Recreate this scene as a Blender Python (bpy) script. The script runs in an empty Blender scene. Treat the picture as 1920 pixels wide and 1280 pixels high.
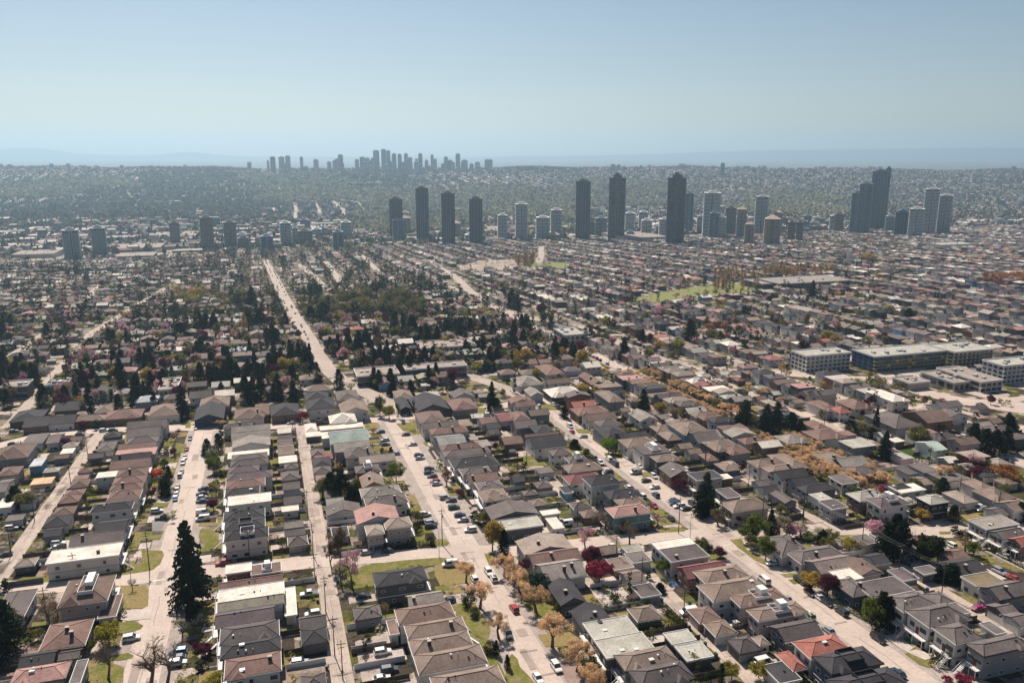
import bpy, math, random
import numpy as np
R = math.radians
TH = 0.29657; P = 0.226701; S = 0.047; CAM_H = 120.0
ct, st = math.cos(TH), math.sin(TH)
sc = bpy.context.scene
# ---------------------------------------------------------------- camera, sky, sun, exposure
cam = bpy.data.objects.new("camera", bpy.data.cameras.new("camera"))
sc.collection.objects.link(cam); sc.camera = cam
cam.location = (0, 0, CAM_H)
cam.rotation_euler = (R(90) - P, 0, -TH)
cam.data.sensor_width = 36.0
cam.data.lens = 36.0 * 1500 / 1920
cam.data.clip_start = 1.0; cam.data.clip_end = 200000
SUN_EL, SUN_AZ = R(48), R(-7)          # azimuth measured from +Y towards +X
w = bpy.data.worlds.new("World"); sc.world = w; w.use_nodes = True
nt = w.node_tree; nt.nodes.clear()
wo = nt.nodes.new("ShaderNodeOutputWorld"); bg = nt.nodes.new("ShaderNodeBackground")
sky = nt.nodes.new("ShaderNodeTexSky"); sky.sky_type = 'NISHITA'; sky.sun_disc = False
sky.sun_elevation = SUN_EL; sky.sun_rotation = SUN_AZ
sky.altitude = 150; sky.air_density = 1.0; sky.dust_density = 0.6; sky.ozone_density = 0.9
bg.inputs[1].default_value = 0.050
nt.links.new(sky.outputs[0], bg.inputs[0]); nt.links.new(bg.outputs[0], wo.inputs[0])
sun = bpy.data.objects.new("sun", bpy.data.lights.new("sun", 'SUN'))
sc.collection.objects.link(sun)
sun.data.energy = 5.0; sun.data.angle = R(0.53); sun.data.color = (1.0, 0.89, 0.77)
sun.rotation_euler = (R(90) - SUN_EL, 0, math.pi - SUN_AZ)   # shines from (sin az, cos az)
sc.view_settings.view_transform = 'Standard'; sc.view_settings.look = 'None'
sc.view_settings.exposure = 0.54; sc.view_settings.gamma = 1.0
sc.cycles.max_bounces = 5; sc.cycles.diffuse_bounces = 2; sc.cycles.glossy_bounces = 2
sc.cycles.transmission_bounces = 3; sc.cycles.volume_bounces = 0; sc.cycles.transparent_max_bounces = 4
sc.cycles.caustics_reflective = False; sc.cycles.caustics_refractive = False

HOUSES=[(-81.8,-73.5,235.8,252.5,3.5,'hip','g','w','C'),(-63.8,-50.9,233.4,248.8,6.5,'hip','b','pg','DV'),(-53.1,-48.3,229.3,241.6,3,'flat','b','pg','-'),(-64.3,-53.3,213.9,227.1,4,'hip','rb','b','CC'),(-67.2,-59,206.3,212.9,4,'gu','d','g','V'),(-58.6,-53.5,208,212.3,3.5,'gu','g','g','-'),(-66.9,-54.5,197.6,205,4.5,'hip','pk','g','KV'),(-53.2,-50.7,195.1,205,4,'flat','g','g','-'),(-16.8,-3.5,182.2,190.4,6,'hip','rb','w','KKC'),(-18.2,-3.4,191.8,198.1,5.8,'hip','d','g','VVK'),(-18.7,-3.7,198.8,207,5.8,'hip','d2','g','V'),(-20.3,-4.8,208.4,215.7,5.6,'gu','dp','g','V'),(-20.2,-2,217.1,222.4,5.6,'gu','sg','w','V'),(-20.2,-1.9,222.1,229.7,5.7,'flat','cr','w','KV'),(-2,1.2,213.7,229.6,3.2,'flat','cr','w','-'),(-20.6,-2,230.7,235.6,5.4,'gu','rb','br','V'),(-18.8,-11.3,238.8,244.3,6.6,'flat','cr','br','-'),(-11.3,-2.5,236.3,242.3,6.2,'flat','b','br','D'),(24.1,39.7,216.1,225.1,6.4,'hip','d','gd','V'),(32.2,42.6,206.4,212.3,4,'gu','lg','w','C'),(27.3,42.9,193.5,201.8,6,'hip','bt','w','V'),(28.5,44.3,186,192.7,6,'hip','tt','w','CV'),(28.3,44,178,184.9,6,'hip','tt','w','CV'),(28.3,45.5,169.4,177.6,6,'hip','tt','w','VV'),(30.5,47.3,160.1,167.3,6,'hip','tt','w','V'),(24.9,27.4,194.4,201.4,3,'flat','bt','w','-'),(74,87.5,207.1,218.2,4.5,'gu','lg','w','CC'),(73.5,90.2,217.5,226.2,4.5,'gu','rb','w','C'),(73.4,90.8,226.2,236.9,4.4,'gv','lt','lv','C'),(73.5,81.6,192.9,204.9,4,'gv','d','gd','C'),(74.6,84.2,177.6,188.7,4,'gv','d','g','CV'),(74.7,87.4,170.7,179.1,5.5,'flat','lf','gd','K'),(74.1,87.4,161.7,169.6,6,'flat','lf','gd','KK'),(76.1,90.6,155.3,162.1,6,'hip','t2','g','KV'),(76.7,90.9,147.6,154.9,6,'hip','d2','g','VVA'),(114.5,127.9,203.9,212.5,6,'flat','d2','w','C'),(114.6,128.2,211.9,218.2,6,'flat','cr','w','-'),(114.7,129.3,193.8,201.6,5,'gu','rr','br','-'),(117.4,132.5,187.4,195.8,6,'hip','tt','w','C'),(114,132.9,178,187.7,6,'hip','tt','w','K'),(119.5,134.8,173.1,179.5,6,'hip','bt','pg','D'),(119.9,135.6,165,170.9,6,'hip','tt','pg','D'),(121.5,133.5,155.5,163.2,5,'gu','d2','gd','-'),(121.8,134.2,145.7,153.3,6,'hip','ter','w','K'),(117.2,121.3,146.1,153.7,3.4,'hip','ter','br','A'),(121.4,136.3,137.6,145,7,'hip','d','nv','D'),(118,135.7,128.8,135.9,7,'hip','d','nv','D'),(152.1,163.5,200,213.3,4,'hip','g','w','C'),(154.6,171.9,193.4,202,4,'hip','g','w','C'),(156,170.2,185.6,194.5,4,'gu','gt','g','V'),(158.8,166.3,179.5,185.9,4,'flat','cr','w','K'),(166.1,174.7,180.7,189.2,4,'gv','b','w','V'),(155.3,162.7,170.7,180.7,4,'hip','g','nv','C'),(159.7,174.3,167.8,176.2,4.5,'flat','d2','br','V'),(158.7,170.4,155.5,163,7,'hip','g','w','V'),(159.2,173.1,147.1,155.5,7,'hip','g','w','VV'),(159.3,168.3,138.7,146.4,7,'hip','g','w','VV'),(161.3,177,132.2,137.8,7,'hip','g','g','V'),(194,204,162.6,170.5,4,'flat','ms','w','-'),(196.1,205.4,171,180.4,4,'gu','d','bl','C'),(200.7,208.7,180.7,187.1,3.6,'gu','rb','b','-'),(226.9,241.1,191.9,199.5,6,'flat','lg','g','KV'),(226.6,237.4,184.8,191.8,5,'gu','g','w','V'),(228.4,236.3,179.9,185.5,5,'gu','ter','br','-'),(201.5,207.6,193.7,198.8,4,'hip','rb','b','C'),(191.8,204.1,155,162.8,5,'gu','g','g','C'),(-74.3,-53,265.8,275.2,6,'flat','cr','w','KC'),(-71.2,-54.1,281.9,291.2,4.5,'gu','g','w','C'),(-64.5,-54.3,287.3,299.4,5,'gu','d','g','-'),(-68.9,-54.8,306.2,312.9,6.6,'hip','d','w','V'),(-65.6,-53.9,319.4,328.3,6,'hip','rb','w','VV'),(-66.6,-54.2,328.7,336.2,6,'hip','rb','w','C'),(-66.8,-54.2,336.5,345.4,6,'hip','rb','w','V'),(-67,-54.7,345.7,354.6,6,'hip','b','w','C'),(-75.5,-54.2,351.9,358.5,5,'flat','cr','w','-'),(-71.6,-55.2,360.4,370.2,5.5,'gu','rb','w','-'),(-71.9,-56.3,369.4,378.4,5.5,'gu','d','g','C'),(-72.7,-55.2,377.7,387.3,5.5,'flat','pk','w','C'),(-72.4,-55.9,386.4,395.5,5.5,'gu','rb','w','V'),(-70.4,-56.5,395.9,405.2,5.5,'hip','g','w','-'),(-71.6,-56.4,405.6,421.1,5.5,'gu','g','w','KK'),(-73.9,-55,421.2,434.5,5.5,'gu','g','w','K'),(-125.9,-111.6,395.8,414.3,4.5,'hip','b','g','-'),(-120.7,-111,419.5,435.7,4,'flat','g','w','V'),(-109.4,-103.5,417.8,432.8,4,'gu','g','w','-'),(-107.3,-102.2,380.1,390.3,4.5,'flat','lb','bl','-'),(-101.8,-93.5,358.1,365.5,3,'flat','tn','tn','-'),(-106.7,-101.3,330.6,340.2,4,'flat','cr','w','-'),(-117,-109,370.2,380.9,4.5,'hip','b','pg','-'),(-112.9,-107.9,348.6,363.1,4.5,'gu','g','w','-'),(-20.4,-6.1,263.5,271.4,6.8,'hip','d','w','VKD'),(-20.8,-7.2,272.6,280.4,6.6,'hip','d','g','D'),(-21.6,-7.3,283.8,291.8,6,'hip','d','g','VV'),(-20.7,-5,298.7,307.4,6,'flat','cr','w','V'),(-22.1,-9.2,308.4,316.4,6,'hip','d','w','K'),(-22.3,-7.2,317.2,326.2,6,'hip','rb','w','V'),(-22.4,-4,326.7,335.2,6,'hip','dp','w','-'),(-22,-9.4,335.1,343.5,6,'hip','dp','w','K'),(-21.6,-5.7,343.9,351.7,6,'hip','g','w','V'),(-21.4,-6.1,352.3,360.5,6,'hip','g','w','V'),(-23.2,-5.3,356.9,365.5,6,'flat','cr','w','-'),(-21.8,-4.6,372.4,383.2,6,'gv','lg','w','-'),(-22.5,-4.5,383.9,395.2,6,'gu','lg','w','K'),(-22.9,-4.4,395.4,406.2,6,'gu','lg','w','K'),(23.6,38.8,263.1,274.9,7,'gv','pk','w','C'),(26.1,32.1,254.4,262.6,6.2,'hip','lt','pg','-'),(32.8,42.1,256.6,264.9,6.6,'hip','lt','pg','B'),(29.1,44.9,282.4,291.1,5.5,'hip','g','w','VC'),(28.6,44,291.6,301,5.5,'hip','lg','w','VV'),(30,39.4,303.5,315.4,5,'gv','tt','br','C'),(29.5,39.6,319.9,328.5,5.6,'hip','g','br','D'),(27,40,342.2,354.8,5.5,'hip','g','w','C'),(23.1,39.5,351.1,363.6,5.8,'gu','lg','pk','V'),(22,40.3,363.4,378.3,6,'gu','mt','mt','-'),(19.2,41.6,377.4,386.7,5,'flat','cr','w','-'),(19.4,41.4,394.9,401.9,4,'flat','cr','w','-'),(24.9,38.8,402,416.1,5,'hip','cr','w','-'),(70.7,88.9,256.5,267.2,5,'gv','g','gd','-'),(72,82.6,272.6,283.6,5.5,'hip','tt','w','V'),(73.6,83.8,284,293.4,5.5,'hip','g','w','V'),(71.9,84.7,294.4,302.8,5.5,'gu','rb','w','C'),(71.3,83.9,302.5,311.3,5.5,'hip','g','w','C'),(69.8,89.7,311.8,323.7,5.5,'hip','d','w','KV'),(69.3,90.8,328,336.7,5.5,'hip','g','w','C'),(69.8,88.5,335.7,343.9,5.5,'hip','rb','w','C'),(70,83.3,342.6,359.1,5.5,'gu','gg','g','-'),(70.5,89.1,363.5,373,5.5,'hip','rb','w','C'),(68.2,86.9,373.8,383,5.5,'gu','g','w','C'),(68.8,82.7,382.8,404,5.5,'hip','b','w','KV'),(112.1,127.1,241.9,250.5,6,'hip','pk','tl','C'),(118.2,129.4,249.3,256.7,6,'hip','tt','g','V'),(117.7,131,257.8,266.2,6,'hip','d','g','V'),(114.1,126.9,268.3,278.2,8,'hip','d','w','VV'),(109.9,125.2,279.8,289.6,5,'hip','rr','w','-'),(114,129.7,292,301.5,5.2,'hip','tt','gd','K'),(118.3,127.3,302.1,309.3,6,'hip','g','w','D'),(110.6,126.9,327.5,341.9,5.5,'gu','d','w','-'),(111.3,128.4,339.5,348.5,5,'gu','b','g','-'),(119.3,129.3,350.3,362.8,5,'hip','d','nv','-'),(115.3,125.1,373.9,389.2,5,'hip','rb','g','-'),(113,125,363.1,373.9,4.5,'gu','g','g','-'),(115.6,124.5,315.3,323.2,5,'hip','g','w','K'),(154.3,169.7,232.1,241.2,6.2,'hip','tt','pg','B'),(159.8,165.9,245,253.4,6,'flat','d2','nv','-'),(151.8,162.8,274.3,285.4,5,'gv','g','b','KK'),(153.8,165.3,290.2,298.2,6,'hip','t2','gd','-'),(151.7,165.3,298.8,310.7,7,'flat','d2','w','D'),(150.4,165.8,312.3,324.6,6,'hip','tt','w','-'),(152.5,166.9,322.5,332.8,6,'gu','d','gd','-'),(147.1,160.2,330.2,346.9,6,'hip','d','g','-'),(153,165,349.5,359.6,5,'hip','g','w','-'),(151.3,167.7,361,371.6,5,'gu','b','w','-'),(150.4,168.6,372.5,386.5,5,'hip','rb','b','-'),(152.9,166.1,382.7,399,5,'gu','ter','br','C'),(190.9,204.9,261.2,270.6,6,'hip','tt','w','C'),(189.9,204.6,269.7,279.1,6,'hip','tt','w','C'),(190.9,204.3,254.1,264.5,5.5,'gu','d','w','-'),(192.4,203.5,247.5,256.7,5,'gu','d','g','-'),(192.4,206.6,241.5,248.6,5,'hip','d','g','-'),(193.3,198.9,233.9,242.7,4.5,'flat','lf','w','V'),(189.5,196.4,223.2,230.7,6,'flat','d2','g','VV'),(190.4,201.3,291.4,301.9,5,'hip','rb','g','-'),(186,200.4,296.3,309.8,5.5,'hip','tt','gd','V'),(185.5,198.1,310.5,323.8,5,'gu','g','g','-'),(224.8,234.9,230.4,238.6,5,'hip','d','nv','K'),(225.6,237.3,229,235.7,5.5,'flat','cr','w','-'),(225.1,234.2,214.3,221.7,6.5,'hip','lf','k','-'),(221.7,227.4,221.9,230.4,4,'flat','lf','w','-'),(246.5,251.9,247.7,255.7,4,'flat','d2','w','-'),(254.4,262.7,247.4,256.7,4,'flat','g','w','-'),(257.8,266.1,222.3,233.8,4.5,'hip','tt','w','-'),(254,265.5,213.3,224.3,4.5,'hip','tt','g','K'),(255.5,267.2,237.4,249,3.5,'flat','g','w','-'),(225.1,237.5,253.1,263.4,4,'hip','g','g','VV'),(212,219.6,245.1,253.7,5,'flat','g','w','-'),(251.9,259.8,203.2,212.1,4.5,'gu','tt','w','C'),(204.9,214.1,267.5,286,4.5,'hip','tt','g','-'),(223.4,235.7,296.1,308.1,5,'hip','lg','g','-'),(226.9,240.6,263.4,272.5,4.5,'gu','lg','nv','-'),(224.4,235.3,267,281.1,4.5,'hip','t2','b','C'),(247.3,260.4,281.5,292,5,'flat','lf','g','-'),(240.5,256.8,296.5,310.1,5,'hip','rb','w','-'),(250.2,258.7,310.2,323.6,5,'hip','rb','w','-'),(280.4,288.7,331.2,341.1,5,'hip','ter','w','-'),(277.3,287.4,337.9,355.4,5,'hip','rb','w','-'),(292.8,305.7,335.1,351.3,5,'hip','rb','w','-'),(284.7,295.3,252.7,261.3,5,'flat','lt','rr','-'),(278.3,285.7,266.5,278.9,5,'gu','mt','mt','-'),(306.7,323.2,299.9,318,6,'gu','b','br','-'),(288,304.8,300.3,323.1,5,'hip','g','g','V'),(320.9,332.5,338.7,360.9,6,'hip','cr','w','-'),(334.2,349.2,319.2,327.9,6,'gu','g','w','-'),(-43.5,-28.2,435.1,459.8,4.5,'gv','d','nv','-'),(-68.2,-51.5,451,471.4,4.6,'hip','tt','w','-'),(-42.7,-26.5,461.1,479.9,4.5,'hip','tt','g','K'),(-22.9,-7.3,429.6,448.6,4.5,'hip','b','w','C'),(-138.5,-123.3,467.4,487.1,4,'hip','d','b','-'),(-128.7,-116.3,453.4,472.1,4,'gu','d','b','-'),(-117.2,-103.9,454.5,468.8,4,'gu','d','w','-'),(-105.1,-89.6,455.5,464.5,4,'hip','tt','b','-'),(-90.5,-71.5,454.8,470.7,4,'hip','rb','b','-'),(-120.5,-107.1,483.5,501.1,4,'gu','d','b','-'),(-98,-88.6,471,486,4,'hip','t2','g','-'),(-4.2,11,429.8,450.2,4.5,'hip','d','b','-'),(15.3,30.2,428.9,447,6.5,'hip','d','w','V'),(14.9,28.3,450.4,466,6,'hip','d','w','V'),(32.4,45.2,447,466.8,5.5,'hip','g','w','-'),(32.1,47.1,418.6,436.8,5.5,'gv','tt','w','-'),(-12.5,-4.9,434.2,455.6,4.5,'hip','b','br','-'),(64.2,70.9,422,443,4,'gv','d','k','-'),(77.4,90.8,439.1,450.1,5,'flat','lf','gd','-'),(71.8,91.1,414.3,440.3,4,'gv','d','gd','-'),(91.3,105.6,408.3,428.6,4.5,'hip','rb','g','-'),(97.1,109.3,431.9,443.6,5,'gv','g','w','-'),(98.7,107.2,376.5,387.5,4.5,'gu','rb','w','-'),(109.1,116.4,378.4,391.9,4.5,'gu','rr','w','-'),(65.6,76,442.1,459.9,4.5,'hip','tt','w','-'),(151.5,171.8,416.8,433.8,4.4,'hip','cr','gd','-'),(141.4,157.8,448.9,468,4.5,'hip','lg','w','-'),(140.6,148.8,423,436.7,4.5,'gv','lg','lb','-'),(167.9,180.8,472.3,498.4,4.5,'hip','rb','w','-'),(184.7,193.5,436.7,459.9,4.5,'gv','b','br','CC'),(185.2,200.9,427.4,437.6,4.5,'flat','t2','g','-'),(176.3,186,391.6,414.2,5.5,'hip','t2','g','-'),(176.1,186.6,352.7,367.4,5,'gv','lg','w','-'),(177.3,186.1,335.9,345.6,4,'hip','tt','gd','-'),(184.2,199.3,322,339.9,6,'hip','tt','bl','K'),(186.4,201.3,314.5,326.9,5,'gu','lg','g','-'),(185.9,198.4,333.1,345.5,6,'hip','tt','w','-')]
GARAGES=[(1.8,8.7,196.6,204.1,3,'hip','d','gd','-'),(1.7,9,204.5,211,3,'gu','g','g','-'),(16.7,24.2,205,211.8,3,'hip','g','g','V'),(91.4,99,179.5,186.7,3,'hip','t2','g','-'),(94.6,101.6,165.9,171,3.4,'flat','lf','gd','-'),(94.5,102,157.9,164.6,3.4,'flat','lf','gd','V'),(107.2,114.1,173.6,180.8,3,'hip','bt','br','-'),(107.7,114.3,166.2,173,3,'hip','tt','w','-'),(109.3,116,157.1,163.7,3,'hip','d2','g','-'),(111.3,117.4,143.1,150.5,3,'flat','d','w','V'),(116.6,119.7,159.1,163.1,2.8,'hip','lt','w','-'),(105.5,112.1,212.3,219.1,3,'flat','g','w','-'),(106.9,113,219.7,224.2,3,'flat','lg','w','-'),(176.3,182.5,160.3,167.1,3,'hip','g','w','-'),(177.8,181.5,154.8,160.1,3,'flat','g','w','-'),(178.5,182.1,143.8,149.1,3,'flat','g','w','-'),(188.4,194.1,149.8,156.6,3,'gu','g','gd','-'),(188.1,193.3,144.6,151.2,3,'gu','g','w','-'),(183.3,189.7,199.5,205.9,3.4,'flat','g','w','-'),(186.7,192.8,176.9,181.2,3,'flat','g','gd','-'),(-84.9,-76.1,305.2,314.9,3.4,'hip','d','w','-'),(-82.6,-76.9,296.8,303.8,3,'gu','d','g','-'),(-84.5,-76.9,317.3,325.4,3,'hip','b','b','-'),(-85.3,-77.7,330.4,338.3,3,'hip','rb','b','-'),(-85.1,-77.6,338.4,345.2,3,'hip','rb','b','-'),(-85,-77.9,348,356.8,3,'hip','b','g','-'),(-83.8,-76.3,398.7,412.7,3,'hip','g','w','-'),(-84.5,-76.9,421,429.4,3,'hip','d','gd','-'),(0.1,6.7,261.7,268.5,3,'hip','g','pg','V'),(-0.9,6.3,269.7,275.3,3,'gu','g','w','-'),(-0.8,6,276.7,282.3,3,'gu','lg','g','-'),(-1.2,4.8,293.7,298.5,2.8,'flat','cr','w','-'),(-0.5,6.5,300.8,308.2,3,'gu','g','g','-'),(-0.5,6.5,316.8,324.9,3,'gu','g','w','-'),(-1,6.6,328.4,338.4,3,'hip','g','b','-'),(-1.5,6.6,352.4,361.1,3,'flat','cr','w','-'),(-1.6,5.9,364.5,377.5,3,'gu','tt','w','-'),(-1.7,5.6,375,386.4,3,'gu','g','w','-'),(-1.5,5.7,386.4,395.2,3,'gu','dp','w','-'),(-1.3,5.5,399.9,409,3,'gu','cr','pg','-'),(12.2,18.3,397.5,411.1,3,'hip','cr','w','-'),(12.1,20.2,388.9,396.1,3,'flat','cr','gd','-'),(12.9,19.2,356.2,366,3,'hip','g','w','-'),(14.1,22.4,351.1,358.4,3,'flat','rr','w','-'),(12.7,21,341.1,352.9,3,'hip','d','w','-'),(12.5,20.3,332.1,340.3,3,'hip','g','w','-'),(13.2,18.9,320.9,329.7,3,'hip','tt','w','-'),(14.5,27.5,283.5,292.4,3,'gv','g','w','V'),(88.9,95.7,345.7,354.5,3,'flat','lg','g','-'),(88.1,92.1,357,365.8,3,'flat','lg','w','-'),(86.5,95,381.5,391.9,3,'flat','tt','g','-'),(100.5,107.9,371.5,381.7,3,'gu','d','g','-'),(101.4,111.1,343.9,355,3.2,'gu','rb','b','-'),(104.1,111.1,301.1,307.8,3,'flat','g','w','-'),(90.8,96.2,294.7,301.3,3,'gu','d','g','-'),(90.4,96.3,278.9,284.2,3,'hip','g','g','-'),(89.9,96,267.6,273.9,3,'hip','t2','g','-'),(90.9,97.7,258.2,262.2,3,'flat','cr','w','-'),(90.6,94.6,245.7,254.8,3,'flat','cr','w','-'),(106.2,110,276.5,283.1,3,'flat','d','bl','-'),(103.9,110.8,260,265.6,3,'hip','g','w','-'),(104.3,110.9,251,257.4,3,'hip','t2','b','-'),(182.6,188.2,258.5,264,3,'gu','g','w','-'),(181.1,187.6,249.7,257.9,3,'gu','d','w','-'),(181.8,187.3,239.8,249.7,3,'gv','g','g','-'),(183.8,189.5,281.3,288.6,3,'hip','lt','nv','-'),(179.5,185.4,291.8,301.5,3,'hip','rb','g','-'),(179.6,187.4,278.1,288,3,'hip','tt','nv','-'),(169.7,178.5,270.1,275.1,3,'flat','cr','b','-'),(177.1,185.7,324.4,337.1,3,'hip','tt','gd','-'),(244.4,251.6,217.6,228.6,3.2,'hip','lt','w','-'),(245.5,250.4,238,246.4,3,'gu','t2','g','-'),(246.6,251.5,204.4,211.4,3,'gu','g','w','-'),(292,300.7,245.4,254,3,'hip','lg','g','-')]
BLOCKS=[(337.4,372.3,435.2,451.2,11,4,'white'),(380.6,439.1,422,443.5,10,4,'blue'),(440.5,473.9,415.6,439.2,10,4,'yellow'),(429.7,460.7,367.7,383.4,11,4,'white'),(388.8,408.1,364,390.1,4.5,1,'low'),(399.8,416,355.6,389.2,6,2,'low'),(364.7,379.6,373.6,387.5,4,1,'low'),(49.6,76.5,500.4,521.3,6,2,'dark'),(81.6,122.5,504.6,517.7,7,2,'dark'),(-162.4,-147.9,542.5,557.4,7,2,'dark'),(-137.3,-125.1,539.5,553.2,7,2,'blue2'),(-67.9,-57.5,501.7,528.3,7,2,'low'),(105.9,148.7,580,603.3,6,2,'low'),(591.5,692,822.9,871.5,8,1,'school'),(577.5,605.4,838.8,878.7,7,1,'school'),(222.9,239.7,583.8,611,8,2,'white'),(1287.2,1367.8,1276.9,1315.8,8,2,'white'),(-515.1,-435.3,1907,1993.7,9,1,'low'),(-294.1,-183.7,2316.5,2461.8,9,1,'low'),(-337.8,-239.5,2026.8,2134.1,9,1,'low'),(-288,-219.9,1737.4,1805.6,9,1,'low'),(-145.8,-86.7,2144.1,2229.9,9,1,'low'),(-774,-659.4,2989.4,3139.4,9,1,'low'),(522.8,676.1,2230,2380,9,1,'low'),(468,668,4524,4674,9,1,'low'),(842.8,959,1802.4,1952.4,10,1,'low')]
CARS=[(-43.1,219.5,'suv','white','u'),(-30,207.9,'suv','blue','u'),(-29.8,205,'sedan','navy','u'),(-29.5,202.4,'suv','silver','u'),(1,192.6,'suv','silver','u'),(5.6,217,'suv','silver','u'),(5.3,229.6,'pickup','white','u'),(22.3,190.8,'suv','white','u'),(22.8,182.1,'suv','grey','u'),(20.4,179,'sedan','white','u'),(21,222.9,'sedan','black','u'),(44.9,212.4,'sedan','navy','u'),(55.7,223.1,'suv','white','v'),(61.2,225.9,'suv','white','v'),(61.6,221.4,'suv','white','v'),(56.6,188.7,'suv','grey','v'),(63.8,169.9,'suv','white','v'),(57.8,166.8,'sedan','white','v'),(62.2,201.4,'suv','red','v'),(141.1,193.2,'van','white','v'),(140.8,180.7,'sedan','silver','v'),(149.7,182.4,'sedan','grey','v'),(150.5,179.5,'sedan','white','v'),(150.6,175.7,'sedan','black','v'),(151,169.9,'suv','black','v'),(140.7,171.1,'suv','white','v'),(141,162.9,'sedan','silver','v'),(118.2,173.6,'sedan','white','u'),(109.4,183.6,'van','white','u'),(115.2,155.3,'van','white','u'),(150.9,155.2,'suv','black','v'),(189.6,159.5,'sedan','magenta','u'),(214.6,174.9,'suv','silver','v'),(214.9,170.4,'sedan','red','v'),(144.3,140.8,'sedan','navy','v'),(-47.9,316.6,'suv','white','u'),(-44.9,308.5,'pickup','black','u'),(-81.4,278.4,'sedan','silver','u'),(-77.7,295.7,'suv','white','u'),(-77,291.8,'sedan','white','u'),(-97.7,316.5,'suv','white','u'),(-83.1,388.1,'sedan','black','u'),(-93.1,291.6,'sedan','black','u'),(-42.4,328.4,'sedan','blue','v'),(-42.6,332.8,'sedan','white','v'),(-42.7,337.3,'suv','white','v'),(-42.8,342.9,'sedan','silver','v'),(-43.2,357.1,'suv','white','v'),(-43,363.1,'sedan','white','v'),(-43.6,375.3,'suv','white','v'),(-43.5,383.7,'sedan','white','v'),(-32.2,336.5,'sedan','navy','u'),(-32.5,330.7,'sedan','black','u'),(-31.9,326.4,'sedan','silver','u'),(-31.9,321.8,'sedan','navy','u'),(-30.5,308.8,'van','white','u'),(-30.2,302.4,'van','white','u'),(-20.7,260.4,'pickup','red','u'),(-43.8,414.7,'sedan','green','v'),(-43.9,396.9,'sedan','red','v'),(-34.3,384.6,'sedan','navy','u'),(-88.6,445.4,'suv','white','u'),(-99.4,442.2,'sedan','black','u'),(-125.8,456.1,'sedan','black','u'),(-128.4,435.2,'sedan','navy','u'),(-134.8,461.1,'sedan','silver','u'),(-83.9,443.7,'suv','black','u'),(-22.6,431.8,'sedan','black','u'),(61.1,345.3,'sedan','silver','u'),(62.3,330.2,'sedan','black','u'),(61.2,325,'sedan','black','u'),(61.7,320,'sedan','grey','u'),(61.6,313.5,'sedan','red','u'),(61.7,310.1,'sedan','silver','u'),(61.6,293.7,'suv','silver','u'),(63.3,290.1,'sedan','grey','u'),(62.7,282.6,'suv','green','u'),(63.2,274.6,'sedan','navy','u'),(63.2,269.5,'sedan','silver','u'),(63.6,259.8,'suv','white','u'),(50.7,279.3,'suv','white','u'),(51.4,270.9,'suv','silver','u'),(50.6,267.8,'suv','black','u'),(25.5,253.1,'sedan','silver','u'),(32.5,252.2,'sedan','navy','u'),(49.6,393.8,'sedan','navy','u'),(49.8,379.3,'sedan','white','u'),(49,371.8,'sedan','navy','u'),(61.2,384.8,'sedan','black','u'),(61.5,367.2,'sedan','silver','u'),(61.4,350.4,'sedan','navy','u'),(6.1,426.1,'sedan','silver','u'),(21.3,423.2,'suv','black','u'),(109.1,406,'suv','white','u'),(51.3,356,'sedan','silver','u'),(50.6,235.4,'van','white','u'),(98.4,253.8,'van','white','u'),(106.4,300.3,'sedan','white','u'),(135.1,299.3,'suv','black','u'),(146.3,295.4,'van','silver','u'),(146.2,285,'sedan','black','u'),(146.1,277,'sedan','white','u'),(135.5,280,'suv','white','v'),(136.9,269.7,'suv','white','v'),(136.4,274,'sedan','grey','v'),(136.7,259,'sedan','red','v'),(137,246.1,'sedan','grey','v'),(146.1,261.5,'sedan','navy','u'),(145.4,258.6,'suv','navy','u'),(145.6,255.5,'suv','white','u'),(105.9,229.1,'van','white','v'),(109,225.5,'sedan','navy','u'),(136.7,318,'pickup','black','v'),(137.1,312.2,'suv','white','v'),(144.7,370.1,'van','white','v'),(144.7,351.6,'sedan','silver','u'),(135.5,363.3,'sedan','black','v'),(150.8,202.6,'sedan','white','u'),(147.1,252.6,'sedan','black','u'),(219.9,254.7,'sedan','red','v'),(220,221.3,'suv','white','v'),(215.5,195.1,'suv','white','v'),(212.6,232.2,'suv','white','v'),(251.2,217.9,'suv','white','u'),(251.3,216,'suv','silver','u'),(224.2,193.6,'suv','white','u'),(376.5,333.9,'sedan','navy','v'),(364.3,347.8,'sedan','red','v'),(349.9,410.4,'sedan','grey','u'),(349.3,415.9,'suv','silver','u'),(386.3,402.1,'sedan','grey','u'),(401.5,401.4,'sedan','black','u'),(301.8,312.1,'suv','silver','u')]
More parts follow.
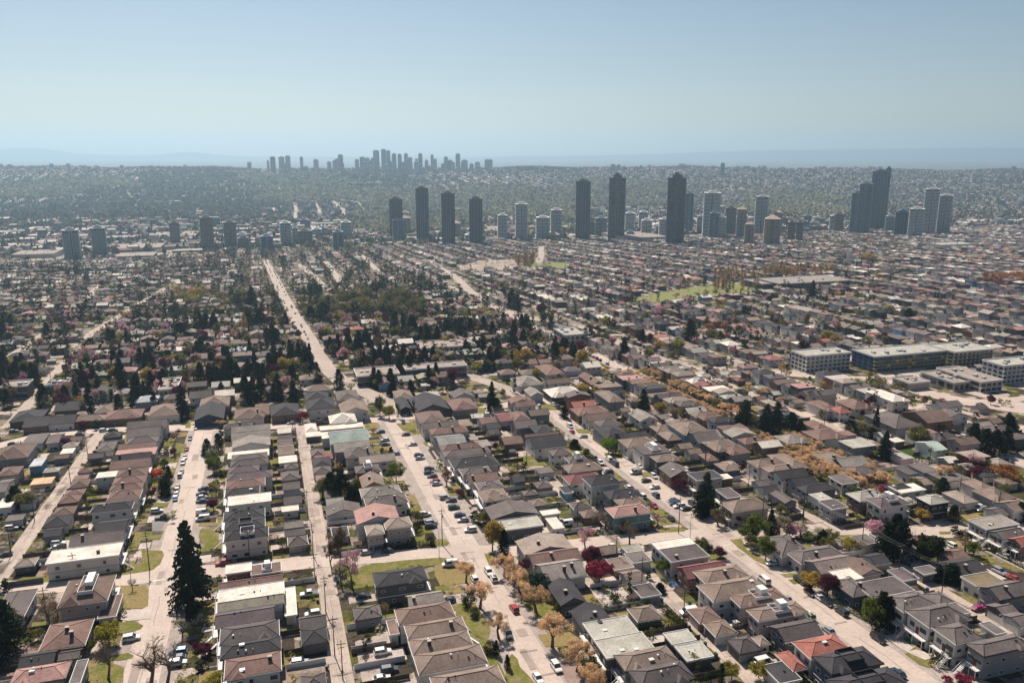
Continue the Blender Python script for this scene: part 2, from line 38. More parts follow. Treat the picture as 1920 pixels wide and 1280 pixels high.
TREES=[(-28.6,234.5,'fir',28.5,7.5),(-74.5,224.1,'cedar',17,8),(-75.2,216.5,'cedar',14,7),(-48.4,218.3,'lime',8,4.6),(-45.9,201.2,'bare',10,5),(-35.1,194.1,'bare',12,6),(-31.2,192.8,'bare',12,6),(-47.2,250.7,'bare',4,2.2),(-66.8,235.1,'tan',8,3),(-65.5,238.8,'tan',6,2.5),(-49.7,216.9,'tan',4,2.6),(-53.1,216.2,'green',3.5,2.4),(-85.6,263.5,'cedar',4,3),(-68,227.6,'olive',3.5,2.6),(-29.7,216.9,'pale',5.5,2.4),(-24.7,221.1,'pale',4,2),(-22.9,204.7,'plum',4,3),(-25.4,208.5,'plum',2.5,1.5),(-19.2,188.9,'lime',4.5,3),(-23.9,198.8,'cedar',2.5,2.5),(53,205.6,'apricot',8,4.6),(53.8,188.6,'apricot',6.5,3.8),(50,207.9,'ball',5,2.8),(50.1,200.7,'ball',2,1.6),(49.6,182.4,'ball',3.5,2.4),(50.9,180.7,'cedar',5,1.6),(51.9,174,'cedar',4.5,1.5),(17.8,193.3,'column',4,0.9),(25.4,207.6,'tan',6,1.6),(17.3,187,'bare',3.5,2),(15.5,243.4,'brown',15,4.2),(13.3,245.1,'brown',9,3),(18.4,230.6,'blush',12,4.6),(15.2,232.1,'pale',9,3.5),(69.3,236,'cedar',11,3.6),(66.9,241.7,'gold',11,5.2),(52.8,222.3,'apricot',7,4),(65.4,222.8,'apricot',7,4.6),(66.2,215.1,'apricot',7,4.6),(47.8,253.8,'ball',3,1.8),(19.4,198.7,'ball',2,1.2),(66.5,209.2,'apricot',7.5,5),(67.9,198.2,'apricot',8,5.4),(66.3,180,'apricot',9,5.4),(68.5,167.3,'apricot',8,5),(68.3,156.8,'apricot',8,4.6),(70.3,163.9,'olive',6,4),(72.3,207.9,'blue',7,4.2),(74.1,199.4,'olive',3,2),(74.4,195.5,'olive',4,2.4),(92.8,209.8,'magenta',7,5),(93.7,220.1,'plum',7,4.6),(72,222.5,'plum',5,3),(97.5,233,'blush',7.5,4),(98.3,199.8,'column',7,1.1),(91.9,196.8,'ball',3,2),(113.1,231.1,'bare',8,4.4),(116.2,240,'olive',5,2.2),(113.2,206.7,'green',6,2.6),(108,206.6,'cedar',3,2),(107.6,197.7,'cedar',3.5,3),(137.4,212.6,'plum',4,3),(110.4,245.6,'bare',6,4),(107.2,248,'bare',5,3),(129.8,242.8,'blush',4,3),(136.7,222.6,'ball',3,2),(136.3,218.3,'ball',3,2),(151.7,184.3,'gold',6,4),(154.1,180,'plum',7,4),(149.6,183.3,'plum',3,2),(103.7,151.9,'lime',5,2.8),(100.5,151.6,'column',6,1.3),(97.2,152.3,'column',4,1),(110.6,150.6,'lime',4.5,2.8),(97.3,159,'olive',4,3),(139.9,169.2,'green',2.5,2),(156.4,160.7,'cedar',12,5.2),(154.4,161.9,'green',9,4),(158.6,160.5,'cedar',10,4),(157.2,133.4,'magenta',2,2.8),(153.5,134.6,'magenta',1.5,1.6),(195.5,175.1,'cedar',7,6),(193,177.1,'cedar',5,4),(188.5,194.9,'cedar',14,6),(192.7,192.9,'cedar',15,6.5),(195.4,198.4,'cedar',15,6),(197,193.6,'bare',9,4),(199.7,188.3,'green2',10,5.4),(198.9,189.8,'cedar',9,4),(196.1,209.1,'pink',7,4.4),(181.2,203.2,'lime',5,3),(169,219.1,'pink',5,3),(163.7,219.2,'pale',7,4),(163.9,222.6,'cedar',8,4),(172.7,217.3,'pale',5,3),(175.7,210.5,'pale',6,3.6),(174.9,207.5,'olive',4,3),(182.7,200.5,'tan',5,3),(173.9,214.6,'green',3,3),(216.8,190.1,'tan',5,4),(216.8,186.9,'green',5,3),(226.2,199.2,'ball',3,2.6),(227.8,194,'pink',3,2.4),(226.2,217.7,'gold',4,4),(223.7,201.2,'cedar',4,3),(231.7,184,'ball',4,3),(-52.8,357.5,'red',4.5,3.6),(-49.1,352.5,'cedar',7,3),(-47.6,335.6,'cedar',8,4.4),(-51.7,332.8,'plum',5,2.6),(-103.3,343.5,'cedar',9,6),(-98.1,337.8,'olive',7,5),(-103.7,337.8,'cedar',7,5),(-96.6,347.2,'bare',5,4),(-52.1,326,'ball',3,2.4),(-76.7,330.5,'olive',4,2.4),(-77.2,341.6,'green',4,2),(-67.8,309.3,'plum',3,2.4),(-29.1,357.4,'green',8,4),(-27.6,336.2,'lime',4,3),(-29.4,336.8,'olive',3,2.4),(-25.5,351.3,'ball',3,2.6),(-27.4,345,'column',4,1.6),(-26.8,311,'plum',5,3),(-1.8,267.6,'olive',4,2.6),(-2.9,288.1,'brown',3,3),(-33.8,385.5,'cedar',9,4.4),(-28.9,390.2,'cedar',10,4.4),(-28.6,408.2,'cedar',8,3.6),(-30.4,368.3,'green',7,3.8),(-30.5,433.8,'apricot',4,4),(-101,419.9,'plum',6,3.4),(-96.7,416.2,'olive',4,4),(-100.3,453.4,'plum',5,4),(-93.5,451,'cedar',5,3),(-47.1,352.2,'cedar',8,3),(-46.2,333.8,'cedar',8,3.6),(-102.5,486.2,'pine',17,4.6),(-115.7,514.4,'gold',6,5),(-101.2,505.9,'gold',7,4.6),(-79.8,493.4,'fir',17,5),(-75.4,498.2,'fir',16,4),(-68.9,486.3,'fir',11,4.4),(-51.4,460.5,'fir',20,5.6),(-42.7,498,'fir',15,6),(-32.3,494.2,'fir',12,5),(-141.8,528.9,'cedar',14,5),(-135.5,523.3,'cedar',13,5),(-130.4,521.4,'cedar',11,4),(-160.3,547.7,'plum',4,5),(-154.7,545.6,'plum',4,5),(-194.9,698.7,'cedar',9,3),(-126.6,607.2,'fir',12,5),(-115.8,569,'fir',14,4.6),(-90.9,640.2,'fir',13,4),(-143.8,593.9,'fir',13,5),(-135.3,584.4,'fir',12,4),(-124.1,552.6,'fir',14,4),(-154.1,661.4,'fir',12,3),(-56.2,629.7,'fir',16,6),(-50,622.1,'fir',14,5),(-43.4,604.5,'fir',11,4),(-74,568,'cedar',9,4),(-31.1,571.6,'fir',14,4),(-94.8,534.5,'bare',10,6),(-163.9,590.9,'green',9,7),(-115.5,612.3,'gold',5,6),(-56.9,559.6,'poplar',12,2.4),(-49.4,561,'poplar',13,2.6),(-43.1,554.5,'poplar',14,3),(-34.9,551.5,'poplar',14,3),(-16.5,491.8,'cedar',10,5),(-26.5,540.1,'cedar',7,4),(-85,458.6,'cedar',4,4),(0.5,482.3,'fir',18,4.4),(8.9,467.7,'fir',16,5),(13.5,477.5,'fir',10,3),(14.2,533.3,'fir',11,4),(20.1,531.1,'fir',12,4),(26,528.9,'fir',13,5),(20.7,580.4,'cedar',11,5),(3.9,577,'fir',16,6),(-8,567.5,'cedar',9,4),(12.1,428,'magenta',5.5,4.4),(41,540.4,'poplar',20,3.4),(51,564.1,'poplar',14,2),(56.9,561.9,'poplar',14,2),(67.4,577.8,'poplar',10,2),(51,532.3,'fir',13,3.6),(54.1,471.3,'fir',16,5),(66.7,468.4,'fir',12,4.6),(73.7,476.5,'cedar',9,4),(78.6,471.1,'cedar',10,4.4),(84.5,476.2,'cedar',8,4),(90.2,470.5,'cedar',9,4.6),(97.2,467.9,'cedar',9,4),(103.5,465.6,'cedar',8,4),(108.9,460.1,'cedar',7,4),(132.1,506.5,'fir',14,3),(115.1,415.4,'fir',18,4.4),(116.5,411.9,'cedar',9,7),(53.6,425.8,'olive',12,4),(57.7,418.6,'lime',8,4),(62.6,416.9,'cedar',9,2),(71.9,422.1,'cedar',9,2.2),(21.8,305.9,'cedar',14,8),(17.9,310.3,'cedar',12,6),(14.8,311.3,'olive',8,5),(26.9,304.1,'cedar',7,6),(28.9,312.7,'olive',6,3.6),(45.9,318.5,'green',9.5,4.6),(48,346.8,'cedar',8,2.8),(65.2,306.9,'brownred',7.5,4.4),(68.2,294.7,'plum',3,3),(44.9,265.2,'ball',4,2.6),(46.8,305.2,'green',4,1.6),(67.4,268.5,'cedar',4,3.4),(70.2,265.8,'olive',4,4),(47.2,275.4,'olive',4,3),(66.8,327.8,'green',3,3),(110.1,248.8,'bare',6,5),(112.8,248.7,'blush',4,4),(98.3,292.7,'bare',5,4),(99.4,308.1,'fir',6,2.6),(94.9,271.8,'lime',3,2),(152.7,248.3,'fir',17,6),(148.5,244.4,'cedar',8,5),(150.8,235.8,'brown',6,5),(157.5,233.5,'brown',4,4),(160.9,232.4,'pale',4,3),(156.2,220.3,'green',10,5),(153,219.9,'green',7,4),(162.3,220.6,'cedar',12,3),(165.8,220.2,'pale',8,4.4),(167.4,218.9,'bare',7,4),(169.7,218.5,'pink',5,3.6),(172.4,217.2,'bare',5,4),(150.5,206.2,'green',9,4),(151.5,214.4,'olive',5,4),(175.8,210.7,'cedar',6,4),(178.6,210.5,'olive',5,4),(197.4,255.5,'plum',4,3),(195.6,247.9,'magenta',4,3.6),(178.5,237.7,'olive',4,2.6),(190.4,282.4,'plum',4,2.4),(213.6,238.8,'ball',6,5),(227,236.2,'magenta',6,5.4),(226.2,231.6,'plum',4,4),(216,226.7,'pink',4.5,4),(217.2,230,'apricot',6,5),(225.4,223.5,'ball',5,4),(223.7,215.3,'gold',4.5,3.4),(233.7,211.9,'cedar',7,4),(252.3,235.5,'cedar',7,5),(262.5,244.8,'apricot',7,4),(285.3,251.8,'blush',7,4.6),(279.8,244.4,'plum',5,6),(283.9,235.2,'rust',9,6),(285.5,230.3,'gold',6,3),(291.1,252.2,'olive',5,4),(282,256.6,'cedar',4,5),(242.3,269.2,'apricot',5,5),(229.5,256.2,'gold',4,7),(224.1,245.2,'tan',4,4),(243.4,217.3,'bare',3,3),(258.1,205.3,'cedar',7,6),(257.7,207.2,'gold',3,2),(260.4,276.5,'fir',14,5),(306.4,272.5,'cedar',15,7),(306.7,266.3,'cedar',14,7),(312,265.4,'cedar',13,7),(318.1,265.3,'cedar',13,7),(336.9,281.3,'fir',14,7),(339.2,302.1,'cedar',8,4),(278.4,303.1,'fir',16,3.4),(273.6,314.3,'cedar',10,5),(340.9,329.7,'cedar',7,5),(320.7,351.8,'fir',10,3.4),(304.3,322.3,'ball',7,4),(283.9,282.5,'olive',12,6),(298.7,271.1,'brown',8,5),(236.8,323.8,'fir',18,7),(231.8,325.5,'fir',17,6),(243.6,321.3,'cedar',13,7),(247.9,319.8,'cedar',8,5),(226.5,304.8,'cedar',7,4),(320.7,432.1,'fir',9,3),(337.4,413.7,'gold',7,4),(322.6,399.9,'gold',4,3),(277.4,309.4,'olive',7,6),(285.5,261.9,'ball',4,6),(192.4,381.7,'fir',15,5.6),(148,387.7,'pine',11,4),(206.9,431.4,'fir',9,2.4),(171.4,459.3,'fir',8,4),(248.8,501.8,'fir',11,4),(248.4,492.4,'fir',12,4),(239.7,472.9,'cedar',8,5),(243.6,465,'pale',7,5),(245.7,472.9,'cedar',6,4),(227.9,529.9,'fir',8,5),(234.2,524.9,'fir',8,4),(233.2,563.8,'cedar',8,8),(222.6,567.8,'cedar',7,7),(296.6,460.5,'fir',10,3.6),(281.8,506.9,'fir',6,2),(277.9,456.5,'fir',7,3),(279.5,455.9,'fir',6,2),(224.5,333,'fir',18,7),(222,336.3,'cedar',9,5),(252.6,433.2,'cedar',5,3),(187.5,542.7,'fir',9,4),(167.5,535,'gold',10,4),(205.2,525.7,'brown',7,8),(138.9,449.1,'fir',11,3.4),(198.5,373.8,'gold',8,5),(202.2,364.1,'tan',7,7),(208.1,364.7,'tan',5,4),(224.9,364.3,'apricot',4,6),(214.3,346.6,'apricot',4,6),(155.4,380.9,'plum',5,5),(146.5,324.5,'green3',8,5),(177.3,433.3,'gold',7,5),(182,429.9,'gold',5,4),(184.3,422.2,'gold',5,4),(217.2,442.5,'apricot',5,6),(221.9,433.2,'apricot',5,5),(220.3,415.9,'gold',5,5),(220.4,469.4,'apricot',4,6),(212.9,480.7,'gold',4,5),(211.9,494.5,'gold',4,4),(211.5,460.3,'gold',3,5),(202.1,507.4,'gold',4,6),(223.1,394.9,'apricot',3.5,5),(241,404.9,'apricot',5,4),(217,326,'apricot',4,6),(212.5,303.4,'apricot',4,5),(154.5,271,'plum',6,5),(134.4,337.2,'cedar',5,5),(150.6,349.5,'olive',3,3),(177.9,335.2,'olive',4,3),(148.7,319.6,'lime',2,4),(225,323.2,'ball',4,5),(220.7,339.2,'cedar',7,4),(217.7,299.5,'apricot',5,5),(218.3,293.2,'apricot',5,5),(218.8,286.2,'apricot',5,5.4),(217.8,277.2,'apricot',5,5.4),(216.7,269.5,'apricot',5,5.4),(216.2,262.8,'apricot',5,5),(216.8,257.6,'olive',5,5),(227.4,294,'apricot',5,5),(228.4,287.7,'apricot',5,5),(228.8,281.7,'apricot',5,5),(227.5,272.9,'apricot',5,6),(230.8,256.1,'apricot',5,5),(233.9,255,'apricot',4,5),(224.2,270.4,'ball',3.5,5),(224.7,265,'ball',3.5,5),(-106.7,1040.9,'tan',16,12),(-86.4,1014.4,'gold',16,12),(557.4,718.5,'fir',26,8),(549.4,699.3,'fir',20,7),(469.5,787.8,'fir',9,5),(423.4,640.3,'fir',16,7),(552.8,577,'cedar',15,10),(324.3,565.3,'fir',20,9),(830.4,864.6,'fir',14,6),(775.3,776.1,'cedar',14,7),(669.1,656.7,'fir',12,5),(877.3,1203,'cedar',16,10),(857.5,1234.8,'cedar',14,12),(910.1,1408.1,'cedar',16,9),(941.6,1511.9,'cedar',11,9),(946.5,1087.6,'gold',17,16),(1027,1107,'fir',18,7),(1154.5,1460.1,'cedar',14,20),(762.5,1037,'fir',9,4),(550.9,481.5,'fir',12,6),(516.7,586,'cedar',6,5),(487,1333.9,'cedar',16,20),(247.5,810,'fir',22,10),(234.3,722.4,'cedar',14,8),(233.7,734.8,'fir',18,5),(230.4,678.8,'fir',13,5),(314.3,853.5,'fir',16,7),(338,869.6,'fir',16,6),(322,997.3,'cedar',14,9),(435.9,855.2,'fir',16,8),(461.6,1045.3,'fir',14,6),(380.1,869.8,'cedar',10,7),(314.9,695.8,'fir',13,4),(253.3,994.5,'fir',20,7),(245.4,937.2,'fir',20,7),(201.2,928.1,'fir',18,8),(395.4,756,'lime',9,7),(259.2,1180.3,'cedar',8,14),(304.8,1253.4,'fir',12,5),(373.9,1479.1,'cedar',15,8),(384.8,1473.7,'cedar',13,6),(267.1,1533.1,'cedar',14,8),(257.5,1538,'cedar',13,7),(377.5,695.1,'cedar',10,7),(208.9,770.2,'lime',7,6),(225,776.9,'lime',6,7),(236,772.4,'lime',6,7),(188.7,778.5,'lime',6,6),(195.8,762.6,'lime',6,6),(119.1,834.2,'fir',18,7),(92.2,859.6,'fir',14,5),(129.7,996.7,'cedar',14,9),(134.9,625.9,'fir',14,8),(196.7,585.7,'cedar',11,8),(215.8,566.6,'cedar',11,8),(224.2,563.4,'cedar',11,8),(221.8,605.1,'fir',6,4),(90.5,660.6,'fir',10,5),(-20.1,913.5,'fir',26,10),(-27.8,924.2,'fir',18,7),(-44.6,946.7,'fir',16,5),(-69.4,832.7,'fir',14,7),(-76.9,734.9,'cedar',16,14),(-111.3,894.1,'fir',10,6),(-144.9,1203.7,'cedar',22,12),(-223.8,1100,'fir',13,6),(-154.1,1051.9,'fir',16,5),(-186.3,1133.2,'cedar',20,8),(-218.8,1212.7,'fir',15,4),(-223.8,1203.5,'fir',14,3),(-325.8,1214.6,'cedar',16,10),(-313.3,1198.5,'fir',16,7),(-277.8,1172.7,'cedar',18,13),(-220.9,858.3,'fir',14,7),(-246.2,879.8,'cedar',12,12),(-225.1,778.7,'cedar',20,10),(-203,735.3,'fir',14,5),(-149.5,916.5,'cedar',16,12),(-162.1,869.9,'cedar',20,16),(-31.9,1119.4,'fir',11,5),(-16.6,1222.1,'fir',13,6),(51.8,1001.2,'fir',23,7),(69.9,1042.9,'fir',22,8),(48.5,797.3,'cedar',20,14),(36.8,802,'cedar',16,10),(27.2,818.3,'cedar',14,10),(4.3,910.9,'fir',10,5),(13.4,754.3,'fir',12,3),(-24.9,748.6,'poplar',20,4),(-144.3,712.8,'cedar',10,10),(-158.2,709.9,'fir',12,6),(-205.3,771,'olive',8,10),(-197.2,777.1,'olive',10,8),(-87.6,891.2,'olive',9,9)]
CLUSTERS=[([(-325,1135),(-194,1078),(-336,1922),(-573,2042)],34,'cedar',9,17),([(-236,913),(-93,855),(-123,1172),(-319,1257)],22,'fir',9,16),([(-220,751),(-133,718),(-161,884),(-268,927)],14,'cedar',7,13),([(-189,1167),(-59,1111),(-82,1640),(-276,1735)],26,'brown',9,14),([(-110,1367),(12,1311),(20,1822),(-150,1911)],34,'brown',9,15),([(-110,1367),(12,1311),(19,1739),(-144,1820)],20,'fir',10,16),([(-112,969),(-74,953),(-86,1122),(-130,1142)],18,'lime',10,14),([(-93,937),(-16,906),(-18,1061),(-107,1099)],34,'olive',9,14),([(-5,820),(25,808),(33,1010),(-5,1027)],14,'brown',8,13),([(15,830),(67,811),(78,937),(19,963)],30,'olive',9,13),([(65,792),(140,761),(170,924),(81,961)],34,'olive',11,18),([(65,792),(140,761),(166,900),(78,937)],10,'fir',14,20),([(-28,703),(37,677),(53,923),(-34,960)],22,'fir',9,15),([(-75,671),(-26,652),(-32,870),(-97,896)],16,'fir',9,14),([(-141,653),(-82,631),(-108,861),(-188,894)],14,'cedar',8,13),([(-25,1847),(173,1743),(210,2104),(-27,2181)],40,'olive',9,13),([(144,1673),(316,1586),(422,2112),(190,2182)],60,'olive',9,14),([(132,1533),(207,1494),(249,1794),(159,1840)],12,'fir',11,16),([(15,555),(43,544),(55,672),(20,685)],16,'cedar',8,13),([(26,551),(43,544),(65,792),(40,802)],14,'pale',6,10),([(43,544),(85,529),(105,650),(55,672)],12,'cedar',7,11),([(92,527),(154,504),(200,656),(121,688)],16,'cedar',8,12),([(179,533),(233,512),(277,611),(214,637)],16,'cedar',8,11),([(127,514),(161,502),(183,572),(145,588)],10,'olive',6,9),([(242,1356),(661,1153),(909,1591),(342,1907)],90,'blush',5,8),([(255,975),(499,867),(639,1114),(331,1261)],50,'blush',5,7),([(296,1043),(506,950),(544,1022),(319,1125)],34,'pink',4,6),([(774,1099),(1094,944),(1500,1302),(1080,1539)],70,'blush',5,8),([(531,770),(778,666),(1267,1097),(885,1292)],60,'blush',5,8),([(569,754),(778,666),(862,740),(632,839)],24,'pink',4,6),([(511,844),(560,823),(679,1001),(621,1029)],20,'poplar',12,17),([(649,943),(733,906),(790,978),(699,1018)],40,'poplar',12,16),([(383,1268),(427,1246),(468,1366),(420,1389)],8,'poplar',17,22),([(315,615),(384,587),(406,621),(333,650)],14,'rust',7,9),([(859,779),(905,759),(967,813),(920,836)],18,'rust',8,11),([(1025,978),(1109,940),(1518,1293),(1412,1354)],20,'apricot',9,13),([(170,924),(406,825),(747,1526),(326,1752)],26,'cedar',9,15),([(151,690),(353,610),(513,892),(224,1019)],34,'fir',8,13),([(445,921),(632,839),(1128,1510),(813,1689)],20,'cedar',9,14),([(305,526),(525,443),(778,666),(462,802)],34,'cedar',7,11),([(166,399),(254,366),(308,447),(201,486)],12,'cedar',5,8),([(314,443),(464,389),(561,475),(383,543)],10,'gold',5,7),([(242,488),(412,426),(484,504),(287,581)],14,'lime',4,6),([(321,388),(358,372),(373,389),(335,405)],24,'olive',5,7),([(928,1429),(1154,1309),(1474,1678),(1198,1849)],46,'olive',9,14),([(1088,1492),(1165,1450),(1471,1835),(1379,1895)],16,'cedar',10,15),([(34,629),(133,591),(169,750),(45,800)],14,'blush',4,6),([(136,603),(234,565),(278,673),(162,718)],12,'pink',4,6),([(547,1633),(936,1423),(1284,1957),(730,2179)],30,'cedar',9,13),([(-177,594),(-115,571),(-137,694),(-213,723)],10,'cedar',8,13),([(-156,515),(-120,502),(-143,615),(-187,631)],8,'olive',5,8),([(-101,494),(-42,472),(-49,580),(-121,606)],10,'olive',4,6),([(187,237),(263,212),(415,347),(299,388)],26,'olive',3,6),([(213,393),(283,367),(335,437),(252,468)],14,'apricot',4,5),([(225,289),(315,258),(464,389),(335,437)],12,'plum',4,6),([(-73,305),(-39,293),(-53,444),(-103,461)],12,'olive',3,4)]
TOWERS=[(-376,1799,31.2,61,'curve'),(-342,1891,29.7,61.1,'curve'),(-132,1998,30,76.5,'brown'),(-82,2011,29.1,63.9,'brown'),(-52,1954,26,29.4,'brown'),(0,1927,29.5,32.9,'blue'),(46,2076,27.9,56.6,'pale'),(69,2082,14.7,42.4,'pale'),(90,2050,35.7,37.9,'brown'),(157,1883,25.9,40.2,'blue'),(201,2152,28.1,48.7,'pale'),(332,2139,37,108.1,'dark'),(330,2099,30.8,55.2,'blue'),(394,2093,35.2,136.7,'dark'),(422,1908,33.7,123.7,'dark'),(482,1873,33.4,110.3,'dark'),(589,2011,26.5,66.2,'pale'),(633,1989,31.9,94.3,'pale'),(682,1961,35.9,59.9,'pale'),(737,2011,29.9,77.1,'pale'),(771,1908,38.2,149.6,'dark'),(853,1883,43.6,156.3,'black'),(901,1663,43.2,150.9,'black'),(990,2094,27.4,60.2,'pale'),(1065,2161,28.4,57.5,'pale'),(1148,2041,24.3,115,'blue'),(1117,1870,43.5,115.9,'pale'),(1073,1782,24.1,66.2,'blue'),(1091,1773,20.1,55.5,'pale'),(1214,1931,29.2,75.1,'brown'),(1169,1809,24.8,74.6,'beige'),(1033,1565,20.4,47.4,'beige'),(1283,1892,34.8,104.1,'strip'),(1064,1525,35.3,59.5,'beige'),(1181,1617,17.6,46,'tanb'),(1183,1589,16.1,46.8,'tanb'),(1548,1925,28.9,46.7,'pale'),(1303,1845,22.8,63.3,'beige'),(1585,2095,24.5,40.2,'blue'),(1519,1807,30.3,110.5,'blue'),(1536,1797,34.5,134,'blue'),(1727,1965,49,169.9,'glass'),(1790,2007,14.6,180.2,'glass'),(1524,1646,33.5,62.4,'dark'),(1521,1597,34.1,71,'pale'),(1652,1690,34.8,117.7,'pale'),(1698,1689,32.2,100.8,'pale'),(2632,4308,25.5,73.9,'blue')]
FARTOWERS=[(-1602,6002,17.2,33.7),(-1566,6087,34.9,19),(-1498,6011,34.6,18.8),(-78,5651,28,57.4),(41,5621,17.5,72.5),(69,5437,33.9,102.2),(122,5404,37.2,101.7),(168,5649,35.4,99.1),(247,5443,20.6,95.3),(271,5428,30.9,35.3),(349,5643,35.8,72.2),(421,5456,27.8,64),(459,5560,17.7,67.4),(493,5436,34.7,107.4),(600,5454,28,71.8),(617,5296,34.1,92.9),(667,5433,28,79.9),(732,5486,42.5,126.2),(765,5368,34.7,136.1),(804,5424,28.1,129.3),(836,5393,31.6,111.2),(842,5200,27.1,116),(916,5395,28.2,115.2),(933,5338,28,93.7),(957,5239,20.6,87.6),(966,5152,27.1,124.2),(1051,5388,24.9,75.4),(1064,5261,20.8,111.7),(1098,5327,21.1,81.7),(1156,5360,24.9,47.4),(1165,5305,28.1,92.8),(1255,5343,32,110.3),(1260,5176,41.5,73.1),(1333,5281,28.3,44.9),(1343,5166,34.7,58.9),(1442,5290,35.6,70.7),(1530,5245,32,14.8),(2145,4812,30.6,42.1),(2186,4812,23.9,38.6)]
POLES=[(-44.1,264.4,14,'w'),(51.5,251.6,14,'w'),(8.1,257.2,12,'w'),(9.4,217.8,12,'w'),(10,193.7,12,'w'),(11.1,182.7,11,'w'),(7.6,241.2,9,'w'),(100.4,247.8,11,'w'),(102.7,219.1,11,'w'),(103,201,11,'w'),(105.2,179,11,'w'),(133.7,234.1,14,'w'),(135.3,228.8,9,'l'),(182.1,182.3,12,'w'),(186.5,169.6,11,'w'),(186.4,203.6,10,'w'),(182.6,230,10,'w'),(48.4,242,10,'l'),(-49.3,261.2,9,'l'),(-91.4,291.8,10,'w'),(-91.5,322,9,'w'),(-68.1,238,11,'w'),(-67,268.1,8,'w'),(7.3,328.5,11,'w'),(8.1,293.1,11,'w'),(-12.6,261.8,11,'w'),(133.5,408.7,8,'w'),(211.1,386.8,9,'w'),(266.5,551,10,'w'),(175.4,382,9,'w'),(177.6,364.9,8,'w'),(179.5,344.1,9,'w'),(179.9,295,11,'w'),(99.1,315.7,9,'w'),(105,321.1,7,'w'),(137.1,376.7,7,'l'),(165.3,230.1,14,'w'),(179.5,260.6,12,'w'),(172.8,225.9,9,'w'),(179.7,226,12,'w'),(178.1,291.5,9,'w'),(213.9,223,10,'w'),(231.6,219.6,11,'w'),(253.9,228.9,9,'w'),(253,210.5,11,'w'),(214.7,213.3,6,'l'),(275.1,243.7,12,'w'),(185.8,202.9,11,'w'),(62.1,400.8,6,'l'),(99.2,395.5,8,'w'),(6.6,420.6,8,'w'),(7.3,345.7,10,'w'),(98.8,349.7,9,'w')]
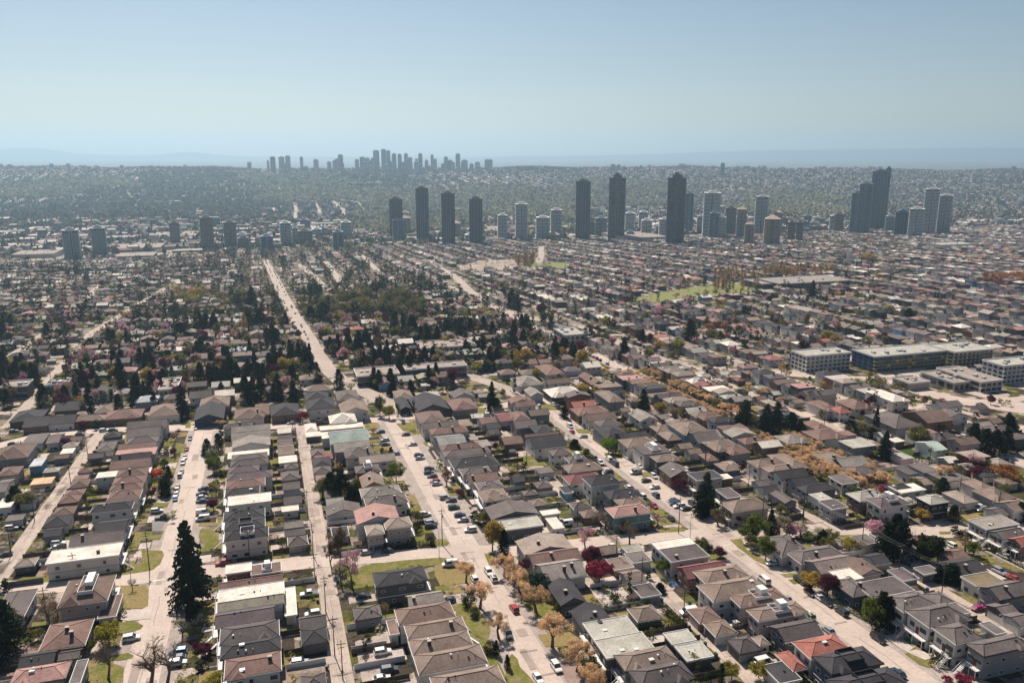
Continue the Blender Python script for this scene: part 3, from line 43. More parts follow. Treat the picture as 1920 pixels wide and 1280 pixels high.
PATCHES=[('lawn',[(-83.7,270.3),(-81.2,266.6),(-60.5,262.5),(-43.6,263.2),(-41.2,267.5),(-40.8,274.7),(-41.8,278.4),(-48.9,281.9),(-47.1,271.5),(-54.2,267.2),(-67,268.1),(-82.9,271.6)]),('dry',[(-54.4,256.2),(-43.7,252.8),(-42.4,249.5),(-41.3,238.7),(-42.6,237.3),(-47.2,238.9),(-49.5,246.5),(-53.2,251.3)]),('lawn',[(-49.2,230.9),(-43.8,230.3),(-41,226.7),(-41.6,224.7),(-45.7,223.8),(-49.7,225.9)]),('lawn',[(-72.2,238.6),(-68,238.3),(-67,232.3),(-68.8,230),(-71,232.9)]),('lawn',[(-47.6,212.6),(-43,212.8),(-41.3,210.9),(-41.6,209.6),(-44.5,209.6),(-47.5,210.6)]),('lawn',[(-53.6,207.6),(-46.3,208.9),(-43,205.9),(-42,198.3),(-52.4,201.1)]),('path',[(-50,238.3),(-39.9,236.2),(-39.5,230.1),(-45.7,230.9),(-49.2,233.3)]),('asph',[(-48.7,308.7),(-43.9,307.1),(-44.1,293.1),(-46.9,294.1)]),('lawn',[(-53.8,298.9),(-43.2,296.5),(-43.7,288.8),(-54.4,290.6)]),('dry',[(-31.5,300.2),(-22.9,297.9),(-22.7,294.6),(-31.3,296.9)]),('lawn',[(-30.6,293.5),(-24,292.5),(-23.2,276),(-27.6,277),(-30.5,286.1)]),('lawn',[(13.2,232.8),(23.2,244.8),(36.4,244.3),(48.7,242.4),(53.6,239.5),(54.2,236.4),(45.4,237.3),(26.7,238.1),(24.7,229.3),(17.4,229.6)]),('dry',[(45.8,237.2),(55.7,236.9),(57.9,231.1),(54.6,221.7),(44.7,223.1),(44.5,230.7)]),('lawn',[(42.7,263.7),(47.6,262.6),(45.7,255),(41.4,255.9)]),('lawn',[(49.5,257.2),(53.6,256.4),(54.2,252.7),(52.9,250.9),(48.8,251.7)]),('lawn',[(42.9,222.8),(48.8,222.7),(48.4,219.2),(42.7,220)]),('lawn',[(46.8,210.3),(52.3,209.3),(52.9,199.4),(52.8,193.4),(50.7,188.4),(47.6,190.8),(47,197.6),(45.4,204.2)]),('lawn',[(26.3,214.2),(29.5,214),(28.6,208.3),(26,207.6)]),('pave',[(15.8,199.2),(24.8,200.9),(24.7,194.9),(24.5,182.5),(18.8,177.8),(15.6,178.8)]),('pave',[(16.5,224.6),(24.5,224.5),(24.5,219.8),(16.5,220.3)]),('pave',[(-1.6,194.9),(9.7,194.4),(10.4,190.3),(-1.4,190.4)]),('lawn',[(-2.4,211.7),(1.6,212.2),(1.5,208.9),(-2.3,209.1)]),('lawn',[(46.8,193.9),(50.7,188.4),(50.6,168),(45.2,169.7)]),('lawn',[(63.6,240.6),(67,239.5),(65.4,233.7),(62.9,231.4)]),('lawn',[(55,180.1),(55.7,177.3),(55.2,173.7),(56.2,169.1),(56.8,165.4),(49.2,167.8),(53.3,178.1)]),('dry',[(64.4,186.7),(73.3,185.2),(75.2,180.3),(73.2,178.2),(64.5,180.4)]),('dry',[(89.1,190.9),(93.3,189.9),(93.7,182.9),(99,180.3),(100.2,177.7),(91.5,179.2)]),('lawn',[(70.2,221.1),(76.9,217),(75,200.9),(73.1,194.3),(67.5,194.6),(65.6,206.5)]),('gravel',[(64.7,173.7),(73.1,172.2),(74.6,166.7),(71.9,160.4),(64.3,162.9)]),('lawn',[(104.8,232.8),(112.5,231.9),(117.1,230.9),(117.5,229.7),(108.5,229.9),(104.6,230.1)]),('lawn',[(129.6,240.3),(135.2,239.7),(138.4,236.7),(136.4,235),(127.3,236.8)]),('pave',[(106.8,212.7),(110.9,212.4),(111.6,207.3),(107.2,206.9)]),('pave',[(115.5,181),(121,179.9),(119.6,173.5),(115.7,174.1)]),('lawn',[(148,223.9),(152.3,223),(149.2,215.1),(150.4,206.1),(149.5,200.4),(147.4,206.1),(147.2,216.8)]),('pool',[(92.6,209.9),(97.1,210.7),(97.6,205.9),(93.1,206.8)]),('poolb',[(114.2,205.5),(116.2,205.3),(114.8,199.7),(112.3,199.7)]),('path',[(105.3,202.9),(90.8,206.8),(93.3,211.5),(98.4,211.7),(99,205.9)]),('lawn',[(185.1,214.8),(194.3,212.9),(192.7,211.1),(185.9,212.3)]),('lawn',[(149,196.2),(156,194.8),(155.1,192.3),(149.3,193.7)]),('lawn',[(149.2,192.3),(154.5,191.5),(153.3,188.7),(148.9,189.2)]),('lawn',[(154.7,176.8),(160.1,175.9),(161.8,171.2),(156.5,165.1),(155.8,170.8)]),('lawn',[(153.5,154.8),(158.2,154.3),(158.6,150),(153.5,149.7)]),('lawn',[(152.9,147.9),(156.4,147.7),(155.3,142),(154.1,140.6),(152.7,142.9)]),('turf',[(157.9,154),(159.6,153.5),(158.6,150),(157.1,149.8)]),('path',[(153.9,156.4),(159.9,156.2),(161.2,150.9),(155,148.5),(157.1,148.5),(160.6,144.4),(155.7,143.8),(153.5,149.7)]),('lawn',[(221.5,206.1),(225.5,204.7),(223.7,203),(219.7,203.7)]),('dry',[(240.6,215.4),(247.2,214.5),(246.9,210.7),(238.4,209.7)]),('pave',[(153.9,140.6),(162.2,139.2),(161.7,133.9),(163.7,130.3),(152.4,134)]),('lawn',[(141.3,421.4),(148.7,420.3),(157.7,409.1),(156.1,400.6),(143.9,406.5),(141.7,411.8)]),('lawn',[(102.6,333.7),(113.8,333.9),(116.6,330.8),(112.9,318.3),(102.2,320.2)]),('lawn',[(144.8,326.1),(153,320.1),(151.9,316.4),(144.6,318)]),('lawn',[(146.1,367),(151.9,365),(151.4,356.4),(145,358.7)]),('lawn',[(149.5,296.4),(154.4,294.6),(152.7,289.9),(147.1,290.1)]),('lawn',[(59.8,408.3),(70.4,407.2),(66.6,386.5),(60.9,393.5)]),('lawn',[(64.2,392.4),(69.2,393.1),(69.2,385.6),(64.3,384.9)]),('lawn',[(43,410.2),(45.8,410.5),(45.8,398.9),(42.5,400.1)]),('lawn',[(101.7,417.2),(109.5,426.6),(113.1,422.2),(109.1,408.7),(100.7,410.3)]),('lawn',[(65.1,306.7),(72.4,305.8),(71.9,294.8),(63.9,296)]),('lawn',[(-5.6,367.5),(-1.2,365.9),(-1.4,354.3),(-5.1,355.6)]),('lawn',[(43,343.6),(47.7,343),(47.3,328.3),(43.3,336.9)]),('dry',[(46.2,303.6),(50.8,302),(50.8,291.5),(46.4,292.3)]),('lawn',[(-54.7,386.7),(-50.5,385.2),(-50,380),(-54,380.4)]),('lawn',[(-50.5,327.7),(-44.4,325.6),(-44.8,320.6),(-51,323.4)]),('lawn',[(-88,383.5),(-80.3,383.7),(-79.3,377.7),(-87.2,379.5)]),('lawn',[(-76.6,335.1),(-71.1,334),(-70.6,328.7),(-75.7,330.4)]),('lawn',[(-50.1,411.1),(-44.8,406.9),(-44,391.2),(-49.4,397.4)]),('lawn',[(-49.5,454.2),(-46.6,453.1),(-45.3,436.4),(-48,437.4)]),('lawn',[(-27,352.2),(-24.2,351.3),(-23.9,345),(-26.7,346)]),('field',[(371.1,766.1),(440.7,788.3),(483.6,804),(554.9,822.7),(592,826.1),(617.6,877.6),(582.4,904.5),(530.6,905.1),(474.8,877.1),(406.9,831.4)]),('dirtf',[(296,1292.2),(375.6,1432.3),(435.4,1424.9),(404.9,1240.2),(353.3,1214),(301.3,1215.8)]),('field',[(435.4,1318.7),(487,1333.9),(502.2,1286),(466.7,1210.7),(414.4,1218.4)]),('hedgeg',[(276.1,287.4),(281.9,285.3),(279.9,269.7),(273.2,272)]),('fieldy',[(307.7,3804.6),(489,3821.9),(792.5,3656.4),(609,3548.6),(350.3,3666.1)]),('dirtf',[(-572.3,2040.2),(-517.2,2201.7),(-406.5,1926.9),(-325.5,1782.5),(-430.5,1742)]),('dirtf',[(-376.8,2218.1),(-267.8,2277),(-131.6,2186.6),(-85,1970.1),(-218.2,1830.6),(-350.7,1926.2)]),('dirtf',[(-300.7,2493.6),(-48.7,2471.2),(227.4,2417.1),(199.6,2134.2),(-91.4,2273)]),('dirtf',[(204.7,2339.2),(345.1,2325.8),(689.7,2368.8),(855.4,2194.9),(780.8,2002.6),(536.9,2009.3),(213,2130.1)]),('dirtf',[(491.6,2800.2),(773.9,2893.1),(1279.6,3421),(1232,3165.7),(746.7,2564.5),(513.9,2596.2)]),('dirtf',[(2871.5,2864.7),(3282.6,2816.5),(3090.3,2648.6),(2617.3,2580.8)]),('dirtf',[(2352.8,2316.6),(2550.9,2350),(2543.2,2173.3),(2243,2062.3)]),('fieldy',[(-742.5,4424.5),(-589.7,4500.7),(-539.4,4423.7),(-647.3,4318.6)]),('fieldy',[(1250.4,3053.8),(1411.1,3206),(1331.1,2919.4),(1200.4,2859.5)])]
HEDGES=[(27.6,255.5,38.8,253.4,2.2),(39.9,253.9,48.8,251.7,2.4),(87.4,192.7,103.8,192.9,2.6),(85.2,197.5,87.4,192.7,2.2),(91.5,179.2,105.1,177.6,3.2),(102.8,186,104.7,178.5,2.6),(154.9,141.2,162.5,140,4),(153,174.1,155,163.3,1.5),(225,203.1,224,194.8,1.6),(225.2,190.5,224.8,175.1,2.4),(203.9,218.8,208.9,217.2,3),(189.2,240.5,190.4,231,3),(136.2,225.6,136.2,217.4,2),(264.8,275,274.3,264,3.5),(-28.5,365.9,-23.5,365.5,2),(-27.8,352.7,-24.1,352,2.4),(-29.9,327.4,-23.6,325.8,2.4),(-54.9,392.9,-48.8,391.9,3),(42.2,346.8,47,346.1,2.4),(41.7,357,48,356.9,2.2),(103.4,243.7,115.1,240.5,1.6)]
ROADS=[('street',9.5,[(-127.6,273.3),(-87.7,265.7),(-63.9,260),(-40.3,258.9),(-15.5,255.4),(10,252.5),(27.4,250),(53.8,244.6),(80.5,238.2),(109.2,235.8),(138,231.2),(167.1,225.7),(194.5,217.3),(220.9,205.5),(259.2,196.3)]),('street',10,[(-145.3,426.7),(-122.5,446.2),(-108.3,449.1),(-87.8,447.9),(-52.8,439.6),(-20.1,426.9),(9.8,422.6),(54.8,418.5),(87.4,418.2),(126.2,423.6),(140.9,433.9)]),('road',12.5,[(-5.8,1641.8),(7.7,1266.6),(14.6,1034.5),(22,838.5),(29,702),(31,629.6),(34.6,565.5),(42.1,514),(56,473.1),(69.2,434.4)]),('road',12,[(287.5,1494.6),(271.5,1255.8),(264.4,1149.1),(242.2,978.3),(228.7,839)]),('road',10,[(140.9,433.9),(136.1,468.5),(124.3,505.1),(98.8,523.3)]),('road',10,[(228.7,839),(243.6,725.9),(268.9,667.7),(270.6,607.5),(265.3,535.6),(276.3,475),(316.9,447.2)]),('road',15,[(316.9,447.2),(336.2,428),(354,411.5),(375.4,400.4),(369.7,364.1),(375.9,339.5),(394.5,309)]),('road',10,[(375.4,400.4),(393.9,430.9),(417.5,404.5),(440.1,361.2)]),('road',9,[(-199,673.2),(-198.1,741.8),(-200.4,812.6),(-193.3,851.8)]),('road',8,[(-211.9,1032.9),(-227.8,1183),(-230.3,1253.7)]),('road',10,[(52.7,1505.7),(65.7,1240.1),(71.7,1052.6)]),('road',10,[(103.2,1545.7),(97,1145.1)]),('road',10,[(185.6,1682.6),(173.2,1387.7),(166.4,1238.1)]),('road',16,[(-24.6,3906.1),(0,3265.9),(18.6,2675.7)]),('road',14,[(-809.7,2928.8),(-677,2749.8),(-490.3,2455.4)]),('road',18,[(-420.5,2708),(-352.3,2427.4),(-315.5,2269.3)]),('road',26,[(-137.7,5453.7),(-110.5,4950.2),(-129.2,4440.1)]),('road',22,[(-123.8,5212.2),(-89.8,4436.9)]),('road',22,[(-629.7,5284.7),(-599.9,4864.8)]),('road',16,[(292.1,3809.4),(323.2,3393.3),(294.7,2591.3)]),('road',12,[(411.5,1219.8),(513,1481.8),(608.7,1758.7)])]
# ---------------------------------------------------------------- helpers
def gz(u, v):
    f = st*u + ct*v
    base = -S*v if v < 2050 else -S*2050 - 0.3*(1-math.exp(-(v-2050)/200))
    base = max(base, -97)
    if f > 3300:
        lat = (u*ct - v*st)/f
        crest = 34 + 8*math.sin(lat*9) + 5*math.sin(lat*31+1) + 3*math.sin(lat*67) - 6*max(0, lat)*2
        t = min(1, (f-3300)/2300); t = t*t*(3-2*t)
        base = base + (crest-base)*t
        if f > 5700:
            t = min(1, (f-5700)/2500); t = t*t*(3-2*t)
            base = base + (-45-base)*t
        if f > 8200:
            base = base + (24-base)*min(1, (f-8200)/17000)
    return base

class MB:
    def __init__(s): s.V = []; s.F = []; s.M = []; s.C = []
    def face(s, pts, m=0, c=None):
        n = len(s.V); s.V.extend(pts); s.F.append(tuple(range(n, n+len(pts)))); s.M.append(m); s.C.append(c)
    def box(s, x0, x1, y0, y1, z0, z1, m=0, c=None, bottom=False):
        a, b, d, e = (x0, y0), (x1, y0), (x1, y1), (x0, y1)
        s.prism([a, b, d, e], z0, z1, m, c, bottom)
    def prism(s, pl, z0, z1, m=0, c=None, bottom=False):
        n = len(s.V); k = len(pl)
        s.V.extend([(x, y, z0) for x, y in pl] + [(x, y, z1) for x, y in pl])
        for i in range(k):
            j = (i+1) % k; s.F.append((n+i, n+j, n+k+j, n+k+i)); s.M.append(m); s.C.append(c)
        s.F.append(tuple(n+k+i for i in range(k))); s.M.append(m); s.C.append(c)
        if bottom: s.F.append(tuple(n+k-1-i for i in range(k))); s.M.append(m); s.C.append(c)
    def beam(s, a, b, r, m=0, n=4, r2=None):
        a = np.array(a, float); b = np.array(b, float); d = b-a; L = np.linalg.norm(d)
        if L < 1e-6: return
        d /= L; q = np.cross(d, (0, 0, 1)) if abs(d[2]) < .9 else np.cross(d, (1, 0, 0)); q /= np.linalg.norm(q); t = np.cross(d, q)
        r2 = r if r2 is None else r2; k = len(s.V)
        for c, rr in ((a, r), (b, r2)):
            for i in range(n):
                w_ = 2*math.pi*(i+.5)/n; s.V.append(tuple(c + rr*(math.cos(w_)*q + math.sin(w_)*t)))
        for i in range(n):
            j = (i+1) % n; s.F.append((k+i, k+j, k+n+j, k+n+i)); s.M.append(m); s.C.append(None)
        s.F.append(tuple(k+n+i for i in range(n))); s.M.append(m); s.C.append(None)
        s.F.append(tuple(k+n-1-i for i in range(n))); s.M.append(m); s.C.append(None)
    def mesh(s, name, mats):
        me = bpy.data.meshes.new(name); me.from_pydata(s.V, [], s.F)
        for m in (mats if isinstance(mats, (list, tuple)) else [mats]): me.materials.append(m)
        if any(s.M): me.polygons.foreach_set("material_index", s.M)
        if s.C and s.C[0] is not None:
            at = me.color_attributes.new("col", 'FLOAT_COLOR', 'CORNER')
            cc = np.array([(*c, 1.0) for c in s.C], np.float32)
            ln = np.array([len(f) for f in s.F]); at.data.foreach_set("color", np.repeat(cc, ln, axis=0).ravel())
        me.update(); return me
    def build(s, name, mats, parent=None, loc=None):
        return link(name, s.mesh(name, mats), parent, loc)

COL = sc.collection
def link(name, data, parent=None, loc=None):
    o = bpy.data.objects.new(name, data); COL.objects.link(o)
    if parent: o.parent = parent
    if loc is not None: o.location = loc
    return o
def tag(o, label=None, cat=None, group=None, kind=None):
    if label: o['label'] = label
    if cat: o['category'] = cat
    if group: o['group'] = group
    if kind: o['kind'] = kind
    return o
def root(name, u, v, label, cat, group=None, rz=0.0, z=None):
    o = link(name, None, None, (u, v, gz(u, v) if z is None else z)); o.rotation_euler[2] = rz
    o.empty_display_size = .5
    return tag(o, label, cat, group)

ORD = ['', 'first', 'second', 'third', 'fourth', 'fifth', 'sixth', 'seventh', 'eighth', 'ninth', 'tenth', 'eleventh', 'twelfth']
def ordn(n):
    if n < len(ORD): return ORD[n]
    return '%d%s' % (n, 'th' if 10 <= n % 100 <= 20 else {1: 'st', 2: 'nd', 3: 'rd'}.get(n % 10, 'th'))
ZU = [(-140, 'beyond far-left street'), (-90, 'left of far-left lane'), (-38, 'left of left street'), (11, 'right of left street'),
      (59, 'left of middle street'), (109, 'right of middle street'), (147, 'left of right street'),
      (188, 'right of right street'), (230, 'left of far-right street'), (272, 'right of far-right street')]
def zone(u, v):
    if v < 455:
        zu = 'at right edge'
        for lim, nm in ZU:
            if u < lim: zu = nm; break
        return zu + (', front block' if v < 236-0.19*(u-109) else ', second block')
    lat = (u*ct - v*st)/(st*u + ct*v)
    zu = 'at far left' if lat < -.4 else 'at left' if lat < -.2 else 'left of centre' if lat < 0 else 'right of centre' if lat < .2 else 'at right' if lat < .4 else 'at far right'
    return zu + (', just past the blocks' if v < 620 else ', lower slope' if v < 850 else ', mid slope' if v < 1150 else ', near the towers')
CNT = {}
def uniq(desc, u, v, pre='nearest'):
    z = zone(u, v); k = (desc, z); CNT[k] = CNT.get(k, 0) + 1
    n = CNT[k]
    return '%s, %s %s' % (desc, (ordn(n) + ' nearest') if n > 1 else 'nearest', z)

# ---------------------------------------------------------------- materials
MATS = {}
def newmat(name):
    m = bpy.data.materials.new(name); m.use_nodes = True; n = m.node_tree; n.nodes.clear()
    o = n.nodes.new("ShaderNodeOutputMaterial"); b = n.nodes.new("ShaderNodeBsdfPrincipled")
    n.links.new(b.outputs[0], o.inputs[0]); return m, n, b, o
def N(n, t, **k):
    x = n.nodes.new(t)
    for a, b in k.items(): setattr(x, a, b)
    return x
def noisecol(n, base, amt, scale, coord='pos', scale2=None):
    """base colour times a noise in 1-amt .. 1+amt"""
    g = N(n, "ShaderNodeNewGeometry")
    def nz(sc_, det):
        t = N(n, "ShaderNodeTexNoise"); t.inputs['Scale'].default_value = sc_; t.inputs['Detail'].default_value = det
        n.links.new(g.outputs['Position'], t.inputs['Vector'])
        r = N(n, "ShaderNodeMapRange"); r.inputs[1].default_value = .3; r.inputs[2].default_value = .7
        r.inputs[3].default_value = 1-amt; r.inputs[4].default_value = 1+amt
        n.links.new(t.outputs[0], r.inputs[0]); return r.outputs[0]
    f = nz(scale, 4)
    if scale2:
        m = N(n, "ShaderNodeMath", operation='MULTIPLY'); n.links.new(f, m.inputs[0]); n.links.new(nz(scale2, 3), m.inputs[1]); f = m.outputs[0]
    mx = N(n, "ShaderNodeVectorMath", operation='SCALE')
    if isinstance(base, tuple): mx.inputs[0].default_value = base
    else: n.links.new(base, mx.inputs[0])
    n.links.new(f, mx.inputs['Scale']); return mx.outputs[0]
def mat(name, col, rough=.85, amt=.18, scale=.5, scale2=None, spec=.3, stripes=0, metal=0, courses=0):
    if name in MATS: return MATS[name]
    m, n, b, o = newmat(name)
    c = noisecol(n, tuple(col), amt, scale, 'pos', scale2)
    if stripes or courses:
        g = N(n, "ShaderNodeNewGeometry"); wv = N(n, "ShaderNodeTexWave"); wv.bands_direction = 'Z' if courses else 'X'
        wv.inputs['Scale'].default_value = courses or stripes; wv.inputs['Distortion'].default_value = .6; wv.inputs['Detail'].default_value = 1
        n.links.new(g.outputs['Position'], wv.inputs['Vector'])
        r = N(n, "ShaderNodeMapRange"); r.inputs[3].default_value = .78; r.inputs[4].default_value = 1.1
        n.links.new(wv.outputs['Fac'], r.inputs[0])
        mx = N(n, "ShaderNodeVectorMath", operation='SCALE'); n.links.new(c, mx.inputs[0]); n.links.new(r.outputs[0], mx.inputs['Scale']); c = mx.outputs[0]
    n.links.new(c, b.inputs['Base Color']); b.inputs['Roughness'].default_value = rough
    b.inputs['Specular IOR Level'].default_value = spec; b.inputs['Metallic'].default_value = metal
    MATS[name] = m; return m
def leafmat(name, col, amt=.35, trans=.35):
    if name in MATS: return MATS[name]
    m, n, b, o = newmat(name); n.nodes.remove(b)
    oi = N(n, "ShaderNodeObjectInfo"); mr = N(n, "ShaderNodeMapRange"); mr.inputs[3].default_value = .8; mr.inputs[4].default_value = 1.2
    n.links.new(oi.outputs['Random'], mr.inputs[0])
    c = noisecol(n, tuple(col), amt, .7, 'pos', 3.0)
    mx = N(n, "ShaderNodeVectorMath", operation='SCALE'); n.links.new(c, mx.inputs[0]); n.links.new(mr.outputs[0], mx.inputs['Scale'])
    d = N(n, "ShaderNodeBsdfDiffuse"); t = N(n, "ShaderNodeBsdfTranslucent"); s = N(n, "ShaderNodeMixShader"); s.inputs[0].default_value = trans
    n.links.new(mx.outputs[0], d.inputs[0]); n.links.new(mx.outputs[0], t.inputs[0])
    n.links.new(d.outputs[0], s.inputs[1]); n.links.new(t.outputs[0], s.inputs[2]); n.links.new(s.outputs[0], o.inputs[0])
    MATS[name] = m; return m
def attrmat(name, rough=.85, amt=.15, scale=.3, trans=0):
    if name in MATS: return MATS[name]
    m, n, b, o = newmat(name); a = N(n, "ShaderNodeAttribute", attribute_name="col")
    c = noisecol(n, a.outputs['Color'], amt, scale)
    if trans:
        n.nodes.remove(b)
        d = N(n, "ShaderNodeBsdfDiffuse"); t = N(n, "ShaderNodeBsdfTranslucent"); s = N(n, "ShaderNodeMixShader"); s.inputs[0].default_value = trans
        n.links.new(c, d.inputs[0]); n.links.new(c, t.inputs[0]); n.links.new(d.outputs[0], s.inputs[1]); n.links.new(t.outputs[0], s.inputs[2]); n.links.new(s.outputs[0], o.inputs[0])
    else:
        n.links.new(c, b.inputs['Base Color']); b.inputs['Roughness'].default_value = rough; b.inputs['Specular IOR Level'].default_value = .25
    MATS[name] = m; return m

ROOF = {'g': (.088, .080, .082), 'd': (.048, .045, .050), 'd2': (.062, .056, .060), 'dp': (.085, .070, .080), 'b': (.110, .082, .074), 'rb': (.132, .090, .082),
        'bt': (.128, .094, .084), 'tt': (.150, .122, .108), 't2': (.125, .105, .094), 'lt': (.190, .168, .152), 'lg': (.165, .158, .150), 'sg': (.19, .185, .155),
        'lf': (.36, .345, .30), 'cr': (.62, .56, .49), 'pk': (.36, .215, .19), 'rr': (.20, .085, .085), 'ter': (.32, .125, .10), 'gt': (.135, .115, .11),
        'gg': (.25, .25, .235), 'mt': (.36, .42, .38), 'ms': (.17, .135, .085), 'lb': (.42, .44, .45), 'tn': (.55, .38, .24)}
RNAME = {'g': 'grey', 'd': 'charcoal', 'd2': 'dark grey', 'dp': 'slate', 'b': 'brown', 'rb': 'reddish brown', 'bt': 'brown tiled', 'tt': 'taupe', 't2': 'weathered taupe', 'lt': 'light taupe',
         'lg': 'light grey', 'sg': 'greenish grey', 'lf': 'pale grey', 'cr': 'cream', 'pk': 'dusty pink', 'rr': 'dull red', 'ter': 'terracotta', 'gt': 'grey brown', 'gg': 'pale grey panelled',
         'mt': 'mint', 'ms': 'mossy', 'lb': 'pale blue', 'tn': 'orange tan'}
WALL = {'w': (.56, .53, .50), 'g': (.23, .23, .24), 'gd': (.10, .10, .105), 'pg': (.42, .35, .32), 'br': (.22, .12, .09), 'b': (.17, .12, .10), 'lv': (.44, .42, .48),
        'nv': (.07, .09, .13), 'bl': (.16, .30, .42), 'tl': (.13, .21, .22), 'pk': (.48, .36, .35), 'mt': (.45, .5, .46), 'rr': (.34, .06, .06), 'k': (.03, .03, .035), 'tn': (.5, .36, .24), 'lb': (.4, .43, .47)}
WNAME = {'w': 'white', 'g': 'grey', 'gd': 'dark grey', 'pg': 'beige', 'br': 'brick', 'b': 'brown', 'lv': 'lavender', 'nv': 'navy', 'bl': 'blue', 'tl': 'teal', 'pk': 'pink', 'mt': 'mint', 'rr': 'red', 'k': 'black', 'tn': 'tan', 'lb': 'pale blue'}
for k_ in ('g', 'b', 'rb', 'bt', 'tt', 't2', 'lt', 'lg', 'sg', 'gt', 'dp', 'd2'): ROOF[k_] = (ROOF[k_][0]*1.55, ROOF[k_][1]*1.43, ROOF[k_][2]*1.34)
def roofm(k): return mat('roof_'+k, ROOF[k], .88, .2, .22, 1.6, .25, courses=(2.2 if k in ('bt', 'tt', 'ter', 'rb', 'b') else 0))
def wallm(k): return mat('wall_'+k, WALL[k], .85, .08, .35, None, .2)
M_WHITE = mat('white_trim', (.66, .64, .62), .6, .05)
M_DARK = mat('dark_metal', (.03, .03, .035), .5, .1)
M_BRICK = mat('chimney_brick', (.11, .06, .05), .9, .25, 2)
M_WOOD = mat('pole_wood', (.075, .055, .042), .9, .25, 1)
M_FENCE = mat('fence_wood', (.10, .075, .06), .9, .3, .6)
M_CONC = mat('concrete', (.42, .37, .33), .8, .12, .3, 2)
def glassm():
    m, n, b, o = newmat('window_glass'); b.inputs['Base Color'].default_value = (.03, .045, .06, 1)
    b.inputs['Roughness'].default_value = .12; b.inputs['Specular IOR Level'].default_value = .6; return m
M_GLASS = glassm()
M_GDOOR = mat('garage_door', (.50, .48, .45), .6, .06)
M_BARK = mat('bark', (.06, .045, .035), .95, .25, 1.5)
M_BARKL = mat('bark_light', (.13, .095, .075), .95, .25, 1.5)

# ---------------------------------------------------------------- ground
def ground_mat():
    m, n, b, o = newmat('ground_mix'); g = N(n, "ShaderNodeNewGeometry")
    # garden-size patches
    vo = N(n, "ShaderNodeTexVoronoi"); vo.distance = 'CHEBYCHEV'; vo.inputs['Scale'].default_value = .16; vo.inputs['Randomness'].default_value = .85
    n.links.new(g.outputs['Position'], vo.inputs['Vector'])
    rp = N(n, "ShaderNodeValToRGB"); rp.color_ramp.interpolation = 'CONSTANT'
    sep = N(n, "ShaderNodeSeparateColor"); n.links.new(vo.outputs['Color'], sep.inputs[0]); n.links.new(sep.outputs[0], rp.inputs[0])
    cols = [(0, (.045, .036, .028)), (.14, (.085, .088, .024)), (.27, (.17, .14, .115)), (.42, (.06, .05, .035)), (.52, (.15, .125, .05)), (.60, (.36, .30, .26)), (.75, (.05, .052, .022)), (.84, (.22, .18, .15)), (.92, (.03, .028, .022))]
    e = rp.color_ramp.elements; e[0].position = 0; e[0].color = (*cols[0][1], 1); e[1].position = cols[1][0]; e[1].color = (*cols[1][1], 1)
    for p, c in cols[2:]: x = e.new(p); x.color = (*c, 1)
    # far fields and woods
    nz = N(n, "ShaderNodeTexNoise"); nz.inputs['Scale'].default_value = .004; nz.inputs['Detail'].default_value = 12; nz.inputs['Roughness'].default_value = .7
    n.links.new(g.outputs['Position'], nz.inputs['Vector'])
    rf = N(n, "ShaderNodeValToRGB"); e = rf.color_ramp.elements; e[0].position = .38; e[0].color = (.018, .024, .012, 1); e[1].position = .64; e[1].color = (.24, .205, .16, 1)
    x = e.new(.50); x.color = (.095, .09, .058, 1)
    n.links.new(nz.outputs[0], rf.inputs[0])
    sx = N(n, "ShaderNodeSeparateXYZ"); n.links.new(g.outputs['Position'], sx.inputs[0])
    mr = N(n, "ShaderNodeMapRange"); mr.inputs[1].default_value = 1700; mr.inputs[2].default_value = 2200; n.links.new(sx.outputs[1], mr.inputs[0])
    mx = N(n, "ShaderNodeMix", data_type='RGBA'); n.links.new(mr.outputs[0], mx.inputs[0]); n.links.new(rp.outputs[0], mx.inputs[6]); n.links.new(rf.outputs[0], mx.inputs[7])
    c = noisecol(n, mx.outputs[2], .35, .8, 'pos', .12)
    n.links.new(c, b.inputs['Base Color']); b.inputs['Roughness'].default_value = .95; b.inputs['Specular IOR Level'].default_value = .1
    return m
def grid_sheet(name, m, F0, F1, nf, L0, L1, nl, power=2.2):
    """sheet following the ground, laid out in distance rows"""
    fs = F0 + (F1-F0)*np.linspace(0, 1, nf)**power; V = []; Fc = []
    for f in fs:
        for j in range(nl+1):
            l = (L0 + (L1-L0)*j/nl)*(f+400)
            u = ct*l + st*f; v = -st*l + ct*f; V.append((u, v, gz(u, v)))
    for i in range(nf-1):
        for j in range(nl):
            a = i*(nl+1)+j; Fc.append((a, a+1, a+nl+2, a+nl+1))
    me = bpy.data.meshes.new(name); me.from_pydata(V, [], Fc); me.materials.append(m); me.update()
    return me
gm = grid_sheet('ground', ground_mat(), -120, 26000, 260, -.9, .9, 60)
tag(link('ground', gm), kind='structure')

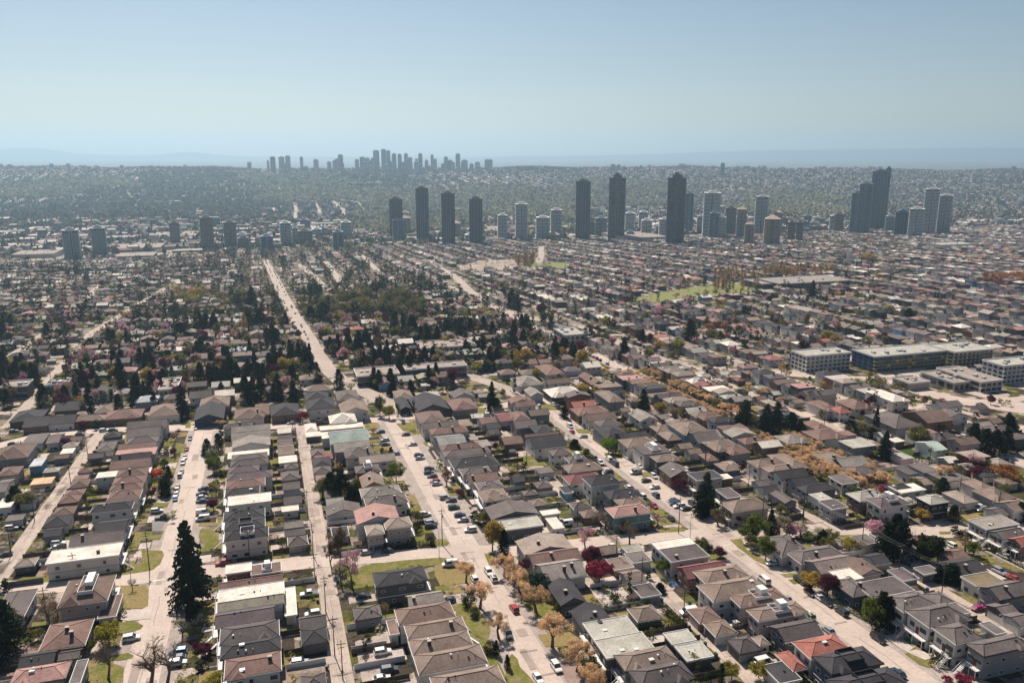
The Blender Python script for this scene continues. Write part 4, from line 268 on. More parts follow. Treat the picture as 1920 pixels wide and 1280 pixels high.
# ---------------------------------------------------------------- roads
S_STREETS = [-242, -140, -38, 59, 147, 230]; S_LANES = [-190, -90, 11, 109, 188, 272]
x = 314
while x < 2300: S_STREETS.append(x); S_LANES.append(x+42); x += 84
x = -344
while x > -1300: S_STREETS.append(x); S_LANES.append(x+51); x -= 102
SEGS = []          # (ax, ay, bx, by, half width) for keeping houses off the roads
def strip(mb, pts, wd, dz, step=8.0):
    P_ = []
    for (a, b), (c, d) in zip(pts[:-1], pts[1:]):
        L = math.hypot(c-a, d-b); k = max(1, int(L/step))
        for i in range(k): P_.append((a+(c-a)*i/k, b+(d-b)*i/k))
    P_.append(tuple(pts[-1])); ring = []
    for i, (x, y) in enumerate(P_):
        a = P_[max(0, i-1)]; b = P_[min(len(P_)-1, i+1)]; dx, dy = b[0]-a[0], b[1]-a[1]; L = math.hypot(dx, dy) or 1
        nx, ny = -dy/L*wd/2, dx/L*wd/2; ring.append(((x+nx, y+ny), (x-nx, y-ny)))
    for (a, b), (c, d) in zip(ring[:-1], ring[1:]):
        mb.face([(b[0], b[1], gz(*b)+dz), (d[0], d[1], gz(*d)+dz), (c[0], c[1], gz(*c)+dz), (a[0], a[1], gz(*a)+dz)])
    for (a, b), (c, d) in zip(pts[:-1], pts[1:]): SEGS.append((a, b, c, d, wd/2))
M_STREET = mat('street_asphalt', (.43, .348, .298), .75, .10, .08, .9, .35)
M_LANE = mat('lane_asphalt', (.385, .31, .262), .8, .16, .15, 1.2, .3)
M_PARK = mat('parking_asphalt', (.31, .26, .232), .85, .18, .2, 1.5, .3)
def vend(u):   # how far up the near blocks run
    return {-38: 441, 59: 418, 147: 436, 230: 640, 11: 424, 109: 425, 188: 470, -90: 447, -140: 430}.get(u, 900)
st_mb, ln_mb, pk_mb = MB(), MB(), MB()
for u in S_STREETS:
    if u > -300 and u < 900 and abs(u) < 1000:
        ve = vend(u) if u > -300 else 0
        if u < -150: continue
        strip(pk_mb, [(u, 60), (u, min(ve, 640)-2)], 19 if u in (59,) else 16 if u in (147, -38) else 13, .03)
        strip(st_mb, [(u, 60), (u, ve)], 9.2, .07)
for u in S_LANES:
    if -150 < u < 900: strip(ln_mb, [(u, 60), (u, vend(u))], 5.6, .055)
def hzone(u, v): return v > 452 and (u < -60 or (u < 224 and v < 1010))
M_FARST = mat('far_asphalt', (.34, .275, .235), .8, .15, .05, .5, .3); fs_mb = MB()
for u in S_STREETS:
    if 200 < u < 2200:
        a = 1030 if u < 224 else 645 if u == 230 else 470
        strip(fs_mb, [(u, a), (u, 1930)], 7.5, .07, 60)
for u in (-140, -344): strip(fs_mb, [(u, 470), (u-20, 800), (u+10, 1300)], 7, .07, 60)
for u in S_LANES:
    if 224 < u < 900: strip(ln_mb, [(u, 470), (u, 900)], 4.5, .055, 60)
CROSSV = list(range(640, 1950, 165))
for v in CROSSV:
    a0 = -60 if v > 1010 else 224
    strip(fs_mb, [(a0, v-20), (2300, v-180)], 7.5, .085, 60)
def rowv(k, u): return 505+76*k+13*math.sin(u/120+k*1.7)-.09*u
ROWS_ = [(k, -1150 if k > 5 else -560, -64 if k > 6 else 222) for k in range(0, 18)]
for k, a0, a1 in ROWS_:
    strip(fs_mb, [(x, rowv(k, x)) for x in range(a0, a1, 20)], 7, .075, 30)
for v in (375,): strip(st_mb, [(236, v-20), (900, v-90)], 9, .085, 30)
for k, wd, pts in ROADS: strip(st_mb if pts[0][1] < 480 and pts[-1][1] < 480 else fs_mb, pts, wd, .10, 12 if pts[0][1] < 1500 else 60)
tag(st_mb.build('street', M_STREET), kind='structure')
tag(fs_mb.build('far_street', M_FARST), kind='structure')
tag(ln_mb.build('back_lane', M_LANE), kind='structure')
tag(pk_mb.build('parking_strip', M_PARK), kind='structure')
rp_ = random.Random(31); pm_ = MB()
for u in (-38, 59, 147, 230, -90, 11, 109, 188):
    lane = u in S_LANES
    for i in range(26):
        v = rp_.uniform(140, 430); x = u+rp_.uniform(-2.2, 2.2)*(.7 if lane else 1.5); a_, b_ = (rp_.uniform(.5, 1.6), rp_.uniform(.8, 5)) if rp_.random() < .7 else (rp_.uniform(1.5, 2.6), .35)
        pm_.face([(p, q, gz(p, q)+.125) for p, q in ((x-a_, v-b_), (x+a_, v-b_), (x+a_, v+b_), (x-a_, v+b_))])
    v = 140
    while v < 420:      # tar-filled cracks wandering along the crown of the road
        x = u+rp_.uniform(-.5, .5); L = rp_.uniform(6, 22)
        for k in range(int(L/2)):
            x2 = x+rp_.uniform(-.25, .25); pm_.face([(p, q, gz(p, q)+.128) for p, q in ((x-.09, v), (x+.09, v), (x2+.09, v+2), (x2-.09, v+2))]); x = x2; v += 2
        v += rp_.uniform(2, 14)
tag(pm_.build('road_patch', mat('patched_asphalt', (.29, .235, .205), .85, .12, .3)), kind='structure')
# painted stop bars and a crosswalk
mk = MB()
for u in (59, 147, -38, 230):
    vc = 236-0.19*(u-109)
    mk.face([(u-4, vc-9, gz(u, vc-9)+.13), (u-.3, vc-9, gz(u, vc-9)+.13), (u-.3, vc-8.5, gz(u, vc-8.5)+.13), (u-4, vc-8.5, gz(u, vc-8.5)+.13)])
    mk.face([(u+.3, vc+8.5, gz(u, vc+8.5)+.13), (u+4, vc+8.5, gz(u, vc+8.5)+.13), (u+4, vc+9, gz(u, vc+9)+.13), (u+.3, vc+9, gz(u, vc+9)+.13)])
tag(mk.build('road_marking', mat('road_paint', (.62, .60, .56), .6, .1)), kind='structure')

def earclip(pts):
    A = sum(pts[i][0]*pts[(i+1) % len(pts)][1]-pts[(i+1) % len(pts)][0]*pts[i][1] for i in range(len(pts)))
    P_ = list(pts) if A > 0 else list(pts)[::-1]; T = []
    def cr(a, b, c): return (b[0]-a[0])*(c[1]-a[1])-(b[1]-a[1])*(c[0]-a[0])
    g = 0
    while len(P_) > 3 and g < 500:
        g += 1
        for i in range(len(P_)):
            a, b, c = P_[i-1], P_[i], P_[(i+1) % len(P_)]
            if cr(a, b, c) <= 0: continue
            if any(cr(a, b, q) >= 0 and cr(b, c, q) >= 0 and cr(c, a, q) >= 0 for q in P_ if q not in (a, b, c)): continue
            T.append((a, b, c)); P_.pop(i); break
        else: P_.pop(0)
    if len(P_) == 3: T.append(tuple(P_))
    return T
def inpoly(x, y, P_):
    r = False
    for i in range(len(P_)):
        (a, b), (c, d) = P_[i-1], P_[i]
        if (b > y) != (d > y) and x < (c-a)*(y-b)/(d-b)+a: r = not r
    return r
PM = {'lawn': ('lawn', (.125, .130, .028)), 'dry': ('dry_grass', (.22, .17, .07)), 'path': ('path', (.46, .40, .36)), 'pave': ('driveway', (.38, .315, .28)), 'gravel': ('gravel', (.26, .19, .165)),
      'asph': ('parking_pad', (.20, .19, .19)), 'pool': ('pool_cover', (.05, .33, .26)), 'poolb': ('tarpaulin', (.06, .22, .55)), 'turf': ('artificial_turf', (.05, .16, .03)), 'field': ('playing_field', (.17, .21, .065)),
      'dirtf': ('dirt_lot', (.31, .255, .205)), 'fieldy': ('pale_meadow', (.24, .24, .10)), 'hedgeg': ('green_lawn', (.03, .06, .012)), 'soil': ('garden_soil', (.05, .038, .03))}
PMB = {}; BLOCKP = []
def patch(kind, pts, dz=.12):
    mb = PMB.setdefault(kind, MB())
    for t in earclip(pts): mb.face([(x, y, gz(x, y)+dz) for x, y in t])
def quadpatch(kind, u0, u1, v0, v1, dz):
    mb = PMB.setdefault(kind, MB()); mb.face([(x, y, gz(x, y)+dz) for x, y in ((u0, v0), (u1, v0), (u1, v1), (u0, v1))])
for k, pts in PATCHES:
    big = pts[0][1] > 480
    if big:
        # large far patches follow the ground in small triangles
        T = earclip(pts); mb = PMB.setdefault(k, MB())
        def sub(t, d):
            if d == 0: mb.face([(x, y, gz(x, y)+.6) for x, y in t]); return
            a, b, c = t; ab = ((a[0]+b[0])/2, (a[1]+b[1])/2); bc = ((b[0]+c[0])/2, (b[1]+c[1])/2); ca = ((a[0]+c[0])/2, (a[1]+c[1])/2)
            for q in ((a, ab, ca), (ab, b, bc), (ca, bc, c), (ab, bc, ca)): sub(q, d-1)
        for t in T: sub(t, 3)
    else: patch(k, pts, .15 if k in ('path', 'turf') else .13)
    BLOCKP.append((pts, k, min(p[0] for p in pts), max(p[0] for p in pts), min(p[1] for p in pts), max(p[1] for p in pts)))
def blocked(u0, u1, v0, v1, pad=0.6, kinds=('lawn', 'dry', 'field', 'dirtf', 'fieldy', 'hedgeg', 'pave')):
    for r in OCC.get((int(u0//40), int(v0//40)), ()):
        if u0 < r[1]+pad and u1 > r[0]-pad and v0 < r[3]+pad and v1 > r[2]-pad: return True
    for a, b, c, d, hw in NEARSEG(u0, v0):
        for x, y in ((u0, v0), (u1, v0), (u0, v1), (u1, v1), ((u0+u1)/2, (v0+v1)/2)):
            L2 = (c-a)**2+(d-b)**2; t = max(0, min(1, ((x-a)*(c-a)+(y-b)*(d-b))/L2))
            if math.hypot(x-a-t*(c-a), y-b-t*(d-b)) < hw+.8: return True
    for pts, k, a0, a1, b0, b1 in BLOCKP:
        if k in kinds and u1 > a0 and u0 < a1 and v1 > b0 and v0 < b1:
            if any(inpoly(x, y, pts) for x, y in ((u0, v0), (u1, v0), (u0, v1), (u1, v1), ((u0+u1)/2, (v0+v1)/2))): return True
    return False
SEGG = {}
def NEARSEG(u, v):
    return SEGG.get((int(u//80), int(v//80)), ())
for s_ in SEGS:
    a, b, c, d, hw = s_; k = max(1, int(math.hypot(c-a, d-b)/30)); cells = set()
    for i in range(k+1):
        x = a+(c-a)*i/k; y = b+(d-b)*i/k
        for du in (-1, 0, 1):
            for dv in (-1, 0, 1): cells.add((int(x//80)+du, int(y//80)+dv))
    for q in cells: SEGG.setdefault(q, []).append(s_)
OCC = {}
def occupy(u0, u1, v0, v1):
    for i in range(int((u0-45)//40), int((u1+5)//40)+1):
        for j in range(int((v0-45)//40), int((v1+5)//40)+1): OCC.setdefault((i, j), []).append((u0, u1, v0, v1))

# ---------------------------------------------------------------- houses
def roof_mesh(mb, kind, a, b, h, seed, thick=.22):
    """roof over [-a,a] x [-b,b] (eaves), base height h, inside mb; returns rise"""
    rnd = random.Random(seed)
    s = min(a, b)
    if kind == 'flat':
        mb.box(-a, a, -b, b, h-.12, h+.22, 0); return .22
    rise = max(.9, s*2*rnd.uniform(.17, .24))
    if kind == 'hip':
        k = s*rnd.uniform(.8, 1.1)
        if a >= b: k = min(k, a*.98); r0, r1 = (-a+k, 0), (a-k, 0)
        else: k = min(k, b*.98); r0, r1 = (0, -b+k), (0, b-k)
        z0, z1 = h+thick, h+thick+rise
        mb.prism([(-a, -b), (a, -b), (a, b), (-a, b)], h, z0, 0)
        A, B, C_, D_ = (-a, -b, z0), (a, -b, z0), (a, b, z0), (-a, b, z0); X, Y = (*r0, z1), (*r1, z1)
        if a >= b:
            mb.face([A, B, Y, X]); mb.face([C_, D_, X, Y]); mb.face([B, C_, Y]); mb.face([D_, A, X])
            caps = [(A, X), (D_, X), (B, Y), (C_, Y), (X, Y)]
        else:
            mb.face([A, B, X]); mb.face([C_, D_, Y]); mb.face([B, C_, Y, X]); mb.face([D_, A, X, Y])
            caps = [(A, X), (B, X), (C_, Y), (D_, Y), (X, Y)]
        for p, q in caps: mb.beam(p, q, .11, 1, 4)
        if rnd.random() < .6 and a > 5:      # secondary hip running to the near side
            x0 = rnd.choice((-1, 1))*a*.5; w2 = s*.42; z2 = z0+rise*.62
            A2, B2 = (x0-w2, -b-.9, z0), (x0+w2, -b-.9, z0); T = (x0, -b+w2*.9-.9, z2); Q = (x0, 0, z2)
            mb.prism([(x0-w2, -b-.9), (x0+w2, -b-.9), (x0+w2, -b+.2), (x0-w2, -b+.2)], h+.004, z0-.004, 0)
            mb.face([A2, B2, T]); mb.face([B2, (x0+w2, 0, z0), Q, T]); mb.face([(x0-w2, 0, z0), A2, T, Q])
            mb.beam(T, Q, .1, 1, 4)
    else:
        z1 = h+rise+.1
        if kind == 'gu': sl = [((-a, -b, h), (a, -b, h), (a, 0, z1), (-a, 0, z1)), ((a, b, h), (-a, b, h), (-a, 0, z1), (a, 0, z1))]
        else: sl = [((-a, b, h), (-a, -b, h), (0, -b, z1), (0, b, z1)), ((a, -b, h), (a, b, h), (0, b, z1), (0, -b, z1))]
        for q in sl:
            t = [(x, y, z+thick) for x, y, z in q]; mb.face(t); mb.face(list(q)[::-1])
            for i in range(4):
                j = (i+1) % 4
                if i != 2: mb.face([q[i], q[j], t[j], t[i]], 1 if i in (1, 3) else 0)
        mb.beam((-a, 0, z1+thick) if kind == 'gu' else (0, -b, z1+thick), (a, 0, z1+thick) if kind == 'gu' else (0, b, z1+thick), .1, 1, 4)
    return rise
def window(par, face, c, z, w_, hgt, a, b, sub, wk):
    """face: 'n' near wall y=-b, 'l' x=-a, 'r' x=a"""
    def bx(mb, i, o0, o1):
        w2, z0, z1 = w_/2-i, z-hgt/2+i, z+hgt/2-i
        if face == 'n': mb.box(c-w2, c+w2, -b-o1, -b-o0, z0, z1, bottom=True)
        elif face == 'l': mb.box(-a-o1, -a-o0, c-w2, c+w2, z0, z1, bottom=True)
        else: mb.box(a+o0, a+o1, c-w2, c+w2, z0, z1, bottom=True)
    f = MB(); bx(f, 0, .003, .07); o = f.build('window', M_WHITE if wk not in ('w', 'lv') else M_DARK, par)
    g = MB(); bx(g, .1, .05, .10); g.build('pane', M_GLASS, o)
HCOUNT = {}
def build_house(hd, near, garage=False, seed=0, label=None, group=None):
    u0, u1, v0, v1, h, kind, rk, wk, opts = hd
    rnd = random.Random(seed*7+1); a, b = (u1-u0)/2, (v1-v0)/2; cu, cv = (u0+u1)/2, (v0+v1)/2
    o = root('garage' if garage else 'house', cu, cv, label, 'garage' if garage else 'house', group)
    ov = .28 if garage or kind == 'flat' else .5
    A, B = a-ov, b-ov
    wm = wallm(wk); rm = roofm(rk); cap = roofm('d' if rk in ('d', 'd2', 'g', 'dp') else rk)
    rf = MB(); rise = roof_mesh(rf, kind, a, b, h, seed)
    wl = MB(); wl.box(-A, A, -B, B, -1.6, h-.01, 0)
    if kind in ('gu', 'gv'):
        z1 = h+rise
        if kind == 'gu':
            for s in (-1, 1): wl.prism([(s*A-.1, -B), (s*A+.1, -B), (s*A+.1, B), (s*A-.1, B)], h-.05, h-.02); wl.face([(s*A, -B, h-.01), (s*A, B, h-.01), (s*A, 0, z1-.12)])
        else:
            for s in (-1, 1): wl.face([(-A, s*B, h-.01), (A, s*B, h-.01), (0, s*B, z1-.12)])
    if h > 5.4 and near and not garage and rnd.random() < .7:   # belt line between the storeys
        wl.box(-A-.05, A+.05, -B-.05, B+.05, 2.65, 2.83, 1)
    wl.build('wall', [wm, M_WHITE if wk != 'w' else wallm('g')], o)
    ro = rf.build('roof', [rm, cap], o)
    # gutters / fascia
    if near:
        gm_ = M_WHITE if (wk in ('w', 'pg', 'lv', 'pk') or kind == 'flat' or rnd.random() < .5) else M_DARK
        gt = MB(); gt2 = MB() if kind in ('gu', 'gv') else gt; z0, z1 = (h-.16, h+.1) if kind != 'flat' else (h-.2, h+.36); e = .14
        gt.box(-a-e, a+e, -b-e, -b+.004, z0, z1, bottom=True); gt2.box(-a-e, a+e, b-.004, b+e, z0, z1, bottom=True)
        if kind in ('hip', 'flat'): gt.box(-a-e, -a+.004, -b+.01, b-.01, z0, z1, bottom=True); gt.box(a-.004, a+e, -b+.01, b-.01, z0, z1, bottom=True)
        gt.build('gutter', gm_, o)
        if gt2 is not gt: gt2.build('gutter', gm_, o)
    # extras on the roof
    zt = h+.2
    def roof_z(x, y):
        if kind == 'flat': return h+.22
        if kind == 'gv': return h+.3+rise*(1-abs(x)/a)
        return h+.22+rise*min(1, (1-abs(y)/b), (a-abs(x))/max(.1, min(a, b)) if kind == 'hip' else 1)
    for ch in opts:
        x, y = rnd.uniform(-.6, .6)*a, rnd.uniform(-.65, .1)*b
        z = roof_z(x, y)
        if ch == 'C':
            x = rnd.uniform(-.7, .7)*a; y = rnd.uniform(-.6, -.1)*b; z = roof_z(x, y)
            m = MB(); m.box(x-.45, x+.45, y-.38, y+.38, z-.9, max(z+.9, h+rise+.7)); m.box(x-.52, x+.52, y-.45, y+.45, max(z+.9, h+rise+.7)+.002, max(z+.9, h+rise+.7)+.15, 1)
            m.build('chimney', [M_BRICK if rnd.random() < .6 else M_DARK, M_CONC], o)
        elif ch == 'K' and near:
            m = MB(); m.box(x-.65, x+.65, y-.5, y+.5, z-.5, z+.22); m.build('skylight', mat('skylight', (.62, .60, .56), .3, .03), o)
        elif ch == 'V' and near:
            m = MB(); m.box(x-.22, x+.22, y-.22, y+.22, z-.4, z+.42); m.beam((x+1.7, y, roof_z(min(a*.9, x+1.7), y)-.3), (x+1.7, y, z+.55), .1, 0, 6); m.build('roof_vent', M_DARK if rnd.random() < .5 else M_WHITE, o)
        elif ch == 'D':
            dx0, dx1 = (-a*.25, a*.35); zz = h+rise*.55
            m = MB(); m.box(dx0, dx1, -b*.62, b*.62, h-.3, zz+.1, 1)
            for q in ((dx0, dx1, -b*.62-.15, -b*.62), (dx0, dx1, b*.62, b*.62+.15), (dx0-.15, dx0, -b*.62-.15, b*.62+.15), (dx1, dx1+.15, -b*.62-.15, b*.62+.15)): m.box(*q, h, zz+.95, 0)
            if rk != 'd': m.box(dx1-1.2-a*.18, dx1-.3, -b*.3, b*.5, zz+.102, zz+2.3, 0)
            m.build('roof_deck', [M_WHITE if rk != 'd' or wk == 'w' else M_DARK, roofm('lt')], o)
        elif ch == 'A':
            s = -1 if u0 > 0 else 1
            m = MB(); m.box(*sorted((s*(a+.2), s*(a+2.8))), -b*.7, b*.5, h-2.6, h-2.4, bottom=True)
            for yy in (-b*.66, b*.46): m.beam((s*(a+2.7), yy, -1), (s*(a+2.7), yy, h-2.6), .08)
            m.build('awning', roofm('cr'), o)
    if garage:
        s = 1 if cu < nearest(S_LANES, cu) else -1
        m = MB(); m.box(*sorted((s*(A+.003), s*(A+.09))), -min(B*.8, 2.4), min(B*.8, 2.4), -.6, 2.1); m.build('garage_door', M_GDOOR if rnd.random() < .6 else wallm('gd'), o)
        if near and rnd.random() < .5: window(o, 'n', rnd.uniform(-.3, .3)*a, 1.4, 1.0, .7, A, B, 0, wk)
        return o
    # windows
    fl = [1.2] if h < 5 else [1.1, 4.1 if h < 6.4 else 4.6]
    side = 'l' if cu > 0 else 'r'
    streetside = 1 if nearest(S_STREETS, cu) > cu else -1
    nw = 3 if near else 1
    for z in fl:
        k = rnd.choice((2, 3, 3)) if near else 2
        for i in range(k):
            if A > 2: window(o, 'n', -A+2*A*(i+.5+rnd.uniform(-.25, .25))/k, z+.1, rnd.choice((.9, 1.2, 1.7)), rnd.choice((.8, 1.1)), A, B, near, wk)
        k = 2
        for i in range(k):
            if near or i == 0: window(o, side, -B+2*B*(i+.5)/k, z, rnd.choice((1.5, 2.1)), 1.25, A, B, near, wk)
    if near and h >= 5 and kind != 'gv':
        # balcony across the street front, standing on posts
        s = streetside; m = MB(); d_ = 1.5
        m.box(*sorted((s*(A+.003), s*(A+d_))), -B+.3, B-.3, 2.5, 2.68, bottom=True)
        for yy in (-B+.45, 0, B-.45): m.box(*sorted((s*(A+d_-.14), s*(A+d_-.02))), yy-.07, yy+.07, -1.0, 2.5)
        x_ = s*(A+d_-.06)
        m.beam((x_, -B+.35, 3.6), (x_, B-.35, 3.6), .05)
        nb = 9
        for i in range(nb+1): yy = -B+.35+(2*B-.7)*i/nb; m.beam((x_, yy, 2.68), (x_, yy, 3.6), .03)
        m.build('balcony', M_WHITE, o)
        if rnd.random() < .6:
            m = MB(); y0 = -B+.9 if rnd.random() < .5 else B-.9
            for i in range(9): xs = s*(A+d_+.02+i*.34); zz = 2.5-i*.31; m.box(*sorted((xs, xs+s*.36)), y0-.55, y0+.55, zz-.25, zz, bottom=True)
            for yy in (y0-.55, y0+.55): m.beam((s*(A+d_), yy, 3.5), (s*(A+d_+3.1), yy, .9), .05)
            m.build('stairs', M_CONC if rnd.random() < .5 else M_WHITE, o)
        m = MB(); m.box(*sorted((s*(A+.003), s*(A+.08))), -.5, .5, -.4 if h < 5 else 2.69, 4.7); m.build('door', mat('door_brown', (.10, .05, .035)), o)
    return o
def nearest(L, x): return min(L, key=lambda t: abs(t-x))

KN = {'hip': 'hip', 'gu': 'gable', 'gv': 'front-gable', 'flat': 'flat'}
def hlabel(hd, garage=False):
    u0, u1, v0, v1, h, kind, rk, wk, opts = hd
    d = ('%s %s-roofed %s garage' if garage else ('%s %s-roofed tall %s house' if h >= 5 else '%s %s-roofed low %s house')) % (RNAME[rk].replace(' ', '-'), KN[kind], WNAME[wk].replace(' ', '-'))
    return uniq(d, (u0+u1)/2, (v0+v1)/2)
def dist(hd): return math.hypot((hd[0]+hd[1])/2, (hd[2]+hd[3])/2)
def inview(u, v, pad=1.0):
    f = st*u+ct*v; l = ct*u-st*v
    return f > 60 and abs(l) < (.655*f+8*pad) and f > 150-12*pad
BIGBOXES = []
for bl in BLOCKS: occupy(*bl[:4])
for q in HOUSES+GARAGES: occupy(*q[:4])
rnd = random.Random(11)
PROC_H, PROC_G = [], []
RW = ['g']*22+['d']*13+['d2']*12+['tt']*16+['t2']*10+['rb']*11+['b']*8+['lt']*9+['lg']*9+['cr']*13+['lf']*12+['pk']*4+['ter']*2+['rr']*2+['dp']*5+['sg']*2+['lb']
WW = ['w']*26+['g']*24+['pg']*22+['b']*8+['gd']*14+['nv']*5+['lv']*2+['br']*5+['pk']*1+['bl']*1+['lb']*1
def strip_lots(us, ul, v0, v1):
    """lots between a street at us and a lane at ul"""
    s = 1 if ul > us else -1; wdt = abs(ul-us)
    v = v0; run = None
    while v < v1:
        pitch = rnd.uniform(8.6, 10.6) if v < 480 else rnd.uniform(10.5, 13.5)
        if rnd.random() < .25 or run is None: run = rnd.choice(RW)
        rk = run if rnd.random() < .3 else rnd.choice(RW)
        wk = rnd.choice(WW)
        b = pitch-.6-rnd.random()*.9; sb = rnd.uniform(9.5, 12) if v < 480 else rnd.uniform(8, 12); dp = rnd.uniform(13, 17.5) if wdt > 45 else rnd.uniform(11, 15)
        a0, a1 = sorted((us+s*sb, us+s*(sb+dp)))
        kind = rnd.choice(('hip', 'hip', 'hip', 'gu', 'gu', 'gv', 'flat')) if rk not in ('cr', 'lf', 'lb') else rnd.choice(('flat', 'gu', 'hip'))
        if inview((a0+a1)/2, v) and not hzone((a0+a1)/2, v) and not blocked(a0, a1, v, v+b):
            h_ = rnd.choice((5.4, 5.8, 6.2, 4.5)) if rk != 'd' else rnd.choice((6.2, 7))
            PROC_H.append((a0, a1, v, v+b, h_, kind, rk, wk, rnd.choice(('C', 'CV', 'V', 'K', '-', 'VV', 'CK', 'D' if kind == 'hip' else 'V'))))
            occupy(a0, a1, v, v+b)
        if rnd.random() < .8:
            g0, g1 = sorted((ul-s*4.2, ul-s*(4.2+rnd.uniform(5.5, 7)))); gb = min(b, rnd.uniform(5.5, 7.5)); gv = v+rnd.uniform(0, b-gb)
            if wdt > 36 and not hzone(ul, v) and inview((g0+g1)/2, v) and not blocked(g0, g1, gv, gv+gb):
                PROC_G.append((g0, g1, gv, gv+gb, 2.8, rnd.choice(('hip', 'gu', 'flat', 'gu')), rnd.choice(RW), rnd.choice(WW), '-')); occupy(g0, g1, gv, gv+gb)
        v += pitch
sS = sorted(S_STREETS); sL = sorted(S_LANES)
for us in sS:
    for s in (-1, 1):
        c = [l for l in sL if (l-us)*s > 0 and abs(l-us) < 60]
        if c: strip_lots(us, min(c, key=lambda t: abs(t-us)), 136+rnd.random()*5, 1935)
for k, ua, ub in ROWS_:
    for s in (-1, 1):
        u = ua
        while u < ub:
            pitch = rnd.uniform(12, 16); a_ = pitch-rnd.uniform(1.2, 3); sb = rnd.uniform(8, 11); dp = rnd.uniform(9.5, 13)
            y = rowv(k, u); v0, v1 = sorted((y+s*sb, y+s*(sb+dp)))
            if inview(u+a_/2, v0) and hzone(u, v0) and not blocked(u, u+a_, v0, v1):
                rk = rnd.choice(RW); PROC_H.append((u, u+a_, v0, v1, rnd.choice((3.6, 4.2, 5.2, 5.6)), rnd.choice(('hip', 'hip', 'gu', 'gv', 'hip')) if rk not in ('cr', 'lf') else 'gu', rk, rnd.choice(WW), rnd.choice(('C', 'V', '-', 'K')))); occupy(u, u+a_, v0, v1)
            g = rnd.uniform(5, 7); v0, v1 = sorted((y+s*(sb+dp+4), y+s*(sb+dp+4+g)))
            if rnd.random() < .45 and inview(u+3, v0) and hzone(u, v0) and not blocked(u, u+6, v0, v1): PROC_G.append((u, u+6, v0, v1, 2.8, rnd.choice(('hip', 'gu', 'flat')), rnd.choice(RW), rnd.choice(WW), '-')); occupy(u, u+6, v0, v1)
            u += pitch
PROC_H.sort(key=dist); PROC_G.sort(key=dist)
man = [q for q in HOUSES if inview((q[0]+q[1])/2, (q[2]+q[3])/2, 3)]
NH = max(0, 292-len(man)); ind = man+PROC_H[:NH]; ind.sort(key=dist)
for i, q in enumerate(ind):
    build_house(q, dist(q) < 330, False, i+17, hlabel(q), 'houses on the residential blocks')
mang = [q for q in GARAGES if inview((q[0]+q[1])/2, (q[2]+q[3])/2, 3)]
NG = 220-len(mang); indg = mang+PROC_G[:NG]; indg.sort(key=dist)
for i, q in enumerate(indg):
    build_house(q, dist(q) < 300, True, i+517, hlabel(q, True), 'garages along the back lanes')
# remaining homes: low-detail bodies, thousands of them, one object
def cj(c, r, k=.15):
    f = r.uniform(1-k*1.4, 1+k*1.4); return tuple(min(.9, x*f*r.uniform(.97, 1.03)) for x in c)
def mass_house(mb, q, r):
    u0, u1, v0, v1, h, kind, rk, wk, op = q; rc = cj(ROOF[rk], r); wc = cj(WALL[wk], r); cu, cv = (u0+u1)/2, (v0+v1)/2; z = gz(cu, v0)
    z -= .2; o = .4
    mb.box(u0+o, u1-o, v0+o, v1-o, z-1, z+h, 0, wc)
    rise = min(u1-u0, v1-v0)*r.uniform(.15, .22)
    A, B, C_, D_ = (u0, v0, z+h), (u1, v0, z+h), (u1, v1, z+h), (u0, v1, z+h)
    if kind == 'flat': mb.box(u0, u1, v0, v1, z+h-.05, z+h+.3, 0, rc)
    elif kind == 'gv': X, Y = (cu, v0, z+h+rise), (cu, v1, z+h+rise); mb.face([A, B, X], 0, wc); mb.face([C_, D_, Y], 0, wc); mb.face([B, C_, Y, X], 0, rc); mb.face([D_, A, X, Y], 0, rc)
    else:
        k = min((u1-u0)*.48, (v1-v0)*.5) if kind == 'hip' else .01
        X, Y = (u0+k, cv, z+h+rise), (u1-k, cv, z+h+rise)
        mb.face([A, B, Y, X], 0, rc); mb.face([C_, D_, X, Y], 0, rc); mb.face([B, C_, Y], 0, rc); mb.face([D_, A, X], 0, rc)
    if kind != 'flat' and h > 4 and r.random() < .5:
        x = cu+r.uniform(-3, 3); mb.box(x-.4, x+.4, cv-1, cv-.3, z+h, z+h+rise+.9, 0, (.08, .06, .06))
    if h > 4:
        for i in range(3):
            x = u0+(u1-u0)*(i+.5)/3+r.uniform(-1, 1); zz = z+h-1.5
            mb.face([(x-.7, v0+o-.05, zz-.5), (x+.7, v0+o-.05, zz-.5), (x+.7, v0+o-.05, zz+.5), (x-.7, v0+o-.05, zz+.5)], 0, (.04, .05, .06))
rr = random.Random(5); mh = MB()
for q in PROC_H[NH:]: mass_house(mh, q, rr)
tag(mh.build('distant_houses', attrmat('mass_house', .85, .12, .4)), 'dense rows of distant houses filling the slope below the towers', 'houses', kind='stuff')
mg = MB()
for q in PROC_G[NG:]: mass_house(mg, q, rr)
tag(mg.build('distant_garages', attrmat('mass_house')), 'small garages along the lanes of the distant slope', 'garages', kind='stuff')
print('houses', len(ind), len(PROC_H), 'garages', len(indg), len(PROC_G))

